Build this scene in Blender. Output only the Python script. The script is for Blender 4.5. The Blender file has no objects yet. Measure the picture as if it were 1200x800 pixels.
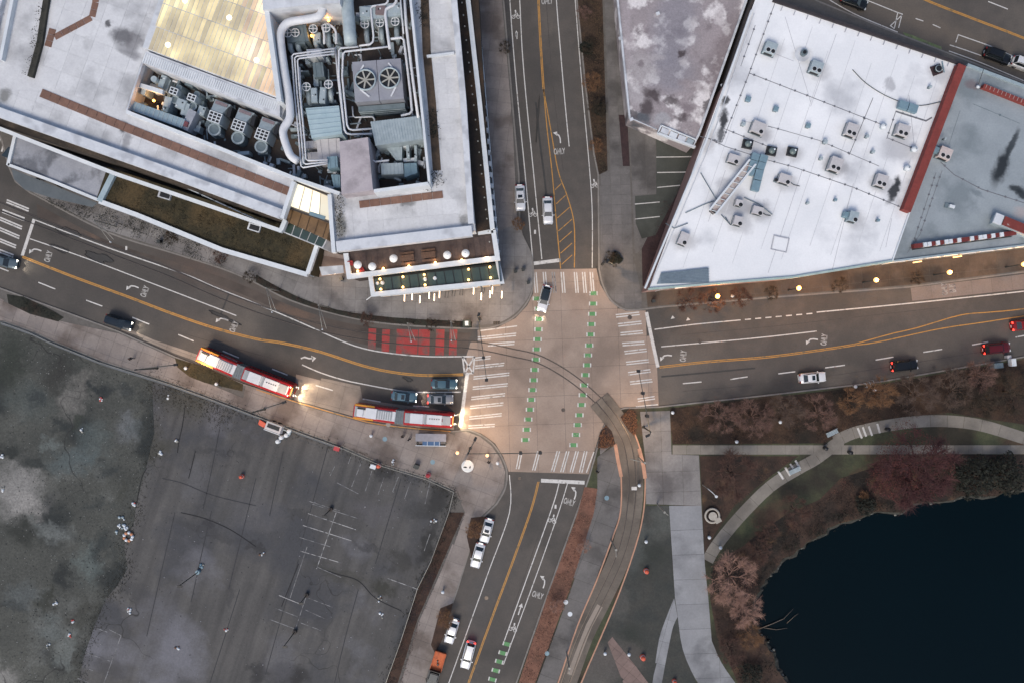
import bpy, math, random
from mathutils import Vector, Matrix
from mathutils.geometry import tessellate_polygon
R = math.radians
random.seed(7)
S = bpy.context.scene
COL = S.collection
# ---------------------------------------------------------------- camera, light, exposure
HC, FP = 120.0, 792.0            # drone height in metres, focal length in photo pixels (1200 wide)
cd = bpy.data.cameras.new('camera'); cam = bpy.data.objects.new('camera', cd); COL.objects.link(cam)
cam.location = (0, 0, HC); cd.sensor_width = 36; cd.lens = 36*FP/1200; cd.clip_end = 4000; cd.clip_start = 1
S.camera = cam
wd = bpy.data.worlds.new('World'); S.world = wd; wd.use_nodes = True
nt = wd.node_tree; bg = nt.nodes['Background']
sky = nt.nodes.new('ShaderNodeTexSky'); sky.sky_type = 'NISHITA'; sky.sun_disc = False
SUN_EL, SUN_ROT = 48, 200
sky.sun_elevation = R(SUN_EL); sky.sun_rotation = R(SUN_ROT); sky.air_density = 1.0; sky.dust_density = 3.0; sky.ozone_density = 1.0
nt.links.new(sky.outputs[0], bg.inputs[0]); bg.inputs[1].default_value = 0.14
sl = bpy.data.lights.new('sun', 'SUN'); sl.energy = 1.25; sl.angle = R(25); sl.color = (1.0, .93, .79)
so = bpy.data.objects.new('sun', sl); COL.objects.link(so)
d = Vector((math.sin(R(SUN_ROT))*math.cos(R(SUN_EL)), math.cos(R(SUN_ROT))*math.cos(R(SUN_EL)), math.sin(R(SUN_EL))))
so.rotation_euler = d.to_track_quat('Z', 'Y').to_euler()
S.view_settings.view_transform = 'Standard'; S.view_settings.look = 'None'; S.view_settings.exposure = 0.30; S.view_settings.gamma = 1
S.render.engine = 'CYCLES'
S.cycles.max_bounces = 5

# ---------------------------------------------------------------- helpers
def W(px, py, z=0.0):            # photo pixel seen at height z -> point in the place
    s = (HC-z)/FP
    return Vector(((px-600)*s, (400-py)*s, z))
def W2(p, z=0.0):
    if len(p) > 2: z = p[2]
    v = W(p[0], p[1], z); return (v.x, v.y)
def PL(pts, z=0.0): return [W2(p, z) for p in pts]
def sm(pts, n=5):                # smooth polyline through the points
    out = []
    for i in range(len(pts)-1):
        p0 = pts[max(i-1, 0)]; p1 = pts[i]; p2 = pts[i+1]; p3 = pts[min(i+2, len(pts)-1)]
        for k in range(n):
            t = k/n
            out.append(tuple(.5*((2*p1[a])+(-p0[a]+p2[a])*t+(2*p0[a]-5*p1[a]+4*p2[a]-p3[a])*t*t+(-p0[a]+3*p1[a]-3*p2[a]+p3[a])*t**3) for a in range(2)))
    out.append(tuple(pts[-1][:2])); return out
def area(p): return .5*sum(p[i][0]*p[(i+1) % len(p)][1]-p[(i+1) % len(p)][0]*p[i][1] for i in range(len(p)))
def ccw(p): return list(p) if area(p) > 0 else list(reversed(p))
def clip_convex(subj, cell):     # keep the part of subj inside the convex ccw cell
    out = list(subj)
    for i in range(len(cell)):
        a, b = cell[i], cell[(i+1) % len(cell)]
        inp, out = out, []
        f = lambda p: (b[0]-a[0])*(p[1]-a[1])-(b[1]-a[1])*(p[0]-a[0])
        for j in range(len(inp)):
            p, q = inp[j], inp[(j+1) % len(inp)]
            fp, fq = f(p), f(q)
            if fp >= 0: out.append(p)
            if (fp >= 0) != (fq >= 0):
                t = fp/(fp-fq); out.append((p[0]+(q[0]-p[0])*t, p[1]+(q[1]-p[1])*t))
        if len(out) < 3: return []
    return out
def inside(p, poly):
    c = False; n = len(poly)
    for i in range(n):
        a, b = poly[i], poly[i-1]
        if (a[1] > p[1]) != (b[1] > p[1]) and p[0] < (b[0]-a[0])*(p[1]-a[1])/(b[1]-a[1])+a[0]: c = not c
    return c

class MB:
    def __init__(s): s.v = []; s.f = []; s.m = []; s.sm = []
    def add(s, vs, fs, mi=0, smooth=False):
        o = len(s.v); s.v += [tuple(v) for v in vs]
        for f in fs: s.f.append(tuple(o+i for i in f)); s.m.append(mi); s.sm.append(smooth)
        return s
    def box(s, c, d, rz=0, mi=0, taper=1.0, rx=0):
        M = Matrix.Translation(c) @ Matrix.Rotation(rz, 4, 'Z') @ Matrix.Rotation(rx, 4, 'X')
        x, y, z = d[0]/2, d[1]/2, d[2]/2; t = taper
        vs = [M @ Vector(p) for p in ((-x,-y,-z),(x,-y,-z),(x,y,-z),(-x,y,-z),(-x*t,-y*t,z),(x*t,-y*t,z),(x*t,y*t,z),(-x*t,y*t,z))]
        return s.add(vs, [(3,2,1,0),(4,5,6,7),(0,1,5,4),(1,2,6,5),(2,3,7,6),(3,0,4,7)], mi)
    def prism(s, poly, z0, z1, holes=(), mi=0, bottom=False, walls=True, mw=None):
        poly = ccw(poly); holes = [list(reversed(ccw(h))) for h in holes]
        loops = [poly]+holes; flat = [p for l in loops for p in l]
        tr = tessellate_polygon([[Vector((p[0], p[1], 0)) for p in l] for l in loops])
        top = [(p[0], p[1], z1) for p in flat]; fs = []
        for t in tr:
            a, b, c = (flat[i] for i in t)
            if (b[0]-a[0])*(c[1]-a[1])-(b[1]-a[1])*(c[0]-a[0]) < 0: t = (t[0], t[2], t[1])
            fs.append(tuple(t))
        s.add(top, fs, mi)
        if walls:
            for l in loops:
                n = len(l)
                vs = [(p[0], p[1], z0) for p in l]+[(p[0], p[1], z1) for p in l]
                s.add(vs, [(i, (i+1) % n, n+(i+1) % n, n+i) for i in range(n)], mi if mw is None else mw)
        if bottom: s.add([(p[0], p[1], z0) for p in flat], [tuple(reversed(f)) for f in fs], mi)
        return s
    def ribbon(s, pts, w, z0, z1, closed=False, mi=0, off=0.0):
        n = len(pts); L = []; Rr = []
        for i in range(n):
            a = pts[i-1] if (i > 0 or closed) else None; b = pts[i]; c = pts[(i+1) % n] if (i < n-1 or closed) else None
            ns = []
            for p, q in ((a, b), (b, c)):
                if p is None or q is None: continue
                dx, dy = q[0]-p[0], q[1]-p[1]; l = math.hypot(dx, dy) or 1; ns.append((-dy/l, dx/l))
            nx = sum(k[0] for k in ns)/len(ns); ny = sum(k[1] for k in ns)/len(ns); l2 = nx*nx+ny*ny
            l2 = max(l2, .35); nx /= l2; ny /= l2
            L.append((b[0]+nx*(w/2+off), b[1]+ny*(w/2+off))); Rr.append((b[0]-nx*(w/2-off), b[1]-ny*(w/2-off)))
        rng = range(n if closed else n-1)
        if z0 is None:
            s.add([(p[0], p[1], z1) for p in L+Rr], [(n+i, n+(i+1) % n, (i+1) % n, i) for i in rng], mi); return s
        vs = [(p[0], p[1], z1) for p in L+Rr]+[(p[0], p[1], z0) for p in L+Rr]; fs = []
        for i in rng:
            j = (i+1) % n
            fs += [(n+i, n+j, j, i), (i, j, 2*n+j, 2*n+i), (n+j, n+i, 3*n+i, 3*n+j)]
        if not closed: fs += [(0, 2*n, 3*n, n), (n-1, 2*n-1, 4*n-1, 3*n-1)]
        s.add(vs, fs, mi); return s
    def cyl(s, c, r, h, n=12, r2=None, mi=0, axis=None, smooth=True, cap=True):
        r2 = r if r2 is None else r2
        M = Matrix.Translation(c)
        if axis is not None: M = M @ Vector(axis).to_track_quat('Z', 'Y').to_matrix().to_4x4()
        vs = [M @ Vector((r*math.cos(2*math.pi*i/n), r*math.sin(2*math.pi*i/n), 0)) for i in range(n)]
        vs += [M @ Vector((r2*math.cos(2*math.pi*i/n), r2*math.sin(2*math.pi*i/n), h)) for i in range(n)]
        s.add(vs, [(i, (i+1) % n, n+(i+1) % n, n+i) for i in range(n)], mi, smooth)
        if cap: s.add(vs, [tuple(range(n, 2*n)), tuple(reversed(range(n)))], mi)
        return s
    def lathe(s, c, prof, n=14, mi=0):
        vs = []; fs = []
        for r, z in prof:
            vs += [(c[0]+r*math.cos(2*math.pi*i/n), c[1]+r*math.sin(2*math.pi*i/n), c[2]+z) for i in range(n)]
        for k in range(len(prof)-1):
            for i in range(n): fs.append((k*n+i, k*n+(i+1) % n, (k+1)*n+(i+1) % n, (k+1)*n+i))
        s.add(vs, fs, mi, True)
        return s.add([], [], mi)
    def tube(s, pts, r, n=8, mi=0, r2=None, smooth=True):
        pts = [Vector(p) for p in pts]; m = len(pts); vs = []; fs = []
        for i, p in enumerate(pts):
            t = (pts[min(i+1, m-1)]-pts[max(i-1, 0)]).normalized()
            q = t.to_track_quat('Z', 'Y'); rr = r if r2 is None else r+(r2-r)*i/(m-1)
            for k in range(n):
                a = 2*math.pi*k/n; vs.append(p+q @ Vector((rr*math.cos(a), rr*math.sin(a), 0)))
        for i in range(m-1):
            for k in range(n): fs.append((i*n+k, i*n+(k+1) % n, (i+1)*n+(k+1) % n, (i+1)*n+k))
        fs += [tuple(reversed(range(n))), tuple(range((m-1)*n, m*n))]
        return s.add(vs, fs, mi, smooth)
    def bar(s, a, b, w, h=None, mi=0):
        a, b = Vector(a), Vector(b); h = w if h is None else h; dd = b-a; L = dd.length
        q = dd.to_track_quat('X', 'Z').to_matrix().to_4x4(); M = Matrix.Translation((a+b)/2) @ q
        x, y, z = L/2, w/2, h/2
        vs = [M @ Vector(p) for p in ((-x,-y,-z),(x,-y,-z),(x,y,-z),(-x,y,-z),(-x,-y,z),(x,-y,z),(x,y,z),(-x,y,z))]
        return s.add(vs, [(3,2,1,0),(4,5,6,7),(0,1,5,4),(1,2,6,5),(2,3,7,6),(3,0,4,7)], mi)
    def mesh(s, name, mats):
        me = bpy.data.meshes.new(name); me.from_pydata(s.v, [], s.f)
        for m in (mats if isinstance(mats, (list, tuple)) else [mats]): me.materials.append(m)
        me.polygons.foreach_set('material_index', s.m); me.polygons.foreach_set('use_smooth', s.sm); me.update(); return me
    def build(s, name, mats, parent=None, loc=None):
        o = bpy.data.objects.new(name, s.mesh(name, mats)); COL.objects.link(o)
        if parent: o.parent = parent
        if loc is not None: o.location = loc
        return o
def tag(o, label=None, cat=None, group=None, kind=None):
    if label: o['label'] = label
    if cat: o['category'] = cat
    if group: o['group'] = group
    if kind: o['kind'] = kind
    return o
def thing(name, label, cat, loc=(0,0,0), rz=0, group=None):
    o = bpy.data.objects.new(name, None); COL.objects.link(o); o.location = loc; o.rotation_euler = (0,0,rz); o.empty_display_size = .3
    return tag(o, label, cat, group)
def struct(name, mb, m, parent=None): 
    o = mb.build(name, m, parent)
    if not parent: o['kind'] = 'structure'
    return o
KIDS = {}
def dup(root, loc, rz=0, label=None, sc=None, group=None):
    kids = {}
    for o in bpy.data.objects:
        if o.parent: kids.setdefault(o.parent, []).append(o)
    def rec(o, par):
        c = o.copy(); COL.objects.link(c)
        if par: c.parent = par
        for k in kids.get(o, []): rec(k, c)
        return c
    r = rec(root, None); r.location = loc; r.rotation_euler = (0, 0, rz)
    if sc: r.scale = (sc, sc, sc) if not isinstance(sc, tuple) else sc
    if label: r['label'] = label
    if group: r['group'] = group
    return r

# ---------------------------------------------------------------- materials
MC = {}
def srgb(h):
    c = [int(h[i:i+2], 16)/255 for i in (0, 2, 4)]
    return tuple((x/12.92 if x <= .04045 else ((x+.055)/1.055)**2.4) for x in c)
def mat(name, c1, c2=None, scale=1.0, rough=.8, bump=0.0, c3=None, s3=.08, t3=(.5, .62), rand=0, metal=0, spec=.5, streak=None, fine=.12, c4=None, s4=.3, t4=(.58, .62), bscale=None, crack=None, spots=None, warp=1.6, sz=0.0, soft=.55):
    if name in MC: return MC[name]
    m = bpy.data.materials.new(name); m.use_nodes = True; N = m.node_tree.nodes; Lk = m.node_tree.links
    b = N['Principled BSDF']; b.inputs['Roughness'].default_value = rough; b.inputs['Metallic'].default_value = metal
    b.inputs['Specular IOR Level'].default_value = spec
    f = lambda c: (srgb(c) if isinstance(c, str) else tuple(c))+(1,)
    tc = N.new('ShaderNodeTexCoord'); co = tc.outputs['Object']
    def noise(sc, det=6, vec=None, r=.55):
        n = N.new('ShaderNodeTexNoise'); n.inputs['Scale'].default_value = sc; n.inputs['Detail'].default_value = det; n.inputs['Roughness'].default_value = r
        Lk.new(vec or co, n.inputs['Vector']); return n.outputs['Fac']
    def ramp(src, a, bb):
        r = N.new('ShaderNodeMapRange'); r.inputs['From Min'].default_value = a; r.inputs['From Max'].default_value = bb; Lk.new(src, r.inputs['Value']); return r.outputs[0]
    def mix(fac, A, B, bt='MIX'):
        x = N.new('ShaderNodeMix'); x.data_type = 'RGBA'; x.blend_type = bt
        for sock, val in ((x.inputs['Factor'], fac), (x.inputs['A'], A), (x.inputs['B'], B)):
            if isinstance(val, (int, float, tuple)): sock.default_value = val
            else: Lk.new(val, sock)
        return x.outputs['Result']
    col = mix(ramp(noise(scale), .32, .68), f(c1), f(c2 or c1))
    if streak is not None:
        mp = N.new('ShaderNodeMapping'); mp.vector_type = 'TEXTURE'; mp.inputs['Rotation'].default_value = (0, 0, R(streak)); mp.inputs['Scale'].default_value = (30, 1.6, 1)
        Lk.new(co, mp.inputs['Vector']); col = mix(ramp(noise(1.0, 4, mp.outputs[0]), .32, .68), col, mix(1.0, col, (.60, .60, .62, 1), 'MULTIPLY'))
    if c3: col = mix(ramp(noise(s3, 7), *t3), col, f(c3))
    if c4: col = mix(ramp(noise(s4, 8), *t4), col, f(c4))
    if spots:      # stains with their own place and soft, broken edges
        wn = N.new('ShaderNodeTexNoise'); wn.inputs['Scale'].default_value = .35; wn.inputs['Detail'].default_value = 7; wn.inputs['Roughness'].default_value = .62; Lk.new(co, wn.inputs['Vector'])
        sb_ = N.new('ShaderNodeVectorMath'); sb_.operation = 'SUBTRACT'; Lk.new(wn.outputs['Color'], sb_.inputs[0]); sb_.inputs[1].default_value = (.5,.5,.5)
        wa = N.new('ShaderNodeVectorMath'); wa.operation = 'MULTIPLY_ADD'; Lk.new(sb_.outputs[0], wa.inputs[0]); wa.inputs[1].default_value = (warp*4,)*3; Lk.new(co, wa.inputs[2])
        for (px, py, rx, ry, an, sc_, st_) in spots:
            mp = N.new('ShaderNodeMapping'); mp.vector_type = 'TEXTURE'; w_ = W(px, py, sz); k_ = (HC-sz)/FP
            mp.inputs['Location'].default_value = (w_.x, w_.y, 0); mp.inputs['Rotation'].default_value = (0, 0, -an); mp.inputs['Scale'].default_value = (rx*k_, ry*k_, 1e4)
            Lk.new(wa.outputs[0], mp.inputs['Vector']); ln = N.new('ShaderNodeVectorMath'); ln.operation = 'LENGTH'; Lk.new(mp.outputs[0], ln.inputs[0])
            mr_ = N.new('ShaderNodeMapRange'); mr_.interpolation_type = 'SMOOTHSTEP'; mr_.inputs['From Min'].default_value = 1.55; mr_.inputs['From Max'].default_value = soft; mr_.inputs['To Max'].default_value = st_
            Lk.new(ln.outputs['Value'], mr_.inputs['Value']); col = mix(mr_.outputs[0], col, f(sc_))
    if crack:
        vo = N.new('ShaderNodeTexVoronoi'); vo.feature = 'DISTANCE_TO_EDGE'; vo.inputs['Scale'].default_value = crack
        nn = N.new('ShaderNodeTexNoise'); nn.inputs['Scale'].default_value = crack*2.5; Lk.new(co, nn.inputs['Vector'])
        ad = N.new('ShaderNodeVectorMath'); ad.operation = 'MULTIPLY_ADD'; ad.inputs[1].default_value = (2/crack*.5,)*3
        Lk.new(nn.outputs['Color'], ad.inputs[0]); Lk.new(co, ad.inputs[2]); Lk.new(ad.outputs[0], vo.inputs['Vector'])
        cr = ramp(vo.outputs['Distance'], .012, .0); 
        mm = N.new('ShaderNodeMath'); mm.operation = 'MULTIPLY'; Lk.new(cr, mm.inputs[0]); Lk.new(ramp(noise(crack*.6, 3), .5, .6), mm.inputs[1])
        col = mix(mm.outputs[0], col, (.012, .012, .012, 1))
    if fine: 
        v = N.new('ShaderNodeMapRange'); v.inputs['From Min'].default_value = .25; v.inputs['From Max'].default_value = .75
        v.inputs['To Min'].default_value = 1-fine*1.6; v.inputs['To Max'].default_value = 1+fine*1.6; Lk.new(noise(3.2, 8, r=.75), v.inputs['Value'])
        hs = N.new('ShaderNodeHueSaturation'); Lk.new(col, hs.inputs['Color']); Lk.new(v.outputs[0], hs.inputs['Value']); col = hs.outputs[0]
    if rand:
        oi = N.new('ShaderNodeObjectInfo'); v = N.new('ShaderNodeMapRange'); v.inputs['To Min'].default_value = 1-rand; v.inputs['To Max'].default_value = 1+rand
        Lk.new(oi.outputs['Random'], v.inputs['Value']); hs = N.new('ShaderNodeHueSaturation'); Lk.new(col, hs.inputs['Color']); Lk.new(v.outputs[0], hs.inputs['Value']); col = hs.outputs[0]
    Lk.new(col, b.inputs['Base Color'])
    if bump:
        bp = N.new('ShaderNodeBump'); bp.inputs['Strength'].default_value = bump; bp.inputs['Distance'].default_value = .05
        Lk.new(noise(bscale or 4.0, 8), bp.inputs['Height']); Lk.new(bp.outputs[0], b.inputs['Normal'])
    MC[name] = m; return m
def emit(name, c, st, base=None):
    if name in MC: return MC[name]
    m = bpy.data.materials.new(name); m.use_nodes = True; b = m.node_tree.nodes['Principled BSDF']
    b.inputs['Base Color'].default_value = (base or c)+(1,); b.inputs['Emission Color'].default_value = c+(1,); b.inputs['Emission Strength'].default_value = st
    MC[name] = m; return m
def plight(parent, loc, col, w, r=.12, spot=None):
    l = bpy.data.lights.new('lamp_light', 'SPOT' if spot else 'POINT'); l.energy = w; l.color = col; l.shadow_soft_size = r
    if spot: l.spot_size = R(spot); l.spot_blend = .8
    o = bpy.data.objects.new('lamp_light', l); COL.objects.link(o); o.parent = parent; o.location = loc; return o
WARM = (1.0, .62, .28); WARM2 = (1.0, .66, .38)

ASPH = mat('asphalt', '4b4743', '554f4a', .5, .85, .25, c3='403d3a', s3=.06, t3=(.48, .66), fine=.10, c4='615a53', s4=.05, t4=(.54, .7), soft=.1, spots=[(120,310,130,45,.35,'423e3b',.6),(60,265,40,20,.3,'35332f',.6),(250,325,70,16,.4,'5e4c42',.5),(620,110,12,120,0,'45413e',.5),(662,120,9,150,0,'4f4a46',.4),(850,440,90,14,-.1,'56504c',.4),(1100,395,110,16,-.15,'4d4844',.4),(570,690,16,90,.35,'4c4a49',.4),(1060,20,120,30,.35,'645b52',.55),(1120,45,60,14,.35,'6b5f54',.4),(400,460,60,12,.2,'5f5348',.4)])
LOT = mat('lot_asphalt', '4a4948', '575553', .12, .8, .2, c3='3a3b3f', s3=.07, t3=(.5, .62), streak=72, fine=.17, crack=.06, c4='64646a', s4=.045, t4=(.55, .66), spots=[(260,530,30,4,.2,'2e2e30',.5),(240,620,40,5,.3,'303032',.5),(300,640,10,5,0,'262628',.7),(160,690,20,8,.4,'303033',.5),(350,600,14,5,.4,'2d2d2f',.5),(380,735,6,14,0,'323235',.5),(430,640,16,4,.4,'2a2a2c',.6),(270,700,4,10,.3,'303033',.5),(420,760,20,10,.4,'5e5e62',.4),(230,560,14,22,.3,'59595d',.4),(130,780,20,10,.2,'2f2f32',.5),(338,792,22,15,.2,'1b1b1e',.9),(304,786,8,16,.3,'222225',.8),(451,688,14,9,.3,'26261f',.85),(470,655,10,12,.4,'2c2b29',.7),(500,640,9,24,.35,'1f1f1f',.85),(515,585,12,18,.4,'202021',.8),(450,553,13,10,.2,'242426',.8),(215,470,30,14,.2,'33332c',.6),(180,520,8,22,0,'37362f',.65),(190,525,18,8,-.3,'38372f',.6),(245,612,8,4,.1,'25252a',.7),(480,735,14,30,.35,'34363a',.6),(400,672,34,7,.35,'35342f',.6),(440,600,26,12,.3,'555357',.4),(185,720,24,30,.3,'54545a',.35),(300,600,30,20,.2,'56565b',.3),(330,770,18,26,.3,'5f5f64',.4),(500,600,20,9,.3,'2b2b2b',.6)])
LOTW = mat('worn_concrete', '353734', '4a4b46', .10, .85, .3, c3='1e2323', s3=.075, t3=(.52, .62), c4='686a68', s4=.05, t4=(.57, .72), fine=.38, crack=.05, soft=.3, warp=2.0, spots=[(20,574,32,32,.1,'7f7d7a',.85),(32,592,16,14,0,'8e8b87',.6),(-5,790,30,14,.3,'7f7d79',.8),(60,620,26,10,.3,'6b6f6d',.6),(110,520,20,26,.2,'4d5757',.5),(105,660,16,22,0,'55605f',.5),(35,470,26,20,.3,'3b4443',.5),(10,425,22,34,.2,'20261f',.8),(70,437,15,26,.4,'2a2a27',.85),(120,455,17,8,.1,'1c2224',.85),(148,452,9,10,0,'262b2c',.7),(85,470,14,20,.4,'6f6c68',.6),(100,445,10,16,.3,'6a6762',.55),(45,470,8,7,0,'22282a',.7),(70,497,11,8,0,'1e2425',.75),(92,494,8,8,0,'2a2f28',.7),(60,519,12,7,.2,'5f6664',.6),(150,500,12,18,.1,'66696c',.55),(160,505,10,10,0,'4b5152',.5),(12,530,18,8,.2,'1a1f1e',.9),(42,545,15,8,.3,'1e2322',.85),(85,540,30,14,0,'4a5557',.6),(130,552,14,7,-.2,'23292a',.7),(28,625,22,14,.3,'20231f',.85),(75,675,12,17,.2,'171c1d',.9),(118,640,12,18,.4,'1f2627',.8),(55,705,9,18,.1,'23251e',.85),(15,712,20,6,.2,'1f2323',.7),(97,722,14,22,.4,'2c2c26',.7),(80,765,16,20,.2,'6f7471',.5),(60,735,16,14,.2,'555c5b',.5),(28,700,20,16,0,'51585a',.45),(145,575,8,16,.3,'33342e',.6),(115,590,12,10,0,'242b2c',.55),(92,770,6,18,.2,'26251f',.7)])
LOTL = mat('pale_concrete', '70716f', '8d8b87', .4, .85, .3, c3='4a4c4b', s3=.3, fine=.22)
XCONC = mat('intersection_concrete', '8c7a6d', '99887b', .25, .8, .15, c3='7c6d62', s3=.09, t3=(.5, .66), rand=.03, fine=.08)
XCONC2 = mat('pad_concrete', '81766c', '8f8378', .25, .8, .15, c3='726860', s3=.12, rand=.07, fine=.08)
WALK = mat('walk_concrete', '716e6d', '807d7b', .3, .85, .15, c3='5c5857', s3=.14, t3=(.48, .64), rand=.10, fine=.12)
WALKW = mat('warm_walk_concrete', '7b726d', '8b827c', .3, .85, .15, c3='645a54', s3=.12, rand=.08, fine=.11)
WALKL = mat('pale_walk_concrete', '7c7d80', '8b8c8f', .25, .85, .12, c3='6b6c6f', s3=.14, rand=.05, fine=.09)
WALKE = mat('east_walk_concrete', '5e5b59', '6a6664', .3, .85, .15, c3='4d4a48', s3=.14, rand=.08, fine=.12)
WALKN = mat('brown_walk_concrete', '51453c', '5e5146', .3, .85, .15, c3='423830', s3=.14, rand=.08, fine=.12)
PATH = mat('path_concrete', '736e67', '827c74', .3, .85, .12, c3='66615b', s3=.14, rand=.05, fine=.1)
JOINT = mat('joint_bed', '57534f', '605c58', 1, .9)
KERB = mat('kerb_concrete', '6e6a66', '7f7a75', .5, .85, .1)
PLAZA = mat('dark_grass', '343735', '403f3b', .4, .95, .5, c3='30332f', s3=.1, fine=.2, c4='4f514d', s4=.08, t4=(.54, .68), spots=[(690,790,30,40,.3,'625c57',.5),(730,770,26,20,.3,'5a5450',.5),(742,640,14,30,.2,'505350',.5),(725,705,14,20,.3,'55534f',.5)])
WHITEP = mat('white_paint', 'cac7c3', 'b8b5b1', 2, .7, fine=.08, c4='86827d', s4=1.5, t4=(.57, .68))
YELP = mat('yellow_paint', 'b5843f', 'a5773a', 1.5, .7, fine=.08, c4='7e6640', s4=1.3, t4=(.56, .66))
FADEP = mat('faded_paint', '9a9896', '7a7877', 1.5, .8, fine=.15, c4='57565a', s4=1.2, t4=(.52, .6))
GREENP = mat('green_paint', '5d8f5c', '507f52', 1.5, .75, fine=.12, c4='7b8a6f', s4=1.6, t4=(.58, .66))
REDP = mat('red_paint', '8c302e', '9c3a36', .9, .75, fine=.16, c4='654a45', s4=.45, t4=(.48, .62))
ORNG = mat('salmon_edge', 'b58a72', 'a47d68', 1.0, .8, fine=.1)
RAIL = mat('rail_steel', '5e544c', '6f645a', 3, .35, metal=.6)
SOIL = mat('bed_soil', '35291f', '46362a', .8, .95, .5, c3='241c16', s3=.25, fine=.25)
SALM = mat('salmon_mulch', '6c4b3e', '7d5949', .8, .95, .5, c3='5f4438', s3=.2, fine=.22)
MAROON = mat('maroon_mulch', '2f2224', '3d2c2c', .8, .95, .5, fine=.2)
LAWN = mat('lawn_grass', '383c2d', '484b35', .5, .95, .6, c3='2a271f', s3=.07, t3=(.46, .6), fine=.25, c4='4b3a2e', s4=.12, t4=(.54, .66))
LAWNR = mat('leaf_litter', '30251f', '433229', .5, .95, .6, c3='211c18', s3=.12, fine=.3, c4='54402f', s4=.3, t4=(.57, .7))
MUD = mat('bank_mud', '262622', '3b3b36', 1.2, .95, .6, fine=.3)
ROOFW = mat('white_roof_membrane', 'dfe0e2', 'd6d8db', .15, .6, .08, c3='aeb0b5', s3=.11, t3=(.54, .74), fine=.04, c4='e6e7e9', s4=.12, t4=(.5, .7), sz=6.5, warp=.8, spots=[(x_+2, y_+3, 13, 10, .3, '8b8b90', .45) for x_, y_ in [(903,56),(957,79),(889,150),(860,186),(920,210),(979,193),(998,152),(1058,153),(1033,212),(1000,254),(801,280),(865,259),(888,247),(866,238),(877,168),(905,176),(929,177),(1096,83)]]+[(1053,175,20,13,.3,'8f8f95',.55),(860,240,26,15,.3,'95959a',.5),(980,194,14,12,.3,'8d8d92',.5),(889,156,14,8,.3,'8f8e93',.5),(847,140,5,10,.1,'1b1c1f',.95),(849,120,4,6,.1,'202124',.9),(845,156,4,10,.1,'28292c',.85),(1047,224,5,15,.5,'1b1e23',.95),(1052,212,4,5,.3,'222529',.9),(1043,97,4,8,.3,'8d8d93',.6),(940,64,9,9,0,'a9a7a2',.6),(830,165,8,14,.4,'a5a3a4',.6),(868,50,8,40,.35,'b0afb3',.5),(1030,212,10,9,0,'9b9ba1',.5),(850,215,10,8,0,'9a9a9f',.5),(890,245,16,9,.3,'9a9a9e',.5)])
ROOFG = mat('grey_roof_membrane', '868e93', '929a9f', .2, .6, .08, c3='757e83', s3=.12, fine=.07, sz=5.6, warp=.7, spots=[(1173,195,7,22,.35,'0d1317',.95),(1186,168,4,16,.4,'151c20',.85),(1190,222,8,4,.5,'10161a',.9),(1198,228,6,5,.4,'10161a',.9),(1130,265,24,9,-.3,'8f989c',.5),(1145,226,8,3,.4,'5a656b',.6),(1110,128,4,10,.3,'5c676c',.5),(1140,100,8,5,.3,'6a4f50',.5),(1197,250,8,6,0,'a59a98',.7)])
ROOFL = mat('pale_deck', 'bfc0c3', 'cbccce', .35, .8, .1, c3='9d9ea1', s3=.16, t3=(.50, .68), fine=.08, rand=.05, c4='6f6d6c', s4=.35, t4=(.68, .76), sz=12, warp=.8, spots=[(128,28,3,5,.3,'3a393c',.85),(144,43,12,10,.3,'3c3b40',.8),(158,50,9,10,.2,'5e5c60',.7),(152,62,14,5,.4,'5c5b60',.6),(144,150,4,6,0,'1f2020',.9),(150,165,5,12,.2,'6c6b6e',.6),(5,112,8,8,0,'55554f',.7),(400,265,6,16,0,'5c5b50',.7),(478,238,6,4,0,'3b3b38',.6),(545,258,5,6,0,'4b4b48',.6)])
PARA = mat('parapet_cap', 'bcc0c6', 'cacdd2', .5, .6, fine=.06, c3='a9acb2', s3=.4)
PARW = mat('white_parapet', 'c2c8cd', 'd0d4d8', .5, .6, fine=.05)
WALLB = mat('building_wall', '6b6964', '77746e', .6, .8, .1)
TILEB = mat('brown_roof_tile', '6d5247', '7c5e50', .8, .85, .1, rand=.12, fine=.12)
GRAVEL = mat('dark_gravel', '3d352d', '4b4138', 2.5, .95, .5, c3='2e2823', s3=.3, fine=.25)
GROOF = mat('green_roof_planting', '2a2719', '3b3422', .8, .95, .7, c3='4e4029', s3=.12, t3=(.5, .66), fine=.35)
DARK = mat('dark_floor', '3a3532', '47403c', .5, .9, .3, c3='453a34', s3=.4, fine=.2)
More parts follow.
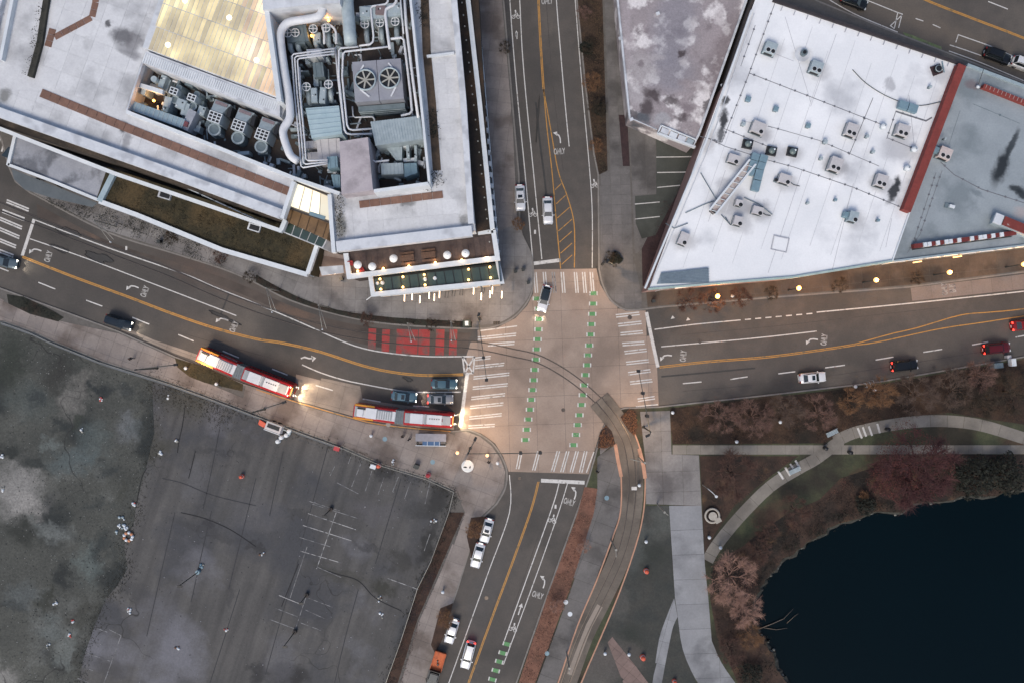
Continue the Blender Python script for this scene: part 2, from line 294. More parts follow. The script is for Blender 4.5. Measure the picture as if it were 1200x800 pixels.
STAIN = mat('weathered_roof', '888082', '968d8f', .18, .7, .15, c3='cfcaca', s3=.26, t3=(.52, .60), fine=.18, c4='6c6265', s4=.22, t4=(.56, .66), sz=4.5, warp=.9, spots=[(790,28,24,44,.2,'7d7c85',.6),(785,85,24,24,.9,'7b7a83',.6),(850,60,14,40,.3,'6d6062',.5),(750,78,19,14,.6,'a19c9d',.7),(748,75,5,4,.5,'6b6165',.7),(744,110,14,14,.2,'a5a0a2',.65),(735,40,6,40,0,'9d9497',.6),(813,25,5,6,.2,'aaa4a5',.6),(770,17,4,4,0,'a9a3a4',.6),(801,72,5,4,.1,'a29c9d',.6),(770,66,10,3,.1,'a8a3a4',.5),(765,112,9,6,.6,'443a3c',.92),(758,126,6,9,-.2,'463d3f',.92),(752,138,10,6,.2,'494e54',.92),(741,133,7,3,.6,'4f4a4c',.85),(788,119,8,4,.4,'4a4042',.85),(799,61.5,5,3.5,.1,'3c3133',.9),(801,138,9,4,.25,'4a3f42',.85),(805,127,10,5,.2,'6d6266',.6),(775,140,8,8,.2,'9fa0a4',.6),(829,122,3,14,.4,'3b3335',.8),(812,100,16,5,.4,'8a7f80',.6),(735,142,6,3,0,'33383c',.8),(840,30,6,20,.2,'9a9092',.5)])
PINKW = mat('pink_wall', '8d7069', '9a7b72', .8, .8, .1)
REDW = mat('red_wall', '6f2f2a', '7d3630', .8, .8, .1, fine=.1)
GALV = mat('galvanised_steel', '93a0a6', 'a6b2b7', 1.0, .5, metal=.1, fine=.06)
GALVD = mat('dark_duct_steel', '5e6c72', '6e7b81', 1.0, .5, metal=.1, fine=.08)
PIPEW = mat('white_insulated_pipe', 'cfd1d5', 'c2c4c9', 1.0, .6, fine=.05)
BLUEM = mat('blue_duct', '6a8390', '78919c', 1.0, .5, metal=.1, fine=.08)
BOXW = mat('unit_casing', 'aeabad', 'bab7b8', 1.0, .6, fine=.08)
BLACK = mat('black_metal', '17181a', '1f2022', 1, .5, fine=0)
BLADE = mat('fan_blade', '9a9890', 'a8a69e', 1, .6)
POLE = mat('pole_steel', '3a3c3b', '454745', 1, .5, metal=.4)
POLEL = mat('light_pole_steel', '85837d', '93918a', 1, .5, metal=.3)
WOOD = mat('teak', '5b4335', '6b5040', 3, .8)
TYRE = mat('tyre_rubber', '121213', '18181a', 1, .9, fine=0)
RIM = mat('wheel_rim', '8a8c8e', '9a9c9e', 1, .3, metal=.8, fine=0)
GLASSD = mat('dark_glass', (.012, .017, .02), (.016, .022, .025), 1, .08, spec=.8, fine=0)
WINB = mat('building_glass', (.02, .03, .035), (.03, .04, .045), .5, .1, spec=.8, fine=0)
TEALG = mat('green_canopy_glass', (.035, .055, .05), (.05, .075, .065), .5, .15, spec=.7, fine=0)
RUSTL = mat('winter_leaves', '654330', '7a5337', .9, .9, fine=.3)
CLUMPD = mat('dark_shrub_leaves', '14170f', '21231a', .9, .9, fine=.3)
CLUMPR = mat('red_brown_leaves', '4b3029', '63403a', .9, .9, fine=.3)
CLUMPS = mat('salmon_leaves', '7a5546', '916a57', .9, .9, fine=.3)
REED = mat('reed_stems', '4d4438', '655b4b', .9, .9, fine=.3)

def slabs(poly, ang, sx, sy, z0, z1, m, parent, name='paving_slab', gap=.035, origin=None, stagger=0, jit=0, limit=300):
    """cut a polygon into rectangular slabs with open joints; each slab is its own object"""
    ca, sa = math.cos(ang), math.sin(ang); ox, oy = origin or poly[0]
    loc = [((p[0]-ox)*ca+(p[1]-oy)*sa, -(p[0]-ox)*sa+(p[1]-oy)*ca) for p in ccw(poly)]
    x0, x1 = min(p[0] for p in loc), max(p[0] for p in loc); y0, y1 = min(p[1] for p in loc), max(p[1] for p in loc)
    n = 0; big = None; cells = []
    for j in range(math.floor(y0/sy), math.ceil(y1/sy)):
        o = stagger*sx*(j % 2)
        for i in range(math.floor((x0-o)/sx), math.ceil((x1-o)/sx)):
            cell = [(i*sx+o+gap/2, j*sy+gap/2), ((i+1)*sx+o-gap/2, j*sy+gap/2), ((i+1)*sx+o-gap/2, (j+1)*sy-gap/2), (i*sx+o+gap/2, (j+1)*sy-gap/2)]
            c = clip_convex(loc, cell)
            if len(c) < 3 or abs(area(c)) < .08*sx*sy: continue
            cells.append([(ox+p[0]*ca-p[1]*sa, oy+p[0]*sa+p[1]*ca) for p in c])
    def dist(c):
        x = sum(p[0] for p in c)/len(c); y = sum(p[1] for p in c)/len(c)
        return 0 if abs(x) < 91 and abs(y) < 61 else 1
    cells.sort(key=dist)
    rest = MB(); nr = 0
    for k, c in enumerate(cells):
        if k < limit and dist(c) == 0:
            dz = random.uniform(-jit, jit); MB().prism(c, z0, z1+dz).build(name, m, parent)
        else: rest.prism(c, z0, z1); nr += 1
    if nr: tag(rest.build(name+'s_beyond', m, parent), kind='stuff')
def paint(pts, w, m, parent, name, z=.006, zz=0, smooth=False):
    pts = PL(sm(pts) if smooth else pts, zz)
    return MB().ribbon(pts, w, None, z).build(name, m, parent)
def leaves(poly, n, h, size, z, seed=0, flat=.6):
    """clumps of small leaf faces spread through the volume above a polygon"""
    rnd = random.Random(seed); x0, x1 = min(p[0] for p in poly), max(p[0] for p in poly); y0, y1 = min(p[1] for p in poly), max(p[1] for p in poly)
    mb = MB(); k = 0; cs = []
    while k < n:
        p = (rnd.uniform(x0, x1), rnd.uniform(y0, y1))
        if not inside(p, poly): k += .2; continue
        if math.sin(p[0]*1.3)+math.sin(p[1]*1.7+p[0]*.4)+rnd.uniform(-1.2, 1.2) < -.7: k += .3; continue
        k += 1; zc = z+rnd.random()**.7*h
        for q in range(3):
            c = Vector((p[0]+rnd.gauss(0, size), p[1]+rnd.gauss(0, size), zc+rnd.gauss(0, size*.5)))
            c.z = max(c.z, z+.02)
            s = size*rnd.uniform(.5, 1.2); nrm = Vector((rnd.gauss(0, flat), rnd.gauss(0, flat), 1)).to_track_quat('Z', 'Y') @ Matrix.Rotation(rnd.uniform(0, 6.28), 3, 'Z').to_quaternion()
            vs = [c+nrm @ Vector(v) for v in ((-s*.5, 0, 0), (0, -s*.28, 0), (s*.6, 0, s*.1), (0, s*.3, 0))]
            mb.add(vs, [(0, 1, 2, 3)])
    return mb
# ---------------------------------------------------------------- the ground, roads and blocks
rn_ = random.Random(21)
POND = sm([(1330,555),(1230,570),(1180,577),(1125,583),(1087,588),(1060,596),(1030,600),(985,612),(960,628),(935,645),(917,657),(902,668),(895,682),(888,698),(881,714),(880,724),(884,733),(893,743),(899,756),(905,770),(913,787),(925,800),(950,830),(1000,870),(1100,930),(1330,960)], 4)
POND = [(x+rn_.uniform(-2.2,2.2)+1.5*math.sin(x*.21), y+rn_.uniform(-1.6,1.6)+1.5*math.sin(x*.13+y*.1)) for x, y in POND]
pondw = PL(POND)
big = [(-1500,-1500),(1500,-1500),(1500,1500),(-1500,1500)]
struct('ground', MB().prism(big, -3, -.06, [pondw], walls=False), mat('far_ground', '4a4a46', '56544f', .02, .95, c3='3c3e36', s3=.01))
road = struct('road', MB().prism([(-260,-200),(260,-200),(260,200),(-260,200)], -.05, 0, [pondw], walls=False), ASPH)
# pond: water, bed and sloping bank
cx, cy = W2((1140, 760))
inner = [(p[0]+(cx-p[0])*.035, p[1]+(cy-p[1])*.035) for p in pondw]
nb = len(pondw); bank = MB()
rb = random.Random(3)
mid = [((a[0]*.5+b[0]*.5)+rb.uniform(-.25,.25), (a[1]*.5+b[1]*.5)+rb.uniform(-.25,.25)) for a, b in zip(pondw, inner)]
bank.add([(p[0], p[1], .12) for p in pondw]+[(p[0], p[1], -.45+rb.uniform(-.1,.1)) for p in mid]+[(p[0], p[1], -1.6) for p in inner], [(k*nb+i, k*nb+(i+1) % nb, (k+1)*nb+(i+1) % nb, (k+1)*nb+i) for k in range(2) for i in range(nb)])
struct('pond_bank', bank, MUD)
struct('pond_bed', MB().prism(inner, -2, -1.6, walls=False), MUD)
wm = mat('pond_water', (.0004, .0038, .0055), (.0006, .0048, .007), .02, .15, .05, spec=.10, fine=0, bscale=.8)
struct('pond_water', MB().prism([(p[0]*.5+q[0]*.5, p[1]*.5+q[1]*.5) for p, q in zip(pondw, inner)], -1, -.55, walls=False), wm)

def block(name, pts, m, holes=(), z=.13, kerb=None):
    o = struct(name, MB().prism(PL(pts, z), -.02, z, holes), m)
    if kerb: MB().ribbon(PL(kerb, z), .26, -.02, z+.008).build('kerb', KERB, o)
    return o
kNW = [(-60,60),(-15,125),(2,165),(10,195),(18,213),(35,226)]+sm([(41,229),(125,272),(200,296),(260,315),(300,332),(340,352),(400,370),(460,380),(555,385),(582,382),(602,372),(616,357),(623,343),(625,325),(623,300),(612,276),(609,262)],4)+[(608,205),(603,150),(597,80),(590,0),(583,-120)]
nw = block('northwest_pavement', kNW+[(-60,-120)], JOINT, kerb=kNW)
kNE = [(672,-120),(676,0),(686,100),(696,180),(701,205)]+sm([(702,315),(706,333),(716,352),(733,363),(755,362.5)],4)+[(775,360),(900,349),(1066,336.5),(1200,319),(1380,298)]
kNE2 = [(1380,165),(1200,97),(1110,62),(1040,35),(950,-2),(800,-60)]
ne = block('northeast_pavement', kNE+kNE2+[(760,-120)], JOINT, kerb=kNE)
MB().ribbon(PL(kNE2, .13), .26, -.02, .138).build('kerb', KERB, ne)
kSW = [(-250,235),(-100,296),(0,338),(140,389),(205,418),(285,450),(345,470)]+sm([(430,494),(480,501),(530,505),(547,503),(563,509),(578,520),(588,535),(594,552),(592,572),(582,590)],4)+[(560,612),(536,690),(513,755),(498,800),(465,900)]
sw = block('southwest_pavement', kSW+[(-250,900)], JOINT, kerb=kSW)
kSE = [(580,870),(605,800),(640,700),(676,600),(690,560),(698,532)]+sm([(698,532),(704,510),(713,490),(728,479),(745,477.5),(772,476.5)],4)[1:]+[(897,463),(1025,448),(1200,418),(1400,388)]
se = block('park_ground', kSE+[(1400,1000),(600,1000)], LAWN, holes=[pondw], kerb=kSE)

# slabs of the pavements (each block carries its own)
SSN = [0]
def slabset(parent, pts, ang, sx, sy, m, z=.13, t=.018, **k):
    SSN[0] += 1; t += .0022*(SSN[0] % 5)
    slabs(PL(pts, z), R(ang), sx, sy, z-.01, z+t, m, parent, **k)
curveN = [(p[0]+1, p[1]-1.5) for p in sm([(555,383),(582,380),(601,370),(614,356),(621,343),(623,325),(621,300),(610,276),(606.5,262)],4)]
slabset(nw, [(360,335),(395,300),(600,262)]+curveN[::-1]+[(460,378),(400,368),(360,356)], -2, 2.15, 2.15, WALK)
slabset(nw, [(553,-60),(586,-60),(588,0),(595,80),(601,150),(606,262),(577,275),(565,200)], 83, 2.2, 2.6, WALKW, limit=120)
slabset(nw, [(120,205),(366,318),(366,357),(340,350),(300,330),(260,313),(200,294),(125,270),(41,227),(20,213),(12,195),(8,180)], -22, 2.3, 2.3, WALK, limit=200)
slabset(ne, [(706,-60),(724,-60),(736,140),(742,300),(752,345),(752,362),(733,361),(717,350),(708,333),(704,315),(703,205),(714,200)], 92, 1.75, 1.75, WALKE, limit=260)
slabset(ne, [(738,143),(768,155),(770,262),(765,300),(753,290),(744,300)], 92, 2.6, 2.6, WALKE)
slabset(ne, [(757,342),(1045,310),(1200,292),(1300,280),(1300,306),(1200,317),(1066,334),(900,347),(775,358),(757,360)], 6, 2.4, 2.4, WALKN, limit=260)
slabset(sw, [(-60,330),(0,350),(60,374),(140,391),(205,420),(222,440),(285,466),(288,452),(345,472),(430,496),(480,503),(530,507),(546,505),(562,511),(576,522),(586,536),(592,552),(590,571),(580,589),(560,608),(545,600),(534,575),(500,560),(450,545),(400,522),(350,505),(300,485),(250,467),(200,449),(120,424),(60,400),(0,376),(-60,352)], -20, 2.6, 2.6, WALKW, limit=300)
slabset(sw, [(545,600),(560,608),(552,640),(535,690),(512,755),(498,800),(470,800),(490,730),(520,662)], 71, 3.0, 3.0, WALKW, limit=120)
# south-east plaza, light path, narrow path
slabset(se, [(750,482),(785,480),(787,532),(819,533),(822,592),(757,590),(757,545)], 2, 3.6, 3.6, WALK)
slabset(se, [(700,535),(722,520),(727,560),(727,600),(718,632),(700,680),(677,732),(652,800),(628,800),(652,732),(667,692),(682,645),(696,600),(700,570)], 70, 3.6, 3.6, WALKE)
slabset(se, [(703,512),(712,505),(718,520),(703,533)], 0, 3, 3, WALK)
bigp = [(784,592),(822,592),(826,662),(830,700)]+sm([(834,750),(845,775),(862,800),(900,850)],3)+[(860,870)]+sm([(830,815),(815,795),(800,760),(794,720),(791,700)],3)
slabset(se, bigp, 2, 8, 4.4, WALKL)
slabset(se, sm([(790,700),(780,725),(772,750),(765,797),(757,850)],3)+sm([(768,850),(776,797),(785,750),(789,733),(794,722)],3), 75, 4, 2.6, WALKL, t=.03)
plz = [(757,592),(784,592),(787,650),(791,703),(794,722),(800,760),(815,797),(830,860),(640,860),(657,800),(681,800),(712,730),(731,680),(748,632),(755,600)]
MB().prism(PL(plz,.13), .12, .142).build('plaza_surface', PLAZA, se)
slabset(se, [(712,752),(717,745),(745,780),(760,800),(760,830),(742,830)], 50, 1.6, 1.6, mat('pink_slabs','6f5e58','7a6761',.5,.85,rand=.1), t=.03)
# park beds
def sheet(parent, pts, m, name, z=.136):
    return MB().prism(PL(pts, .13), .1, z).build(name, m, parent)
sheet(se, [(785,478),(897,466),(1025,451),(1200,421),(1400,391),(1400,540),(1200,497),(1110,483),(1030,492),(985,505),(967,519),(788,520)], mat('dark_mulch','2c2019','3a2b21',.8,.95,.5,c3='1f1a14',s3=.15,fine=.3,c4='4e3a2a',s4=.12,t4=(.54,.68)), 'planting_soil')
sheet(se, [(820,534),(935,534),(905,556),(862,590),(836,628),(826,648)], LAWNR, 'leaf_litter')
shore = [(p[0]*1.0, p[1]) for p in POND[:88]]
sheet(se, [(1330,532),(1120,532),(1030,545),(985,560),(960,585),(925,600),(892,622),(870,640),(850,650),(836,662),(832,700),(840,745),(865,800),(900,850),(960,850)]+[(p[0], p[1]) for p in POND[::-1] if p[1] < 850 and p[0] < 1335], LAWNR, 'shore_litter', .139)
pa = [(788,521),(960,521),(1090,520.5),(1200,519.5),(1400,518)]; pb = [(1400,530),(1200,531.5),(1090,531.5),(960,532),(788,532)]
slabset(se, pa+pb, 0, 2.5, 4, PATH, t=.025, limit=60)
cu = sm([(827,655),(838,636),(865,604),(902,568),(935,546),(962,530)],5); cl = [(827,655),(838,636),(865,604),(902,568),(935,546),(962,530)]
def strip(path, w, z=.13):
    pts = PL(sm(path, 4), z); mb = []
    L = []; Rr = []
    for i, p in enumerate(pts):
        a = pts[max(i-1,0)]; b = pts[min(i+1,len(pts)-1)]; dx, dy = b[0]-a[0], b[1]-a[1]; l = math.hypot(dx, dy)
        L.append((p[0]-dy/l*w/2, p[1]+dx/l*w/2)); Rr.append((p[0]+dy/l*w/2, p[1]-dx/l*w/2))
    return L, Rr
def path_slabs(path, w, n, m, parent, z0=.12, z1=.152, gap=.05):
    L, Rr = strip(path, w); k = len(L)
    for i in range(0, k-1, n):
        j = min(i+n, k-1)
        A = L[i:j+1]; B = Rr[i:j+1]
        dx, dy = A[1][0]-A[0][0], A[1][1]-A[0][1]; l = math.hypot(dx, dy)
        sh = (dx/l*gap, dy/l*gap); A = [(A[0][0]+sh[0], A[0][1]+sh[1])]+A[1:]; B = [(B[0][0]+sh[0], B[0][1]+sh[1])]+B[1:]
        MB().prism(A+B[::-1], z0, z1).build('paving_slab', m, parent)
path_slabs([(829,657),(840,638),(866,606),(902,570),(935,549),(958,536),(985,515)], 2.1, 2, PATH, se)
path_slabs([(978,517),(1000,507),(1030,500),(1070,494),(1110,493),(1150,498),(1200,513),(1300,545)], 2.1, 2, PATH, se, z0=.12, z1=.15)
MB().prism(PL([(955,533.2),(985,510),(997,505),(975,519),(967,533.2)],.13), .12, .149).build('path_joint', PATH, se)
# painted bars on the park path
def bars(lst, w, m, parent, name='crosswalk_bar', z=.158):
    for a, b in lst: paint([a, b], w, m, parent, name, z, zz=.13)
bars([((1028,496),(1031,507)),((1018,499),(1022,510)),((1011,500),(1015,511)),((1005,501),(1010,513)),((912,552),(918,561)),((920,547),(926,557)),((926,543),(933,553)),((932,539),(938,549))], .35, WHITEP, se)
for (x, y, a) in ((996,511,70),(937,541,60)):
    pass
# red-brown bed in NE corner, brown street beds
sheet(ne, [(752,292),(770,255),(773,235),(800,205),(812,200),(757,338),(753,335)], MAROON, 'planting_bed', .15)
sheet(ne, [(677,-60),(704,-60),(706,0),(709,100),(712,200),(702,205),(697,180),(687,100),(677,0)], SOIL, 'planting_bed', .15)
sheet(ne, [(725,135),(735,135),(738,195),(730,195)], MAROON, 'planting_bed', .17)
# parking stalls south of the old roof
sheet(ne, [(769,155),(812,170),(830,190),(800,215),(775,262),(768,276),(752,280),(745,262),(744,230),(769,228)], mat('stall_asphalt','3b3d38','474944',.3,.85,.2,c3='31332f',s3=.1), 'parking_bay', .152)
for a, b in (((769,184.5),(812,184)),((770,202.5),(804,202)),((770,220),(797,217.5)),((744,239.5),(773,237)),((744,257),(773,254))): paint([a, b], .16, WHITEP, ne, 'stall_line', .158, .13)
# kerb planting strip in front of the market
sheet(nw, sm([(44,228),(70,226),(110,243),(170,260),(215,280),(262,300)],3)+sm([(262,313),(200,293),(125,269),(60,237),(44,228)],3), mat('dark_bed','1f201b','2a2b23',.8,.95,.5,c3='30261f',s3=.3,fine=.3), 'planting_bed', .15)
sheet(nw, sm([(300,322),(345,346),(395,363),(460,372),(553,377)],3)+sm([(553,384),(460,379),(398,369),(340,351),(300,331)],3), MC['dark_bed'], 'planting_bed', .155)
sheet(sw, [(8,345),(28,348),(60,363),(75,372),(68,377),(35,368),(10,356)], MC['dark_bed'], 'planting_bed', .155)
sheet(sw, [(205,419),(240,430),(285,450),(284,458),(240,448),(222,441),(208,430)], GROOF, 'planting_bed', .158)
brown = SOIL
sheet(sw, [(526,600),(544,600),(519,657),(489,726),(466,800),(452,800),(470,750),(490,687),(505,657)], mat('rust_mulch','35271f','48352b',.5,.95,.5,c3='2c2220',s3=.15,fine=.3), 'planting_bed', .155)
sheet(sw, [(547,628),(552,606),(572,604),(562,632),(553,655)], MC['rust_mulch'], 'planting_bed', .158)
sheet(sw, [(516,712),(531,706),(520,745),(510,765),(505,755)], MC['rust_mulch'], 'planting_bed', .158)
salp = [(685,570),(700,572),(696,600),(682,645),(667,692),(652,732),(625,805),(606,805),(640,702),(676,604)]
sheet(se, salp, SALM, 'planting_bed', .155)
sheet(se, [(700,524),(703,507),(710,497),(717,505),(721,520),(710,525)], MC['rust_mulch'], 'planting_bed', .18)
sheet(se, [(727,488),(737,480),(745,482),(747,500),(743,510),(735,502)], MC['rust_mulch'], 'planting_bed', .18)

# the fenced empty lot
FEN = [(-60,352),(0,376),(37,389),(60,400),(120,424),(200,449),(250,467),(300,486),(350,505),(400,523),(450,545),(500,560),(532,575),(526,600),(505,657),(490,687),(470,750),(452,800),(435,850)]
edge = [(178,441),(181,507),(172,545),(160,590),(157,612),(145,640),(150,665),(138,685),(125,700),(112,730),(98,770),(92,800),(80,860)]
lot1 = sheet(sw, FEN[:6]+[(190,446)]+edge+[(-80,860)], LOTW, 'concrete_lot', .15)
lot2 = sheet(sw, edge[:1]+FEN[5:]+edge[::-1][:-1], LOT, 'asphalt_lot', .155)
# dark damp patches and repairs that keep their own shapes
def blob(px, py, rx, ry, seed, m, parent, name, z, a=0):
    r = random.Random(seed); pts = []
    n = 26; ph = [r.uniform(0, 6.28) for _ in range(4)]
    for i in range(n):
        t = 2*math.pi*i/n; k = 1+.22*math.sin(2*t+ph[0])+.16*math.sin(3*t+ph[1])+.1*math.sin(5*t+ph[2])+.08*math.sin(8*t+ph[3])
        x, y = rx*k*math.cos(t), ry*k*math.sin(t); ca, sa = math.cos(a), math.sin(a); pts.append((px+x*ca-y*sa, py+x*sa+y*ca))
    return sheet(parent, pts, m, name, z)
DAMP = mat('damp_patch','24282a','2c3033',.5,.6,.2,c3='383d3f',s3=.5,t3=(.45,.6),fine=.2)
DAMPL = mat('damp_lot_patch','35353a','3c3c41',.5,.7,.2,fine=.2)
ky = MB().ribbon(PL(sm([(300,456),(345,470),(430,494),(480,501),(528,505)],4),.14), .16, .13, .146).build('yellow_kerb_line', YELP, sw)
# stall lines in the lot
for i,s in enumerate([[(394,600),(371,666)],[(361,601),(417,620)],[(355,615),(412,633)],[(351,629),(387,640)],[(352,645),(400,659)],[(366,590),(420,607)],[(372,664),(400,676)],[(360,695),(346,737)],[(327,697),(354,708)],[(361,700),(390,711)],[(323,712),(349,722)],[(358,714),(380,724)],[(316,725),(345,736)],[(352,729),(376,738)],[(454,677),(490,690)],[(142,744),(121,802)],[(128,737),(142,744)],[(112,735),(126,740)],[(106,750),(120,755)],[(100,764),(129,774)],[(96,780),(109,785)],[(91,794),(104,799)],[(387,557),(393,544)],[(408,543),(411,535)],[(412,570),(424,540)],[(428,575),(436,551)],[(443,579),(450,559)],[(460,576),(467,558)],[(474,584),(481,564)],[(395,565),(420,578)],[(360,586),(398,598)],[(498,590),(505,560)],[(497,645),(504,625)],[(340,700),(360,640)]]):
    paint(s, .12, mat('old_white_paint','aaa9a8','8f8e8e',2,.8,fine=.15,c4='5a5a5d',s4=1.3,t4=(.5,.6)) if i in (0,1,2,4,8,14) else MC.get('x') or mat('faint_stall_paint','858586','747475',1.5,.8,fine=.15,c4='4d4d50',s4=1.2,t4=(.45,.6)), sw, 'stall_line', .175, .15)
# paving seams and weeds of the lot
for pts in ([(350,655),(330,722),(311,790)],[(248,598),(236,650),(224,705)],[(332,528),(322,575),(316,604)],[(205,600),(190,665),(172,745)],[(281,690),(262,750),(246,800)],[(420,690),(405,745),(392,800)],[(258,500),(246,560),(238,596)],[(300,560),(290,600),(268,690)],[(190,560),(215,566),(250,580),(300,592)],[(470,560),(452,620),(440,660)],[(385,520),(366,590),(352,640)]):
    paint(pts, .15, mat('lot_seam','313134','39393c',1,.9), sw, 'paving_seam', .1738, .15, smooth=True)
# long cracks
for pts in ([(217,474),(214,497),(210,515),(208,530)],[(229,528),(225,545),(221,560)],[(350,660),(338,690),(330,710)],[(160,590),(166,560),(172,548)],[(370,664),(395,672),(420,680),(440,700),(470,715)],[(212,600),(240,607),(270,620),(300,640)]):
    paint(pts, .16, mat('crack_fill','1b1b1d','232325',1,.9), sw, 'crack', .1745, .15, smooth=True)

# ---------------------------------------------------------------- the concrete crossing
X = [(624.5,316),(699,315),(703,333),(715,353),(733,364.5),(753,364),(757,364),(770,431),(772,475),(745,476),(728,477.5),(711,489),(702,510),(696,530),(690,555),(596,552),(590,535),(580,519),(564,507.5),(548,501.5),(539,503),(547,415),(556,387),(583,384),(604,373),(618,358),(625,344)]
slabs(PL(X), R(2), 5.0, 5.0, .003, .02, XCONC, road, 'concrete_panel', gap=.035, origin=W2((660,430)))
ZX = .026
slabs(PL([(347,438),(385,444),(422,452),(425,468),(500,478),(532,479),(532,503),(480,500),(430,492),(345,468)]), R(-14), 4.5, 4, .003, .02, XCONC2, road, 'concrete_panel')
slabs(PL([(1067,337.5),(1200,320.5),(1330,304),(1330,322),(1200,339),(1067,353)]), R(7), 3.6, 5, .003, .02, mat('bay_concrete','6f6661','7a706b',.25,.8,.1,rand=.06), road, 'concrete_panel')
slabs(PL([(140,386),(205,414),(250,430),(285,446),(345,464),(345,452),(290,434),(240,418),(180,398),(150,385)]), R(-20), 4.5, 4, .003, .02, XCONC2, road, 'concrete_panel')
# darker tram lane surface
MB().prism(PL(sm([(43,239),(125,282),(200,306),(260,325),(300,341),(350,362),(400,377),(460,386),(552,390)],4)+sm([(546,414),(500,414),(450,408),(400,396),(340,370),(300,352),(215,317),(125,286),(44,255)],4)), 0, .004).build('tram_lane', mat('tram_lane_concrete','463d37','544a43',.3,.8,.15,c3='3b332e',s3=.1,fine=.12,c4='5e4d42',s4=.06), road)
MB().prism(PL([(590,0),(598,0),(604,100),(614,205),(623,300),(615,285),(610,262),(609,205),(604,150),(598,80)]), 0, .004).build('parking_lane', mat('old_asphalt','3c3a39','474442',.4,.85,.2,fine=.15), road)
# rails
TRK = sm([(-200,150),(-60,212),(0,242),(60,266),(130,293),(200,320),(260,346),(320,368),(380,385),(450,397),(520,402),(560,405),(600,413),(632,421),(666,440),(697,465),(720,491),(734,517),(739.5,543),(741,570),(738.5,600),(733,630),(722,662),(704,700),(682,745),(664,795),(640,860)], 6)
tw = PL(TRK)
tr = [W2(p) for p in sm([(702,468),(720,491),(734,517),(739.5,543),(741,570),(738.5,600),(733,630),(722,662),(704,700),(682,745),(664,795),(640,860)],6)]
struct('tramway', MB().ribbon(tr, 3.9, .1, .146), mat('tram_bed_concrete','5b534b','696057',.3,.85,.2,c3='4e4740',s3=.1,fine=.12,c4='736a60',s4=.09,t4=(.55,.66)))
tram = bpy.data.objects['tramway']
for o_ in (-.72, .72):
    MB().ribbon([p for p in tw if p[1] > W2((0,478))[1] or p[0] < 0], .11, .0, .036, off=o_).build('rail', RAIL, tram)
    MB().ribbon([p for p in tw if p[1] > W2((0,478))[1] or p[0] < 0], .06, .0, .030, off=o_*.86).build('rail_groove', BLACK, tram)
    MB().ribbon(tr, .13, .1, .16, off=o_).build('rail', RAIL, tram)
    MB().ribbon(tr, .07, .1, .154, off=o_*.84).build('rail_groove', BLACK, tram)
le = sm([(711,474),(719,519),(725,540),(728,562),(727,600),(718,629),(699,680),(677,732),(654,800),(640,840)],4)
re_ = sm([(744,508),(750,525),(755,547),(756,570),(754,600),(747,632),(731,680),(711,730),(681,800),(668,840)],4)
for e in (le[6:], re_): MB().ribbon(PL(e,.13), .24, .1, .175).build('painted_kerb', ORNG, tram)
MB().ribbon(PL([(721,520),(724,538),(728,558)],.13), .6, .1, .168).build('tactile_strip', ORNG, tram)
MB().ribbon(PL([(749,525),(754,545),(756,560)],.13), .65, .1, .168).build('tactile_strip', ORNG, tram)
MB().ribbon(PL([(703,709),(690,733),(668,790)],.13), 1.1, .1, .152).build('inlay_strip', XCONC2, tram)
MB().box((*W2((743,571.5)), .17), (.95,.6,.02)).build('track_marker', WHITEP, tram)

# ---------------------------------------------------------------- painted markings
def P_(pts, w, m=WHITEP, name='lane_line', z=.008, smooth=True): return paint(pts, w, m, road, name, z, 0, smooth and len(pts) > 2)
NL = 'lane_line'
P_([(594,-60),(597.5,0),(601,50),(607,120),(615,200),(625,312)], .17)
P_([(605,-60),(609,0),(612,60),(617,120),(625,200),(635,304)], .17)
for o_ in (-.13, .13):
    P_([(629+o_*6,-60),(631+o_*6,0),(634+o_*6,60),(637+o_*6,105)], .16, YELP, 'centre_line')
    P_([(631+o_*6,564),(622+o_*6,598),(600+o_*6,660),(577+o_*6,722),(550+o_*6,797),(530+o_*6,855)], .15, YELP, 'centre_line')
P_([(637,105),(641,150),(647,203),(652,260),(657,315)], .17, YELP, 'centre_line')
P_([(637,105),(645,150),(654,200),(664,228),(672,257),(673.5,285),(673,314)], .17, YELP, 'centre_line')
for k in range(7):
    y = 215+14*k; xl = 647+(y-203)*.09+1; xr = min(654+(y-200)*.34, 671.5)
    P_([(xl+1.5,y+ (xr-xl)*.75),(xr-1,y)], .13, YELP, 'hatch_line')
P_([(649,-60),(652,0),(657,62),(662,120),(667,172)], .17)
P_([(670,-60),(674,0),(682,100),(691,200),(694,250),(694,314)], .15)
P_([(625.5,309),(657,305)], .62, WHITEP, 'stop_line')
# crosswalks: pairs of thin bars
def pair(a, b, dx, dy, w=.2, m=WHITEP, z=ZX):
    P_([a, b], w, m, 'crosswalk_bar', z); P_([(a[0]+dx,a[1]+dy),(b[0]+dx,b[1]+dy)], w, m, 'crosswalk_bar', z)
for x in (625.5,636.5,647,657.5,673,682.5,691.5): pair((x,319),(x+2,343.5), 2.7, 0, m=FADEP if x == 647 else WHITEP)
for a, b in (((721.5,369),(749,366)),((724,379.5),(751.5,376.5)),((726.5,390),(753,387.5)),((729,402),(755,400)),((731.5,411.5),(757.5,408.5)),((733.5,424),(760,421)),((736,436),(762,432.5)),((738,447),(764,444)),((747,467),(767,464)),((745,476),(771,473.5))): pair(a, b, .6, 2.8)
for a, b in (((572,402.5),(603,400.5)),((560,395),(605,390.5)),((557,419),(575,417)),((557,428.5),(591,425)),((555,441),(597,436.5)),((554,453),(595,449)),((552.5,465),(592,460.5)),((551,475.5),(590,471.5)),((550,488),(588,484)),((549,498.5),(580,496.5))): pair(a, b, -.3, 2.7)
P_([(563,387.5),(606,382)], .2, WHITEP, 'crosswalk_bar', ZX)
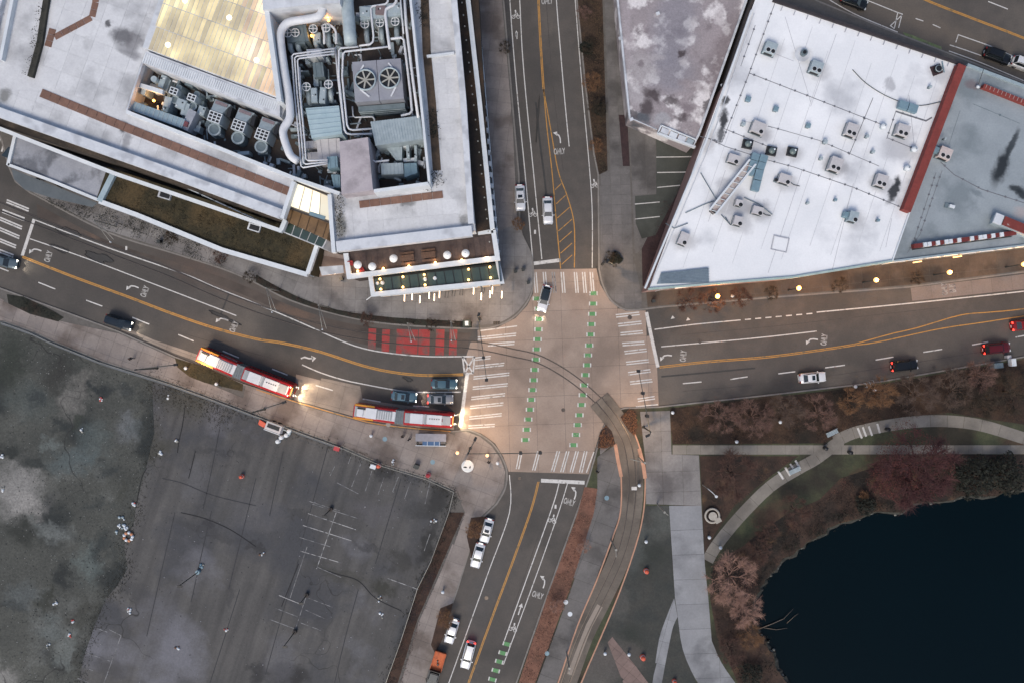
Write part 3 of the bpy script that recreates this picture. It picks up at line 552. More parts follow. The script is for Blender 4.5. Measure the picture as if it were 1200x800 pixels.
for a, b, k in (((605,549),(608.5,531),0),((624,550.5),(630,528),0),((646,552),(653,528),0),((657,552.5),(664,528),0),((668,552.8),(675,528),0),((679,553),(685,528),0),((687,553.3),(696,529),1)):
    (P_([a,b],.2,WHITEP,'crosswalk_bar',ZX) if k else pair(a, b, 2.8, .2))
P_([(757.5,366),(763,393),(771,430)], .6, WHITEP, 'stop_line', .03)
P_([(548,437),(546,450),(539.5,500)], .6, WHITEP, 'stop_line', .03)
P_([(40,257),(26,300)], .55, WHITEP, 'stop_line')
P_([(634,562.5),(685,565)], .65, WHITEP, 'stop_line')
for s in ([(542,417.5),(556,417.5)],[(556,417.5),(554.5,437)],[(554.5,437),(544.5,437)],[(544.5,437),(542,417.5)],[(542,417.5),(554.5,437)],[(556,417.5),(544.5,437)]): P_(s, .28, WHITEP, 'keep_clear_box', .034)
# west street crosswalk at the left edge
for a_, b_ in (((8,234.5),(34,245)),((3,246),(29,256)),((0,255),(26,266)),((-4,265.5),(23,277)),((-8,277),(19,288)),((-12,288.5),(16,299))): pair(a_, b_, -.4, 2.8, .26, z=.012)
for x in (-4,2): P_([(x+6,155),(x,178)], .3, WHITEP, 'crosswalk_bar')
# west leg
P_([(41,258),(125,290),(215,321),(250,336),(300,356),(350,377),(402,400),(430,409),(460,414),(500,417.5),(542,417.5)], .2)
P_([(35,280),(100,302.5),(175,331),(277,370)], .18)
for o_ in (-.15,.15):
    P_([(26,301+o_*6),(87,325+o_*6),(150,348+o_*6),(200,367+o_*6),(250,384+o_*6),(300,397+o_*6),(332,402+o_*6),(375,412+o_*6),(425,428+o_*6),(462,436+o_*6),(500,439.5+o_*6),(543,438.5+o_*6)], .19, YELP, 'centre_line')
    P_([(773,430+o_*6),(830,423.5+o_*6),(900,418+o_*6),(975,408+o_*6),(1005,403+o_*6)], .15, YELP, 'centre_line')
for a, b in (((45,331),(65,339)),((101,352),(120,359)),((155,372),(175,380)),((209,392),(227,399.5)),((261,411),(280,419)),((319,432),(337,439)),((370,451),(390,457)),((425,467),(446,470.5)),((484,475.3),(503,476.2)),((-8,311),(10,318)),
             ((800,449),(822,447)),((856,444),(876,441)),((912,437.5),(932,435)),((967,430.5),(990,427.5)),((1026,421.5),(1047,418)),((1082,412.5),(1104,409)),((1139,404),(1158,400.5)),((1190,395),(1212,391))): P_([a,b], .2, WHITEP, 'lane_dash', .024)
P_([(354,427),(375,436),(400,444),(425,449.5),(460,456),(487,459),(540,459)], .2)
# east leg
P_([(767,386),(815,380),(868,375)], .18)
for k in range(7): P_([(873+k*12,374.6-k*1.1),(880+k*12,374-k*1.1)], .2, WHITEP, 'lane_dash')
P_([(957,366),(1067,355.5),(1200,341.5),(1330,326)], .2)
P_([(775,406),(848,399.5),(900,394.5),(957,388)], .18)
P_([(1005,402),(1045,391),(1075,384),(1125,369.5),(1160,366),(1200,362),(1330,345)], .17, YELP, 'centre_line')
P_([(1005,404),(1032,400),(1100,385.5),(1150,378),(1200,370.5),(1330,352)], .17, YELP, 'centre_line')
# south leg
P_([(597,556),(597,600),(573,668),(549,735),(525,802),(505,855)], .16)
P_([(655,566),(645,600),(600,725),(591,750)], .17)
P_([(665,566),(654.5,600),(628,675),(600,751),(590,778)], .15)
# green cycle crossing blocks with white ends
def gblk(x, y, a, w=9.2, h=4.6, fade=False):
    c = W2((x,y)); ca, sa = math.cos(a), math.sin(a); s = HC/FP
    MB().box((c[0],c[1],ZX+.001), (w*s*.8,h*s,.004), a).build('cycle_block', GREENP, road)
    for k in (-1,1): MB().box((c[0]+k*w*s*.45*ca, c[1]+k*w*s*.45*sa, ZX+.003), (.22,h*s,.004), a).build('cycle_block_edge', WHITEP, road)
for x,y in ((629,350),(631,362),(631.5,374),(631,386),(630,397.5),(629,409),(628,421),(626.5,433),(625.3,445),(624,456.5),(622.5,468),(621,479.5),(619,491),(617.3,503),(615.6,515)): gblk(x,y,0)
for x,y in ((695.5,344),(695,356),(694,368),(693,380),(692,392),(690.5,404.5),(689,416),(688,427.5),(686,439),(684.5,451),(683,462.5),(681.5,474),(679,486),(677,497.5),(675,509),(672,521)): gblk(x,y,0)
for x,y in ((594,754),(589,764.5),(585,774.5),(581,785),(577,795.5),(573,806)): gblk(x,y,R(-15))
# red bus lane patches
for x0,x1,a,b in ((431,440,385,409),(447,456,386,412),(464,489,386,414.5),(490,503,386,415.5),(510,520,386,416),(526,535,386,416)):
    P_([((x0+x1)/2+1,a),((x0+x1)/2,b)], (x1-x0)*.1515, REDP, 'bus_lane_patch', .005)
# arrows, bicycles and lettering
def arrow(x, y, rz, kind='left', s=1.0, m=WHITEP, z=.009):
    mb = MB(); 
    if kind == 'left':
        mb.ribbon([(0.35,-1.1),(.35,-.3),(.2,.25),(-.25,.62)], .22, None, z); mb.prism([(-.15,.22),(-.1,1.0),(-.85,.82)], 0, z, walls=False)
    elif kind == 'curve':
        mb.ribbon([(-1.0,.5),(-.3,.45),(.3,-.1),(1.0,-.4)], .26, None, z); mb.prism([(.6,-.9),(1.5,-.55),(.9,.2)], 0, z, walls=False)
    else:
        mb.ribbon([(0,-1.1),(0,.4)], .2, None, z); mb.prism([(-.4,.35),(.4,.35),(0,1.1)], 0, z, walls=False)
    o = mb.build('turn_arrow', m, road); o.location = (*W2((x,y)), 0); o.rotation_euler = (0,0,rz); o.scale = (s,s,1)
LETP = mat('worn_letter_paint','a5a29e','b2afab',2,.7,fine=.1,c4='6b6762',s4=1.8,t4=(.5,.6))
def letter(txt, x, y, rz, size=1.32, st=(.56,1.1), m=LETP, z=.0095, parent=None):
    c = bpy.data.curves.new('lettering', 'FONT'); c.body = txt; c.size = size; c.align_x = 'CENTER'; c.align_y = 'CENTER'; c.fill_mode = 'BOTH'; c.offset = .045
    c.materials.append(m); o = bpy.data.objects.new('road_lettering', c); COL.objects.link(o); o.parent = parent or road
    o.location = (*W2((x,y)), z); o.rotation_euler = (0,0,rz); o.scale = (st[0], st[1], 1)
for x,y,r_ in ((57,301,72),(170,342,68),(274.5,383,66),(801,417,84),(966,398,82),(667,588,-18),(630,697,-18),(655.5,178,4),(641,2,3)): letter('ONLY', x, y, R(r_))
for x,y,r_ in ((41,294,70),(155,337,68),(260,375,66),(780,418,84),(951,399,82),(673,577,-18),(636.5,681,-18),(654,161,4)): arrow(x,y,R(r_),'left')
arrow(360,420,R(25),'curve',1.0); arrow(609.5,713,R(-18),'straight'); arrow(605.5,41,R(5),'straight',.7)
def bikesym(x, y, rz, m=WHITEP):
    mb = MB()
    for c in ((-.42,0),(.42,0)):
        mb.ribbon([(c[0]+.3*math.cos(t*math.pi/5), c[1]+.3*math.sin(t*math.pi/5)) for t in range(10)], .1, None, .01, closed=True)
    mb.ribbon([(-.42,0),(-.1,.5),(.3,.5),(.42,0)], .1, None, .011); mb.ribbon([(-.1,.5),(.05,0),(.3,.5)], .1, None, .012); mb.ribbon([(.3,.5),(.25,.7)], .1, None, .013)
    mb.ribbon([(0,.7),(-.1,1.2)], .25, None, .014)
    o = mb.build('cycle_symbol', m, road); o.location = (*W2((x,y)),0); o.rotation_euler = (0,0,rz)
for x,y,r_ in ((604.5,20,0),(624.5,252,0),(697,218,5),(647,610,-20),(601,737,-20)): bikesym(x,y,R(r_))
for x,y in ((605.5,41),(627,272),(651,593),(147,277),(148,291)): MB().box((*W2((x,y)),.006),(.35,.7,.006)).build('small_mark', WHITEP, road)
for x,y in ((788,372),(806,374),(720,598)): MB().prism(PL([(x-2,y+2),(x+3,y+1),(x,y-2)]),0,.009,walls=False).build('small_mark', WHITEP, road)
letter('BUS', 1116.5, 338, R(97), 1.5, (.6,1.1), FADEP, .03); letter('ONLY', 1107, 339, R(97), 1.4, (.55,1), FADEP, .03)
# top right street
tsl = lambda a: a
for o_ in (-.14,.14):
    P_([(1040,-25+o_*6),(1080,-2+o_*6),(1140,22+o_*6),(1200,45+o_*6),(1330,98+o_*6)], .18, YELP, 'centre_line')
P_([(1158,2),(1181,11)], .18); P_([(1214,24),(1237,33)], .18)
P_([(990,-14),(1017,1),(1052,15),(1048,34)], .16, smooth=False); P_([(1052,15),(1058,17)], .16)
P_([(965,-4),(1000,16),(1040,33),(1052,38)], .16)
P_([(1048,34),(1043,30)], .16); P_([(1057,17),(1053,33)], .16); P_([(1044,30),(1057,18)], .16)
P_([(1120,50),(1123,41),(1160,54),(1200,72),(1300,110)], .16, smooth=False)
P_([(1113,53),(1140,62),(1200,84),(1290,118)], .16)
P_([(1112,60),(1150,74),(1200,95)], .14)
for a,b in (((1073,22),(1082,25)),((1093,29),(1102,33))): P_([a,b], .16)
MB().prism(PL([(1058,38),(1068,41),(1090,50),(1103,55),(1104,62),(1085,57),(1064,47)]),0,.007,walls=False).build('green_lane_patch', mat('worn_green','55643f','6f7a58',1.2,.8,c3='4d4840',s3=1.0,t3=(.48,.6),fine=.2), road)
# manhole covers, tar patches, old cuts
for x,y,r_ in ((456,497,.35),(609,560,.3),(738,372,.4),(470,420,.3),(213,431,.3),(660,480,.35),(740,604,.4),(690,590,.3),(820,400,.35),(760,568,.4),(550,606,.5),(578,550,.55),(1095,430,.35),(570,700,.35)):
    MB().cyl((*W2((x,y)),0), r_, .034 if y<552 else .03, 16).build('manhole_cover', RAIL, road)
for i,(x,y,a,b,r_) in enumerate([(80,272,14,4,.35),(70,292,10,3,.3),(115,302,16,5,.4),(262,372,18,2,.4),(478,444,6,2,.2),(700,330,2,14,0),(630,140,1.2,24,.06)]):
    c=blob(x,y,a,b,i+120,mat('tar_patch','33312f','3b3937',.6,.7,.1,fine=.1),road,'tar_patch',.0055,r_)
paint([(628,120),(633,170),(637,200),(641,235)],.35,MC['tar_patch'],road,'tar_seam',.0062,0,True)
for pts in ([(60,290),(125,313),(200,342),(262,364)],[(80,345),(160,374),(240,398),(330,423),(420,450)],[(800,392),(900,383),(1000,372),(1100,361)],[(800,458),(900,449),(1000,436),(1150,412)],[(640,0),(648,100),(660,200)],[(585,690),(566,748),(550,800)],[(640,600),(618,665),(600,715)]):
    paint(pts, .12, mat('paving_joint','403c39','4a4542',.8,.8,fine=.1), road, 'paving_seam', .0058, 0, True)
paint([(775,441),(820,437),(885,431)],.3,MC['tar_patch'],road,'tar_seam',.0062,0,True)
paint([(268,345),(262,360),(258,370)],.3,MC['tar_patch'],road,'tar_seam',.0062,0,True)
# ---------------------------------------------------------------- buildings
def facade_windows(parent, a, b, z0, z1, n, m=WINB, frac=.8, name='window'):
    """recessed-looking glazed openings with frames, set in the wall from a to b (world xy)"""
    L = math.hypot(b[0]-a[0], b[1]-a[1]); ang = math.atan2(b[1]-a[1], b[0]-a[0]); w = L/n
    for i in range(n):
        t = (i+.5)/n; x, y = a[0]+(b[0]-a[0])*t, a[1]+(b[1]-a[1])*t
        f = MB().box((x, y, (z0+z1)/2), (w*frac, .16, z1-z0), ang).build('window_frame', PARW, parent)
        MB().box((x, y, (z0+z1)/2), (w*frac-.25, .24, z1-z0-.25), ang).build('pane', m, f)
def hanging(parent, name, mb, m): return mb.build(name, m, parent)
Z1 = 12.0; ZS = 15.0; ZP = 8.5
mk = thing('market_building', 'large pale roofed market building with glowing glass skylight and sunken plant yards', 'building', (0,0,0))
hole = PL([(148,131,Z1),(167,73,Z1),(235,101,Z1),(330,139,Z1),(327,118,ZS),(312,8,ZS),(312,-60,ZS),(478,-60,ZS),(481,0,ZS),(503,214,ZS),(438,223,ZS),(400,226,ZS),(345,208,Z1)])
outer = PL([(-150,-80),(-150,76),(0,131),(329,250),(345,211),(388,227),(393,290),(557,270),(532,0),(522,-80)], Z1)
skyp = PL([(205,-40,Z1),(191,0,Z1),(171,59,Z1),(328,118,Z1),(312,8,Z1),(308,-40,Z1)])
MB().prism(outer, 0, Z1, [hole]).build('main_roof', [ROOFL, WALLB], mk)
MB().prism(hole, 0, ZP, walls=False).build('yard_floor', DARK, mk)
# deck boards of the pale roof
slabs(PL([(60,-20),(195,-20),(171,58),(166,72),(147,129),(50,101),(44,92)], Z1), R(-20), 3.2, 3.2, Z1-.02, Z1+.03, ROOFL, mk, 'roof_paver', gap=.04, limit=220)
slabs(PL([(395,245),(430,240),(520,231),(520,200),(505,0),(500,-40),(527,-40),(530,0),(548,262),(396,283)], Z1), R(5), 2.4, 2.4, Z1-.02, Z1+.03, ROOFL, mk, 'roof_paver', gap=.04, limit=220)
slabs(PL([(0,105),(48,108),(150,155),(320,222),(330,228),(326,240),(200,193),(0,122)], Z1), R(-20), 3.0, 3.0, Z1-.02, Z1+.03, ROOFL, mk, 'roof_paver', gap=.04, limit=220)
# brown tile walks
def rib(parent, pts, w, z0, z1, m, name, zz=None, closed=False):
    return MB().ribbon(PL(pts, z1 if zz is None else zz), w, z0, z1, closed).build(name, m, parent)
def tiles(pts, w, n, z, par):
    p = PL(pts, z); 
    for a, b in zip(p[:-1], p[1:]):
        L = math.hypot(b[0]-a[0], b[1]-a[1]); k = max(1, round(L/n)); ang = math.atan2(b[1]-a[1], b[0]-a[0])
        for i in range(k):
            t = (i+.5)/k; MB().box((a[0]+(b[0]-a[0])*t, a[1]+(b[1]-a[1])*t, z), (L/k-.06, w, .08), ang).build('roof_tile', TILEB, par)
tiles([(111,-30),(112,3),(108,20)], 1.0, 1.3, Z1+.05, mk); tiles([(107,21),(64,44)], .95, 1.3, Z1+.05, mk); tiles([(62,34),(56,55)], 1.1, 1.0, Z1+.05, mk)
tiles([(48,109),(146,149)], 1.35, 1.6, Z1+.05, mk); tiles([(146,149),(342,226)], 1.35, 1.6, Z1+.05, mk)
tiles([(421,240),(519,228)], 1.15, 1.6, Z1+.05, mk)
rib(mk, [(497,-20),(500,60),(506,120),(512,200)], 1.3, Z1, Z1+.07, mat('brown_gravel','463a30','5a4a3c',1.5,.95,.4,c3='352d26',s3=.4,fine=.25), 'gravel_strip')
# parapets
rib(mk, [(-150,77),(0,132),(200,203),(329,251)], 1.55, Z1-.6, Z1+.9, PARA, 'parapet')
rib(mk, [(330,256),(344,213)], .62, Z1-.5, Z1+.8, PARW, 'parapet')
rib(mk, [(148,131),(250,171),(345,209),(398,227)], .55, Z1-.5, Z1+.6, PARW, 'parapet')
rib(mk, [(148,131),(167,73)], .3, Z1-.3, Z1+.5, PARA, 'parapet')
rib(mk, [(386,228),(388,260),(391,296)], .62, Z1-.5, Z1+.8, PARW, 'parapet')
rib(mk, [(394,289),(553,270.5)], 1.65, Z1-.6, Z1+.9, PARA, 'parapet')
rib(mk, [(528,-40),(532,0),(543,120),(552,262)], .95, Z1-.6, Z1+.9, PARA, 'parapet')
rib(mk, [(500,66),(532,62)], .35, Z1, Z1+.5, PARW, 'divider')
# left bed with dark plants
rib(mk, [(57,-20),(52,10),(46,50),(35,90)], .9, Z1, Z1+.5, mat('planter_soil','2e2d28','3b3a33',1,.95,.4,fine=.25), 'planter')
rib(mk, [(18,-20),(10,20),(0,70)], .5, Z1-.6, Z1+.8, PARW, 'parapet')
rib(mk, [(5,-20),(-5,20),(-12,60)], .7, Z1-.6, Z1+.8, PARA, 'parapet')
# yard screens
def screen(pts, w, z0, z1, m, name='screen_wall'): return MB().ribbon(PL(pts, ZS), w, z0, z1).build(name, m, mk)
screen([(480,-60),(481,0),(503,215)], .38, Z1-.2, ZS, PARW); screen([(503,215),(438,224)], .5, Z1-.2, ZS, PARW)
screen([(327,119),(312,9),(310,-60)], .75, ZP, ZS, PARW)
MB().prism(PL([(398,166),(431,161),(437,223),(400,228)], ZS), ZP, ZS-.02).build('stair_roof', [mat('pinkish_roof','a39ba0','aea6aa',.4,.7,.1,fine=.06,c3='918a8e',s3=.25)], mk)
MB().prism(PL([(304,-80),(410,-80),(398,4),(372,5),(308,12)], ZS+.5), ZP, ZS+.5).build('plant_roof', PARA, mk)
# louvred band under the skylight
lou = PL([(171,60),(328,118),(328,137),(300,126),(235,100),(167,74)], Z1+.8)
MB().prism(lou, ZP, Z1+.8).build('louvre_plinth', PARA, mk)
a0, a1 = W2((170,62.5),Z1+.8), W2((327,120.5),Z1+.8)
dirv = ((a1[0]-a0[0]), (a1[1]-a0[1])); L_ = math.hypot(*dirv); ux, uy = dirv[0]/L_, dirv[1]/L_
for i in range(62):
    t = (i+.5)/62; wdt = 1.5
    x, y = a0[0]+dirv[0]*t, a0[1]+dirv[1]*t
    MB().bar((x, y, Z1+.84), (x+uy*wdt-.18*0, y-ux*wdt, Z1+.84), .2, .08).build('louvre', PARW, mk)
# big glowing skylight
SKG = []
def glow(name, c1, c2, c3, st):
    m = bpy.data.materials.new(name); m.use_nodes = True; N = m.node_tree.nodes; L = m.node_tree.links; b = N['Principled BSDF']
    tc = N.new('ShaderNodeTexCoord'); n = N.new('ShaderNodeTexNoise'); n.inputs['Scale'].default_value = .16; n.inputs['Detail'].default_value = 5; L.new(tc.outputs['Object'], n.inputs[0])
    r = N.new('ShaderNodeValToRGB'); e = r.color_ramp.elements; e[0].position = .36; e[0].color = c1+(1,); e[1].position = .54; e[1].color = c2+(1,); q = e.new(.66); q.color = c3+(1,)
    L.new(n.outputs['Fac'], r.inputs[0]); oi = N.new('ShaderNodeObjectInfo'); mr = N.new('ShaderNodeMapRange'); mr.inputs['To Min'].default_value = st*.6; mr.inputs['To Max'].default_value = st*1.3; L.new(oi.outputs['Random'], mr.inputs[0])
    L.new(r.outputs[0], b.inputs['Emission Color']); L.new(mr.outputs[0], b.inputs['Emission Strength']); b.inputs['Base Color'].default_value = (.25,.24,.22,1); b.inputs['Roughness'].default_value = .15
    return m
GL1 = glow('lit_skylight_glass', (.33,.25,.12), (.66,.53,.24), (1.0,.84,.42), .78); GL2 = glow('warm_lit_glass', (.36,.2,.1), (.75,.5,.28), (1.0,.74,.48), .85)
skf = MB().prism(skyp, ZP, Z1+1.0).build('skylight', PARA, mk)
sk_ang = math.atan2(uy, ux)
sky_px = PL([(208,-60),(192,0),(173,58),(328,116),(315,10),(311,-60)], Z1+1.12)
# panes follow the slope lines of the frame
o0 = W2((173,58), Z1+1.1)
slabs(sky_px, sk_ang, .72, 3.85, Z1+1.0, Z1+1.1, GL1, skf, 'pane', gap=.15, origin=o0, limit=290)
warm_ids = [o for o in bpy.data.objects if o.parent == skf and o.name.startswith('pane')]
for o in warm_ids:
    v = o.data.vertices[0].co
    if v.x > W2((285,0),Z1)[0] + random.uniform(-2, 2.5): o.data.materials[0] = GL2
for i, (px, py) in enumerate(((196,52),(216,0),(300,70),(268,20))):
    bl = MB().lathe((*W2((px,py),Z1+1.4), Z1+1.12), [(.05,0),(.42,.05),(.42,.1),(.05,.16)], 12).build('hanging_light', emit('light_disc', (1,.86,.62), 2.2), mk)
# lower skylight over the entrance
zz = 10.6
MB().prism(PL([(345,212),(388,228),(388,262),(335,243)], zz), 0, zz).build('entrance_roof', DARK, mk)
nsk = MB().prism(PL([(347,214),(386,230),(387,260),(337,242)], zz+.1), zz, zz+.1).build('entrance_skylight', mat('skylight_frame','6d6a62','7b776e',1,.5), mk)
GL3 = glow('entrance_glow', (.85,.62,.36), (1.0,.82,.55), (1.0,.92,.7), .85)
q = PL([(348,215.5),(385,230.5),(386,258.5),(338.5,241)], zz+.2)
for i in range(4):
    t0, t1 = i/4+.012, (i+1)/4-.012; lp = lambda a, b, t: (a[0]+(b[0]-a[0])*t, a[1]+(b[1]-a[1])*t)
    MB().prism([lp(q[0],q[1],t0), lp(q[0],q[1],t1), lp(q[3],q[2],t1), lp(q[3],q[2],t0)], zz+.1, zz+.2).build('pane', GL3, nsk)
MB().bar((*W2((363,250),zz+.3),zz+.32), (*W2((381,256),zz+.3),zz+.32), .6, .12).build('blue_blind', BLUEM, nsk)
MB().prism(PL([(337,243),(388,262),(383,281),(330,257)], 9), 0, 9).build('brown_canopy', mat('bronze_panel','6b5338','7c6143',.6,.5,c3='5a452f',s3=.4,fine=.1), mk)
for i in range(5):
    a = (343+i*10, 247+i*3.9); MB().bar((*W2(a,9.1),9.06), (*W2((a[0]-5,a[1]+16),9.1),9.06), .12, .1).build('canopy_rib', mat('bronze_rib','453523','54402b',1,.5), mk)
gc = MB().prism(PL([(335,259),(383,281),(378,291),(331,272)], 7.5), 0, 7.4).build('glass_canopy', PARA, mk)
q = PL([(336,260),(382,281.5),(377.5,290),(332.5,271.5)], 7.55)
for i in range(5):
    t0, t1 = i/5+.01, (i+1)/5-.01
    MB().prism([lp(q[0],q[1],t0), lp(q[0],q[1],t1), lp(q[3],q[2],t1), lp(q[3],q[2],t0)], 7.42, 7.5).build('pane', TEALG, gc)
# the middle ledge (dark strip) and its thin white parapet
ZL = 9.0
MB().prism(PL([(-150,60),(0,128),(332,240),(334,262),(200,214),(133,190),(0,148),(-150,92)], ZL), 0, ZL).build('gravel_ledge', GRAVEL, mk)
rib(mk, [(-150,96),(0,151),(133,203),(250,243),(330,271)], .62, ZL-.4, ZL+.5, PARW, 'parapet')
rib(mk, [(329,270),(334,258)], .7, ZL-.4, ZL+.55, PARW, 'parapet')
# planted roof
ZG = 5.2
MB().prism(PL([(126,196),(340,266),(372,285),(364,322),(250,290),(112,236)], ZG), 0, ZG).build('planted_roof', GROOF, mk)
rib(mk, [(133,202),(116,236)], .9, ZG-.3, ZG+.6, mat('bluish_cap','8fa2ac','9cadb6',.6,.6,fine=.05), 'parapet')
rib(mk, [(116,236),(160,252),(260,293),(360,322)], .8, ZG-.3, ZG+.5, PARW, 'parapet')
rib(mk, [(371,288),(360,321)], .7, ZG-.3, ZG+.55, PARW, 'parapet')
for x,y in ((193,229),(298,267)):
    h = MB().box((*W2((x,y),ZG+.3),ZG+.2), (2.1,1.2,.5), R(-17)).build('roof_hatch', PARA, mk)
    MB().box((*W2((x,y),ZG+.5),ZG+.43), (1.7,.85,.08), R(-17)).build('hatch_cover', BLACK, h)
# pale canopy roof at the far left corner
ZC = 5.0
MB().prism(PL([(16,158),(132,203),(116,234),(9,194)], ZC), ZC-.6, ZC).build('canopy_roof', mat('canopy_membrane','878a92','9a9da5',.3,.7,.1,c3='62656c',s3=.25,t3=(.5,.62),fine=.1), mk)
rib(mk, [(17,160),(9,194)], .55, ZC-.7, ZC+.35, PARW, 'parapet'); rib(mk, [(9,193),(60,212),(116,235)], .5, ZC-.7, ZC+.35, PARW, 'parapet')
MB().prism(PL([(30,180),(132,210),(116,228),(22,190)], .2), 0, ZC-.7).build('ground_floor_wall', WINB, mk)
cg = MB().prism(PL([(13,198),(114,238),(108,243),(60,232),(28,222),(16,210)], 3.4), 3.25, 3.34).build('glass_awning', mat('awning_glass','53585a','606567',.5,.3,fine=.06), mk)
# east ledge with small white up-lights
MB().prism(PL([(530,-80),(556,-80),(577,268),(553,273),(535,0)], ZL), 0, ZL).build('gravel_ledge', mat('dark_planter','221d19','2e2620',1.2,.95,.4,c3='3e2f23',s3=.2,fine=.25), mk)
rib(mk, [(541,-80),(548.5,0),(562,120),(577,268)], .75, ZL-.4, ZL+.5, PARW, 'parapet')
for i in range(22):
    y = 6+i*13.2+random.uniform(-3,3); x = 541+ y*.115
    MB().cyl((*W2((x,y),ZL+.15),ZL), .12, .15, 8).build('roof_uplight', mat('lens_white','8f8d86','a5a39b',1,.5), mk)
# slim glazed fin east of the ledge
rib(mk, [(545,-80),(553,0),(568,150),(583,290),(587,330)], .32, 5.6, 7.2, mat('blue_glass_fin','3a4650','4a5660',1,.2,fine=.05), 'glass_fin')
for i in range(24):
    t = i/23; x = 554+t*30; y = -4+t*300; MB().box((*W2((x,y),7.3),7.0), (.5,.75,.55), R(-6)).build('fin_bracket', PARW, mk)
# terrace with parasols
ZT = 8.0
MB().prism(PL([(404,294),(553,270),(578,270),(583,303),(409,325)], ZT), 0, ZT).build('terrace_floor', mat('terrace_deck','3c3230','493d3a',.8,.8,.2,c3='2f2826',s3=.3,fine=.15), mk)
slabs(PL([(408,299),(575,276),(580,300),(411,320)], ZT), R(8), .95, 3.4, ZT, ZT+.04, mat('terrace_paver','433836','52443f',.8,.8,.2,rand=.2,fine=.15), mk, 'deck_board', gap=.05)
rib(mk, [(405,297),(409,324),(583,302.5),(578,270)], .8, ZT-.4, ZT+.6, PARW, 'parapet')
rib(mk, [(560,273),(578,271)], .6, ZT-.4, ZT+.6, PARW, 'parapet')
ZA = 6.2
MB().prism(PL([(436,324),(584,308),(588,331),(437,345)], ZA), 0, ZA).build('arcade_roof', mat('dark_roof_glass_frame','191d1b','222724',1,.3,fine=.05), mk)
at = MB().prism(PL([(438,326),(582,310),(585,328),(439,342)], ZA+.05), ZA, ZA+.04).build('arcade_glazing', BLACK, mk)
q = PL([(438,327),(582,311),(585,327),(440,341)], ZA+.08)
for i in range(14):
    t0, t1 = i/14+.004, (i+1)/14-.004
    MB().prism([lp(q[0],q[1],t0), lp(q[0],q[1],t1), lp(q[3],q[2],t1), lp(q[3],q[2],t0)], ZA+.04, ZA+.1).build('pane', TEALG, at)
rib(mk, [(434,324),(437,345),(588,330),(583,306)], .75, ZA-.4, ZA+.5, PARW, 'parapet')
rib(mk, [(446,347),(560,336)], .25, ZA-1.0, ZA-.6, PARW, 'gutter')
MB().bar((*W2((437,346),ZA),ZA), (*W2((431,352),2),3), .12).build('downpipe', PARW, mk)
# warm lights along the terrace and arcade
for x,y in ((419,318),(449,315),(479,312),(510,308),(541,305),(570,303)):
    o = MB().lathe((*W2((x,y),ZT+.5),ZT+.35), [(.03,-.15),(.2,-.08),(.24,.03),(.14,.14),(.0,.18)], 10).build('terrace_light', emit('warm_lamp', (1,.56,.2), 3.2), mk); plight(mk, (*W2((x,y-1),ZT+.5),ZT+.75), WARM, 45)
for x,y in ((445,327),(472,324.5),(497,322),(549,315.5),(574,313),(446,339),(472,336.5),(498,334),(549,328),(575,325.5)):
    o = MB().lathe((*W2((x,y),ZA+.5),ZA+.3), [(.03,-.15),(.2,-.08),(.22,.03),(.0,.16)], 10).build('roof_light', emit('warm_lamp', (1,.56,.2), 3.2), mk); plight(mk, (*W2((x,y),ZA+.5),ZA+.6), (1,.5,.12), 34)
for i,(x,y,r_) in enumerate(((498,327,.35),(509.5,326,.35),(442,332,.28),(448,331.5,.35))):
    tag(MB().cyl((*W2((x,y),ZA+.3),ZA+.1), r_, .35, 12, r2=r_*.7).build('roof_vent', PARW), 'small round white vent on the dark glass arcade roof, '+['fourth','rightmost','leftmost','second'][i]+' of its row' if i != 0 else 'small round white vent on the dark glass arcade roof, third of its row', 'vent')
# wall windows (seen from the street side)
a = W2((409,325),ZT); b = W2((583,303),ZT)
facade_windows(mk, W2((440,345),ZA), W2((587,331),ZA), .6, 3.6, 12, emit('shop_glow', (.75,.48,.26), .6, (.05,.05,.05)))
facade_windows(mk, W2((118,238),ZG), W2((360,322),ZG), .5, 3.8, 16)
facade_windows(mk, W2((558,-20),7), W2((587,325),7), .5, 4.2, 16)
facade_windows(mk, W2((200,212),ZL), W2((330,271),ZL), 5.8, 8.4, 8)
# red lit sign on the wall and warm entrance light
MB().box((*W2((240.5,282),4.2),4.2), (.25,1.0,.5), R(-15)).build('red_sign', emit('red_sign_light', (1,.06,.03), 6), mk); plight(mk, (*W2((240,286),3.6),3.6), (1,.1,.06), 25)
plight(mk, (*W2((392,325),2.6),2.6), WARM2, 120)
MB().prism(PL([(374,313),(402,311),(403,320),(377,323)], 2.8), 2.6, 2.8).build('door_canopy', PARA, mk)
# entrance court paving (pinkish steps)
MB().prism(PL([(372,290),(392,298),(404,298),(408,320),(372,325),(362,320)], .2), .1, .2).build('entrance_court', mat('court_stone','86756d','938178',.4,.8,.1,c3='756760',s3=.2,fine=.08), nw)
for i in range(3): MB().prism(PL([(378,290+i*2),(393,297),(404,300),(404,304+i*2),(380,300)], .2), .2, .32-.04*i+.1).build('step', mat('court_step','93857f','a3958e',.4,.8), nw) if i == 0 else None

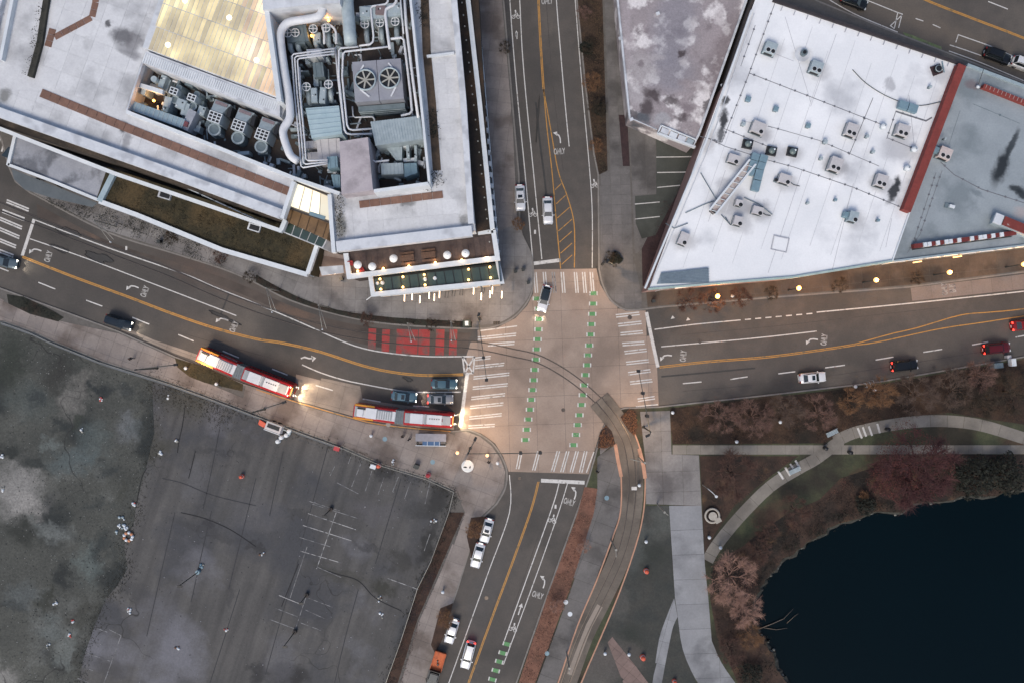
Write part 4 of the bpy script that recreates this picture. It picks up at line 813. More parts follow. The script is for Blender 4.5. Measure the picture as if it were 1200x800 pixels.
# plants on the market roof
def shrub_stuff(poly, n, h, size, z, m, label, seed, name='shrub_bed', cat='shrubs'):
    return tag(leaves(poly, n, h, size, z, seed).build(name, m), label, cat, kind='stuff')
def rp(pts, z): return PL(pts, z)
shrub_stuff(rp([(54,-10),(60,-10),(55,20),(50,52),(38,92),(33,90),(44,50),(48,20)], Z1), 160, .9, .22, Z1+.4, CLUMPD, 'dark shrubs in the narrow roof planter at the upper left', 11)
for i,(pts,l) in enumerate([([(488,-5),(500,-5),(503,30),(495,33),(489,28)],'dark bush clump in the roof bed beside the cooling yard, top end'),([(504,130),(512,132),(513,165),(505,160)],'low dark bush patch midway down the roof bed'),([(500,205),(515,200),(522,215),(506,226),(496,222)],'mossy bush patch at the lower end of the roof bed'),([(393,230),(402,232),(404,275),(396,280)],'weedy green growth along the inner roof parapet')]):
    shrub_stuff(rp(pts, Z1), 110, .7, .22, Z1+.05, CLUMPD if i < 3 else GROOF, l, 20+i)
shrub_stuff(rp([(136,212),(365,288),(358,316),(250,283),(122,236)], ZG), 1500, .25, .22, ZG, GROOF, 'low dry planting covering the long green roof', 30, 'roof_planting', 'planting')

# ---- plant yard machines (each stands on its own)
def U(name, label, cat, px, py, z, rz=0, group=None, zt=None): return thing(name, label, cat, (*W2((px,py), z if zt is None else zt), z), rz, group)
def add(t, name, mb, m): return mb.build(name, m, t)
def fan_disc(t, c, r, blades=6, m=BLADE, name='fan'):
    add(t, 'fan_ring', MB().lathe(c, [(r*1.12,-.3),(r*1.12,.06),(r,.06),(r,-.35)], 24), GALV)
    add(t, 'fan_well', MB().cyl((c[0],c[1],c[2]-.24), r*1.02, .02, 24), BLACK)
    mb = MB(); mb.cyl((c[0],c[1],c[2]-.25), r*.13, .2, 10)
    for i in range(blades):
        a = 2*math.pi*i/blades; mb.box((c[0]+math.cos(a)*r*.55, c[1]+math.sin(a)*r*.55, c[2]-.1), (r*.85, r*.15, .05), a, rx=0)
    add(t, name, mb, m)
# twin cooling tower
t = U('cooling_tower', 'large square twin fan cooling tower in the middle of the right plant yard', 'cooling tower', 443, 97, ZP, R(4.5), zt=13)
w, h, H_ = 7.8, 7.3, 4.5
for k, s_ in enumerate((-1, 1)):
    add(t, 'casing', MB().box((s_*w*.25,.35,H_/2), (w*.49,h-.9,H_)), mat('tower_casing','8b8b93','989aa1',.5,.55,fine=.05,metal=.2))
    fan_disc(t, (s_*w*.25*.98, .45, H_+.42), 1.5, 7)
add(t, 'louvre_base', MB().box((0,-h/2+.25,H_/2-.9), (w*.96,.8,H_-1.2)), GALVD)
for k in range(3): add(t, 'louvre_rail', MB().box((0,-h/2-.15,1.0+k*.8), (w*.96,.14,.14)), GALV)
for a, b in (((-3.2,1.2),(-2.0,2.9)),((3.2,1.0),(1.9,2.9)),((-2.9,-.9),(-1.5,-2.2)),((2.8,-.9),(1.9,-2.4))): add(t, 'brace', MB().bar((a[0],a[1],H_+.12),(b[0],b[1],H_+.12),.24,.14), PIPEW)
# ribbed air handler, ribbed roof, flat boxes
def ribbed_box(name, label, cat, pts, z0, z1, m, n, along, parent=None, ribname='roof_rib'):
    p = PL(pts, z1); c = (sum(q[0] for q in p)/4, sum(q[1] for q in p)/4)
    t = thing(name, label, cat, (c[0], c[1], z0)); p = [(q[0]-c[0], q[1]-c[1]) for q in p]
    MB().prism(p, 0, z1-z0).build('casing', m, t); a, b, c2, d_ = p if along == 0 else (p[1], p[2], p[3], p[0])
    for i in range(n):
        s_ = (i+.5)/n; A = (a[0]+(b[0]-a[0])*s_, a[1]+(b[1]-a[1])*s_); B = (d_[0]+(c2[0]-d_[0])*s_, d_[1]+(c2[1]-d_[1])*s_)
        MB().bar((A[0],A[1],z1-z0+.04), (B[0],B[1],z1-z0+.04), .12, .1).build(ribname, m, t)
    return t
ribbed_box('air_handler', 'pale blue ribbed air handler box left of the twin fan tower', 'air handler', [(358,127),(397,124),(401,157),(365,162)], ZP, 12.3, mat('pale_blue_casing','93a9b2','a3b6bd',.5,.55,fine=.05), 6, 1)
ribbed_box('corrugated_shelter', 'grey corrugated roof shelter against the right yard wall', 'shelter', [(434,143),(492,136),(496,163),(440,171)], ZP, 13.2, GALV, 18, 0)
ribbed_box('plant_box', 'pale flat topped plant box below the ribbed air handler', 'plant box', [(370,164),(398,162),(399,190),(374,192)], ZP, 11.0, BOXW, 3, 0)
ribbed_box('plant_box', 'blue grey box unit beside the small stair roof', 'plant box', [(383,184),(395,183),(396,196),(384,198)], ZP, 12.2, BLUEM, 2, 0)
ribbed_box('plant_box', 'small pale blue cabinet at the yard corner under the stair roof', 'plant box', [(388,205),(398,205),(399,220),(391,220)], ZP, 11.4, BLUEM, 2, 0)
ribbed_box('plant_box', 'white box unit behind the parallel pipes', 'plant box', [(358,166),(370,165),(371,173),(358,174)], ZP, 10.6, BOXW, 2, 0)
ribbed_box('plant_box', 'second white box unit with black valves behind the parallel pipes', 'plant box', [(360,179),(377,178),(378,188),(361,189)], ZP, 10.4, BOXW, 2, 0)
for i, (pts, l) in enumerate([([(446,192),(472,191),(473,204),(447,205)], 'ribbed pale unit in the lower right yard beside the orange glow'), ([(473,192),(488,191),(489,203),(474,208)], 'blue square unit in the lower right yard next to the ribbed pale unit'), ([(452,173),(471,172),(471,188),(464,188),(452,183)][:4], 'bent duct box under the corrugated shelter'), ([(471,168),(481,167),(481,172),(472,173)], 'narrow pale box at the corrugated shelter edge'), ([(472,186),(487,185),(487,189),(473,190)],'low white pipe box in front of the blue square unit')]):
    ribbed_box('plant_box', l, 'plant box', pts, ZP, 11.6-.3*i, (GALV, BLUEM, GALV, PARW, PARW)[i], (6,1,3,1,1)[i], 0)
ribbed_box('plant_box', 'long grey duct housing above the row of three round fans', 'duct housing', [(421,8),(469,3),(471,18),(422,24)], ZP, 12.2, GALV, 4, 0)
ribbed_box('plant_box', 'grey valve bank along the left yard behind the big white duct', 'plant box', [(333,32),(358,29),(362,48),(337,50)], ZP, 11.3, GALVD, 3, 0)
ribbed_box('plant_box', 'dark grey pump block in the middle yard', 'plant box', [(366,74),(378,73),(380,90),(368,91)], ZP, 11.0, GALVD, 2, 0)
# small round fans with cross guards
def cross_fan(px, py, label, z=11.6, r=.62, tail=(0,-1)):
    t = U('round_fan', label, 'fan', px, py, ZP, zt=z); hh = z-ZP
    add(t, 'housing', MB().lathe((0,0,0), [(r*.75,0),(r*.8,hh*.7),(r*1.15,hh-.2),(r*1.15,hh),(r*.95,hh),(r*.9,hh-.25),(.01,hh-.25)], 16), GALVD)
    add(t, 'guard_ring', MB().lathe((0,0,hh), [(r*1.15,0),(r*1.15,.08),(r*.95,.08),(r*.95,0)], 16), PIPEW)
    mb = MB(); mb.box((0,0,hh+.06),(r*2,.12,.06)); mb.box((0,0,hh+.07),(.12,r*2,.06)); add(t, 'cross_guard', mb, PIPEW)
    add(t, 'outlet_duct', MB().tube([(0,-.2,hh*.6),(.05,-1.2,hh*.66),(.1,-2.0,hh*.6),(.1,-2.2,0)], .42, 8), GALV)
for i,(x,y) in enumerate(((337,39),(346,38.5),(367,34),(382,33),(427.5,28.5),(445,27),(463,25.5),(359,102),(385,99))):
    cross_fan(x, y, ['leftmost round cross guarded fan by the big white duct','second round cross guarded fan by the big white duct','round fan beside the orange work light','round fan left of the wide vertical duct','left one of three round fans right of the vertical duct','middle one of three round fans right of the vertical duct','right one of three round fans right of the vertical duct','left round fan above the ribbed air handler','right round fan above the ribbed air handler'][i])
# rectangular intake hoods in the left yard
def grille_unit(px, py, label, n=3, s_=1.0):
    t = U('intake_unit', label, 'ventilation unit', px, py, ZP, R(-20), zt=11.6); 
    add(t, 'drum', MB().cyl((0,-1.7*s_,0), 1.0*s_, 1.9, 16), GALVD)
    add(t, 'drum_flange', MB().lathe((0,-1.7*s_,1.9), [(1.08*s_,-.1),(1.08*s_,.06),(.8*s_,.06)], 16), GALV)
    add(t, 'casing', MB().box((0,0,1.5), (2.1*s_,1.7*s_,3.0)), GALV)
    add(t, 'casing_top', MB().box((0,0,3.03), (1.95*s_,1.55*s_,.06)), BLACK)
    mb = MB()
    for i in range(n+1):
        k = -1+2*i/n; mb.box((k*.98*s_,0,3.1),(.13,1.7*s_,.1)); mb.box((0,k*.78*s_,3.11),(2.05*s_,.13,.1))
    add(t, 'grille', mb, PARW)
    if n == 3:
        add(t, 'hood', MB().add([(-.95,.95,3.1),(.95,.95,3.1),(1.35,2.9,2.2),(-1.35,2.9,2.2),(-.95,.95,1.0),(.95,.95,1.0),(1.35,2.9,1.0),(-1.35,2.9,1.0)], [(0,1,2,3),(7,6,5,4),(0,4,5,1),(1,5,6,2),(2,6,7,3),(3,7,4,0)]), GALV)
        add(t, 'hood_lip', MB().box((0,2.45,2.55),(2.0,.5,.12)), mat('rusty_lip','6e6268','7a6e72',1,.6)); add(t, 'black_elbow', MB().box((1.75,1.6,1.6),(.8,2.0,2.4),.1,taper=.8), BLACK)
    else: 
        add(t, 'cowl', MB().cyl((.3,.9,0), .7, 2.6, 12, r2=.5), GALVD); add(t, 'sloped_duct', MB().box((-.8,-2.0,1.2),(1.5,2.6,2.2),.1,taper=.75), GALV)
grille_unit(251.5,137.5,'left one of three big grille topped intake units in a row'); grille_unit(279.5,147.5,'middle one of three big grille topped intake units in a row'); grille_unit(307,158,'right one of three big grille topped intake units beside the white duct')
grille_unit(203.5,107,'small grille topped vent nearer the orange lit corner',2,.62); grille_unit(224.5,114.5,'small grille topped vent right of its twin in the left yard',2,.62)
t = U('duct_run', 'long pale ribbed duct run with square end at the left yard bottom', 'duct', 183, 134, ZP, R(-19.5), zt=11.6)
add(t,'duct_body',MB().box((0,0,1.6),(9.3,1.5,3.0)), mat('pale_duct','7e929e','8ea1ab',.8,.5,fine=.06))
for i in range(12): add(t,'duct_rib',MB().box((-4.3+i*.78,0,3.13),(.1,1.5,.08)), GALV)
add(t,'duct_end',MB().box((5.0,.9,1.4),(1.3,3.4,2.8),-.1), mat('pale_duct_end','8b8f98','9a9da5',.8,.5)); add(t,'red_motor',MB().box((4.9,.1,2.9),(.8,.8,.35)), mat('maroon_motor','6a3b40','74444a',1,.6))
t = U('beam_duct', 'short white beam like duct across the left yard corner', 'duct', 175, 103.5, ZP, R(-17), zt=11.3); add(t,'beam',MB().box((0,0,2.6),(4.6,.7,.6)), PARW); add(t,'stub_duct',MB().cyl((.3,1.6,0), .5, 2.9, 12), GALV); add(t,'support',MB().box((-1,-.6,1.2),(.7,1.2,2.4)), GALV)
# warm work lights down in the yards
for i,(x,y,l) in enumerate(((180,118,'orange work light glowing low in the left plant yard'),(361,14,'orange work light near the top of the plant yard beside the white duct'),(385,24,'small orange work light below the top yard roof'),(438,213,'orange work light in the lower right yard corner'),(365,42,'dim orange work light behind the round fans'))):
    t = U('work_light', l, 'lamp', x, y, ZP, zt=10.7); add(t,'post',MB().cyl((0,0,0),.05,2.0,6),POLE); add(t,'lit_head',MB().lathe((0,0,2.0),[(.05,0),(.22,.05),(.22,.2),(.05,.3)],10), emit('orange_lamp',(1,.45,.1),5)); plight(t,(0,0,2.6),(1,.45,.1),(160,120,50,170,50)[i],.2)
# pipes and ducts
def pipe(pts, r, m, label, z=12.4, name='pipe', n=8, cat='pipe', leg=True, smooth=False):
    P = [Vector((*W2((p[0],p[1]), p[2] if len(p) > 2 else z), p[2] if len(p) > 2 else z)) for p in (pts if not smooth else [(*q,) for q in sm(pts,4)])]
    b = P[0]; t = thing(name, label, cat, (b.x, b.y, ZP)); lo = Vector((b.x, b.y, ZP))
    Q = []
    for i, p in enumerate(P):          # round the corners a little
        if 0 < i < len(P)-1 and not smooth:
            for k in (-1, 1):
                dd = (P[i+k]-p); Q.append(p+dd.normalized()*min(r*1.5+.1, dd.length*.4))
        else: Q.append(p)
    MB().tube([q-lo for q in Q], r, n).build('pipe_run', m, t)
    mb = MB()
    for a_, b_ in zip(P[:-1], P[1:]):
        L = (b_-a_).length; k = int(L/3)
        for i in range(k):
            q = a_+(b_-a_)*((i+.5)/k)-lo; MB().box((q.x, q.y, q.z/2-r*.5), (.12,.12,q.z-r)).build('pipe_support', GALVD, t)
    pass
    return t
pipe([(378,2),(378,12),(374,19),(365,22),(345,25),(336,28),(330,36),(329,48),(333,80),(338,110),(340,130),(339,140),(333,150),(332,158),(336,172),(341,183),(349,189)], .62, PIPEW, 'fat white insulated duct curving down the left side of the yard', 13.6, 'insulated_duct', 14, 'duct', smooth=True)
t = pipe([(406,-10),(407,5),(409,30),(411,52)], 1.0, GALV, 'wide steel duct dropping from the top yard roof', 13.4, 'steel_duct', 16, 'duct')
pipe([(421,54),(436,52),(438,45),(434,8),(454,5),(456,-10)], .16, PIPEW, 'thin white pipe looping round the left of the three fans')
pipe([(465,-10),(464,6),(454,9),(451,14),(455,45),(457,58)], .24, PIPEW, 'thick white pipe bending down between the round fans')
pipe([(458,46),(473,44),(475,60),(481,110),(483,133),(470,136)], .2, PIPEW, 'white pipe wrapping the right side of the twin fan tower')
pipe([(473,-20),(476,30),(484,95),(490,138)], .22, PIPEW, 'long straight white pipe inside the right yard screen', 13.2)
pipe([(468,-20),(471,20),(473,40)], .12, PIPEW, 'thin white pipe near the top right of the yard', 13.0)
pipe([(436,157),(409,158),(404,155),(397,90),(397,57),(420,55)], .16, PIPEW, 'outer white pipe ring left of the twin fan tower')
pipe([(436,151),(411,153),(407,149),(401,90),(402,61),(430,58),(455,55)], .16, PIPEW, 'inner white pipe ring around the twin fan tower')
pipe([(393,56),(396,90),(402,140),(404,152)], .16, PIPEW, 'straight white pipe between the middle yard and the tower', 12.0)
for i in range(3):
    o = i*3.2; pipe([(392,57+o),(342+o,64+o*.8),(345+o,110),(350+o*1.0,160),(353+o*.9,197-o*1.3),(384,192-o*.7)], .13, PIPEW, ['outermost','middle','innermost'][i]+' white pipe of the three parallel pipes framing the middle yard', 12.6+.02*i)
pipe([(351,79),(353,120),(357,165)], .13, PIPEW, 'short straight white pipe in front of the middle yard', 12.4)
pipe([(413,125),(414,138),(438,137),(439,142)], .12, PIPEW, 'thin pipe under the front edge of the twin fan tower', 10.6)
pipe([(432,162),(437,190),(456,188)], .16, PIPEW, 'white pipe bending under the corrugated shelter', 12.0)
pipe([(322,16),(345,12),(360,14)], .08, PIPEW, 'thin cable pipe under the top yard roof', 11.5)
pipe([(378,30),(380,40),(380,52)], .2, PIPEW, 'bent white hose left of the wide steel duct', 11.5)
pipe([(384,28),(391,33),(394,40),(394,52)], .2, PIPEW, 'curved white hose beside the wide steel duct', 11.4, smooth=True)
t = U('yard_ladder', 'steel ladder leaning left of the wide steel duct', 'ladder', 392, 12, ZP, zt=11)
for k in (-.25,.25): add(t,'rail',MB().bar((k-.8,1.8,4.2),(k+.6,-1.6,.4),.07),GALV)
for k in range(10): add(t,'rung',MB().bar((-1.05+.14*k+.1,1.7-.34*k,4.1-.38*k),(-.55+.14*k+.1,1.7-.34*k,4.1-.38*k),.05),GALV)

rq = random.Random(77)
for i,(x,y,w_,d_,zt_,m_,l) in enumerate(((338,22,2.0,.9,10.6,GALVD,'dark grey machine under the top of the fat white duct'),(352,44,1.5,2.2,11.0,GALVD,'dark machine block between the left round fans and the pipes'),(372,44,1.0,1.6,10.8,GALV,'steel box under the curved hoses'),(394,44,1.0,1.3,10.8,GALV,'steel box under the second curved hose'),(428,14,1.6,1.6,12.5,GALV,'duct elbow box at the left of the three round fans'),(446,12,1.6,1.4,12.5,mat('rust_panel','6e5f60','7d6e6e',1,.6),'rust tinted duct box behind the middle of the three fans'),(465,11,1.4,1.4,12.4,GALV,'duct elbow box at the right of the three round fans'),(368,62,2.4,1.2,11.2,PARW,'white capped box at the top of the middle yard'),(350,84,3.2,.3,10.4,GALVD,'grey cable tray crossing the middle yard'),(378,112,1.0,2.6,11.4,GALV,'steel duct leading into the ribbed air handler, right'),(368,112,1.0,2.4,11.4,GALV,'steel duct leading into the ribbed air handler, left'),(478,178,.5,2.4,11.0,GALV,'thin upright duct under the shelter edge'),(487,180,.4,2.6,11.0,GALV,'second thin upright duct under the shelter edge'),(236,130,1.2,1.5,10.4,GALV,'small grey pump box left of the three big intake units'),(194,128,.9,.8,11.9,GALVD,'small motor on the long ribbed duct run'),(190,96,.9,2.2,10.6,GALV,'grey stub duct behind the small vents'),(222,98,1.4,1.0,10.2,GALVD,'dark cabinet behind the small vents'),(212,122,1.6,1.6,10.9,GALV,'sloped grey box between the small vents and duct run'),(384,214,1.2,.8,10.0,GALVD,'dark box near the yard corner by the entrance skylight'),(455,206,3.4,.6,9.6,GALVD,'dark low trough in the lower right yard'))):
    t = U('plant_cabinet', l, 'plant box', x, y, ZP, R(rq.uniform(-6,6) if x > 330 else -20), zt=zt_); hh = zt_-ZP
    add(t,'casing',MB().box((0,0,hh/2),(w_,d_,hh)),m_); add(t,'lid',MB().box((0,0,hh+.04),(w_*.9,d_*.9,.07)),m_)
    for k in range(2): add(t,'fixing',MB().box((rq.uniform(-.3,.3)*w_,rq.uniform(-.3,.3)*d_,hh+.12),(.2,.2,.12)),(BLACK,PARW)[k])
mb = MB(); yard = [p for p in hole]; nq = 0
while nq < 420:
    x, y = rq.uniform(-66,-13), rq.uniform(24,54)
    if not inside((x,y), yard): continue
    nq += 1; z_ = rq.uniform(.05,1.6); L_2 = rq.uniform(.3,2.2); a_ = R(rq.choice((4,94,-20,70))); k = rq.random()
    mi = rq.choice((0,0,1,1,2)); mb.box((x,y,ZP+z_/2 if k < .5 else ZP+z_), (L_2, rq.uniform(.08,.3) if k > .5 else rq.uniform(.3,.8), z_ if k < .5 else .12), a_, mi)
tag(mb.build('yard_conduits', [GALVD, GALV, PIPEW]), 'tangle of small conduits, valves and boxes on the floor of the plant yards', 'conduits', kind='stuff')
# parasols, tables and pendant bars
for i,(x,y) in enumerate(((419,310.5),(436,312.5),(461,303),(524,299),(545.5,297))):
    zz = ZT+2.2; t = thing('parasol', ['white round parasol nearest the terrace left corner over a red seat','second white parasol from the terrace left corner','white round parasol just left of the wooden tables','white round parasol just right of the wooden tables','rightmost white round parasol on the terrace'][i], 'parasol', (*W2((x,y),zz),ZT+.04))
    add(t,'canopy',MB().lathe((0,0,0),[(.0,2.35),(.3,2.28),(.66,2.08),(.66,2.0),(.3,2.18),(0,2.2)],16), mat('parasol_cloth','f3f2ef','ecebe8',1,.8,fine=.03)); add(t,'pole',MB().cyl((0,0,0),.035,2.2,8),POLEL); add(t,'base',MB().cyl((0,0,0),.3,.1,12),POLE); add(t,'finial',MB().cyl((0,0,2.34),.04,.1,6),POLEL)
for i,(x,y) in enumerate(((477,302.5),(502,299))):
    t = thing('picnic_table', ['left','right'][i]+' slatted wooden table with benches on the dark terrace', 'table', (*W2((x,y),ZT+.7),ZT+.04), R(7))
    for k in range(5): add(t,'table_board',MB().box((0,-.4+.2*k,.73),(2.3,.17,.05)),WOOD)
    for s_ in (-1,1):
        for k in range(2): add(t,'bench_board',MB().box((0,s_*(.75+.17*k),.45),(2.3,.15,.05)),WOOD)
        add(t,'leg_frame',MB().bar((s_*.85,-.95,.4),(s_*.85,.95,.4),.08).bar((s_*.85,-.7,0),(s_*.85,-.25,.7),.08).bar((s_*.85,.7,0),(s_*.85,.25,.7),.08),WOOD)
for i,(x,y) in enumerate(((411,309),(424,317))):
    t = thing('lounge_seat', ['red lounge seat at the terrace left edge','red lounge seat under the corner parasol'][i], 'seat', (*W2((x,y),ZT+.4),ZT+.04), R(10+20*i)); add(t,'seat',MB().box((0,0,.3),(.8,.7,.2)),mat('red_cushion','7a1f22','8a282a',1,.8)); add(t,'backrest',MB().box((0,.33,.55),(.8,.14,.5)),MC['red_cushion']); add(t,'base',MB().box((0,0,.1),(.65,.55,.2)),POLE)
for i,(x,y) in enumerate(((474,349),(483,347.5),(492,351),(503,346),(509,348.5),(515,345),(555,341),(564,347.5),(574,345),(577,340.5),(588,345.5))):
    wd_ = ['leftmost','second','third','fourth','fifth','sixth','seventh','eighth','ninth','tenth','rightmost'][i]
    t = thing('light_bar', 'glowing warm bar light below the arcade, '+wd_+' of the row', 'lamp', (*W2((x,y),3),0), R(-2), 'glowing bar lights in front of the arcade')
    add(t,'lit_tube',MB().tube([(0,-.62,3.0),(0,.62,3.0)],.07,8),emit('bar_glow',(1,.72,.48),5)); add(t,'post',MB().cyl((0,.5,.14),.03,2.85,6),POLE); add(t,'reflector',MB().box((0,0,2.9),(.2,1.3,.05)),POLE); plight(t,(0,0,2.7),WARM2,10,.2)

# ---------------------------------------------------------------- weathered roof beside the street
ob = thing('low_building', 'low building with stained patchy flat roof beside the north street', 'building')
ZO = 4.5
MB().prism(PL([(722,-80),(724,0),(730,60),(738,138),(770,152),(812,171),(820,155),(876,0),(905,-80)], ZO), 0, ZO).build('stained_roof', [STAIN], ob)
rib(ob, [(722,-80),(724,0),(730,60),(738,138)], .3, ZO-.3, ZO+.3, PARA, 'roof_edge'); rib(ob, [(905,-80),(875,0),(819,158),(812,171)], .35, ZO-.3, ZO+.3, PARA, 'roof_edge'); rib(ob, [(738,138),(770,152)], .12, ZO-.1, ZO+.12, PARA, 'roof_edge')
rib(ob, [(775,147),(816,164)], .2, ZO-.3, ZO+.35, PARW, 'balcony_rail'); rib(ob, [(771,156),(815,172.5)], .35, ZO-.3, ZO+.35, PARW, 'roof_edge'); rib(ob,[(771,156),(775,147)],.25,ZO-.3,ZO+.35,PARW,'balcony_rail')
for i,(x,y) in enumerate(((779,154),(789,158.5),(799,162.5),(809,166.5))): MB().box((*W2((x,y),ZO+.2),ZO+.15),(1.3,.9,.3),R(-23)).build('balcony_panel', (PARA,PARW,PARA,GALV)[i], ob)
def zblob(px,py,rx,ry,seed,m,parent,name,z,a=0,t=.012):
    r = random.Random(seed); n=26; ph=[r.uniform(0,6.28) for _ in range(4)]; pts=[]
    for i in range(n):
        q=2*math.pi*i/n; k=1+.24*math.sin(2*q+ph[0])+.18*math.sin(3*q+ph[1])+.12*math.sin(5*q+ph[2])+.08*math.sin(9*q+ph[3]); X_,Y_=rx*k*math.cos(q),ry*k*math.sin(q); pts.append((px+X_*math.cos(a)-Y_*math.sin(a),py+X_*math.sin(a)+Y_*math.cos(a)))
    return MB().prism(PL(pts,z),z-t-.02,z+t*0+.002).build(name,m,parent)
for i,(x,y) in enumerate(((771,16),(740,140),(847,100),(727,45))): MB().box((*W2((x,y),ZO+.2),ZO+.15),(.6,.5,.25),.4).build('loose_slab',PARA,ob)

# ---------------------------------------------------------------- white roofed building
wb = thing('white_roof_building', 'single storey building with bright white membrane roof at the east corner', 'building')
ZW = 6.5
wp = PL([(907,0,ZW),(1130,75,ZW),(1066,248,ZW),(1046,306,ZW),(930,325,ZW),(760,340,ZW),(882,8,ZW),(888,-8,ZW)])
MB().prism(wp, 0, ZW).build('white_roof', [ROOFW, PINKW], wb)
wbm = wb.children[0].data
for p in wbm.polygons:
    if abs(p.normal.z) < .5: p.material_index = 1
rib(wb, [(756,338),(828,165),(881,12)], .3, ZW-.1, ZW+.4, PARW, 'parapet'); rib(wb, [(762,336),(832,170),(884,16)], .14, ZW, ZW+.2, PARA, 'roof_kerb')
rib(wb, [(906,0),(1130,76)], .45, ZW-.2, ZW+.35, mat('dark_cap','2c2628','363032',1,.7), 'parapet')
rib(wb, [(760,339),(832,333),(930,325),(1046,306)], .35, ZW-.3, ZW+.3, mat('verdigris_cap','8fa39d','a5b5b0',.6,.6,fine=.12), 'parapet')
rib(wb, [(1046,306),(1066,249)], .22, ZW-.1, ZW+.25, PARW, 'parapet')
MB().ribbon(PL([(1128,76),(1063,247)],ZW+1.2), 1.35, 0, ZW+1.2).build('red_parapet_wall', [REDW], wb)
facade_windows(wb, W2((762,336),ZW), W2((827,172),ZW), 1, 4.2, 12); facade_windows(wb, W2((775,338.5),ZW), W2((1040,307.5),ZW), .6, 3.6, 18, emit('dim_shop_glow',(.6,.36,.16),.12,(.04,.04,.04)))
MB().bar((*W2((791,337.3),5),5),(*W2((812,335),5),5),.3,.25).build('lit_fascia',emit('fascia_light',(1,.82,.6),1.6),wb)
MB().ribbon([(p[0]-.25, p[1]+.1) for p in PL([(889,-12),(881,10),(831,163)],ZW)], .4, 0, ZW-.15).build('alley_dark_slab', mat('alley_gap_dark','2f2826','3b3330',1.5,.85,fine=.2), wb)  # added thin slab over the pink wall, alley gap's darkness put into its colour
# membrane seams with fixing dots
def seam(pts, par, z, m=mat('dark_seam','5d5f65','707279',1,.8), w=.09, dots=9, name='membrane_seam'):
    p = PL(pts, z); mb = MB().ribbon(p, w, z-.02, z+.035)
    for a, b in zip(p[:-1], p[1:]):
        L = math.hypot(b[0]-a[0], b[1]-a[1]); k = int(L/2.2*dots/9)
        for i in range(k):
            t_ = (i+random.uniform(.2,.8))/k; mb.box((a[0]+(b[0]-a[0])*t_, a[1]+(b[1]-a[1])*t_, z+.04), (.28,.28,.1), random.random())
    return mb.build(name, m, par)
LS = mat('light_seam','9b9da6','a8aab2',1,.8)
seam([(908,4),(878,86),(940,110),(1035,147)], wb, ZW); seam([(878,86),(846,167),(820,160)], wb, ZW); seam([(846,150),(880,164),(900,172)], wb, ZW)
seam([(829,162),(850,172),(900,188),(930,196),(1000,220),(1060,245)], wb, ZW); seam([(1023,115),(995,182)], wb, ZW, dots=5); seam([(1050,130),(1039,163)], wb, ZW); seam([(900,148),(960,165),(1030,195)], wb, ZW, dots=6, w=.07)
seam([(1050,131),(1085,142),(1092,138)], wb, ZW, w=.25); seam([(1040,162),(1072,175)], wb, ZW); seam([(885,30),(868,78)], wb, ZW, w=.08); seam([(1065,112),(1072,178)], wb, ZW, LS, dots=0, w=.06)
for s_ in ([(870,142),(905,150)],[(900,60),(930,72)],[(920,20),(950,120)],[(980,40),(950,125)],[(1045,256),(1038,290)],[(850,200),(830,260)],[(940,200),(900,320)],[(1000,215),(975,318)]): seam(s_, wb, ZW, LS, w=.05, dots=0)
for k in range(9):
    a_, b_ = (905+k*25, 6+k*8.4), (795+k*29, 330-k*3.0)
    seam([((a_[0]*(1-q)+b_[0]*q), (a_[1]*(1-q)+b_[1]*q)) for q in ((.1,.9) if k % 2 else (.03,.95))], wb, ZW, mat('faint_lap_joint','bcbec3','c6c8cc',1,.8), w=.07, dots=0, name='lap_joint')
tag(MB().tube([(*W2(p,ZW+.1),ZW+.12) for p in sm([(999,82),(1015,98),(1037,112),(1060,121),(1080,124),(1105,119)],5)], .06, 6).build('curved_cable', POLE), 'long thin curved cable lying on the white roof near its red wall', 'cable')
MB().prism(PL([(770,333),(775,320),(830,314),(831,331)],ZW+.3), ZW, ZW+.3).build('ribbed_metal_sheet', mat('blue_grey_sheet','6e7d89','7c8b96',.8,.5), wb)
for i in range(9): MB().bar((*W2((774+i*.0,321+i*1.4),ZW+.33),ZW+.33),(*W2((831,315+i*1.9),ZW+.33),ZW+.33),.08,.06).build('sheet_rib', mat('sheet_rib_steel','5f6d78','6a7883',1,.5), wb)
for i in range(14):
    x = 917+i*15; MB().bar((*W2((x,8+i*5),ZW+.1),ZW+.1),(*W2((x-2,13+i*5),ZW+.1),ZW+.1),.12,.12).build('roof_anchor', LS, wb)

# units on the white roof
def rooftop(px, py, label, w, d_, h, rz=-20, fans=1, m=BOXW, z=ZW, cat='rooftop unit', extra=None, fanm=BLACK):
    t = U('rooftop_unit', label, cat, px, py, z+.0, R(rz), zt=z+h*.9)
    add(t,'kerb_frame',MB().box((0,0,.12),(w*1.08,d_*1.08,.24)),GALVD); add(t,'casing',MB().box((0,0,h/2+.15),(w,d_,h-.2),taper=.97),m); add(t,'lid',MB().box((0,0,h+.1),(w*.98,d_*.98,.08)),m)
    for k in range(fans):
        x = w*.22; y = (-d_*.28 if fans == 1 else -d_*.25+k*.5*d_*.0); x = (w*.25 if fans == 1 else -w*.15+k*w*.42)
        add(t,'fan_grille',MB().lathe((x,y,h+.13),[(.0,.02),(.3,.05),(.36,.0)],12),fanm); add(t,'fan_rim',MB().lathe((x,y,h+.13),[(.36,0),(.4,.05),(.42,0)],12),PIPEW)
    add(t,'side_vent',MB().box((0,-d_/2-.03,h*.5),(w*.7,.06,h*.5)),BLACK)
    if extra == 'hood': add(t,'intake_hood',MB().box((-w*.75,.1,h*.5),(w*.6,d_*.6,h*.7),taper=.8),BLUEM)
    if extra == 'leg': add(t,'conduit',MB().tube([(w*.5,0,.3),(w*.9,-.2,.1),(w*1.4,-.1,.08)],.06,6),POLE)
    return t
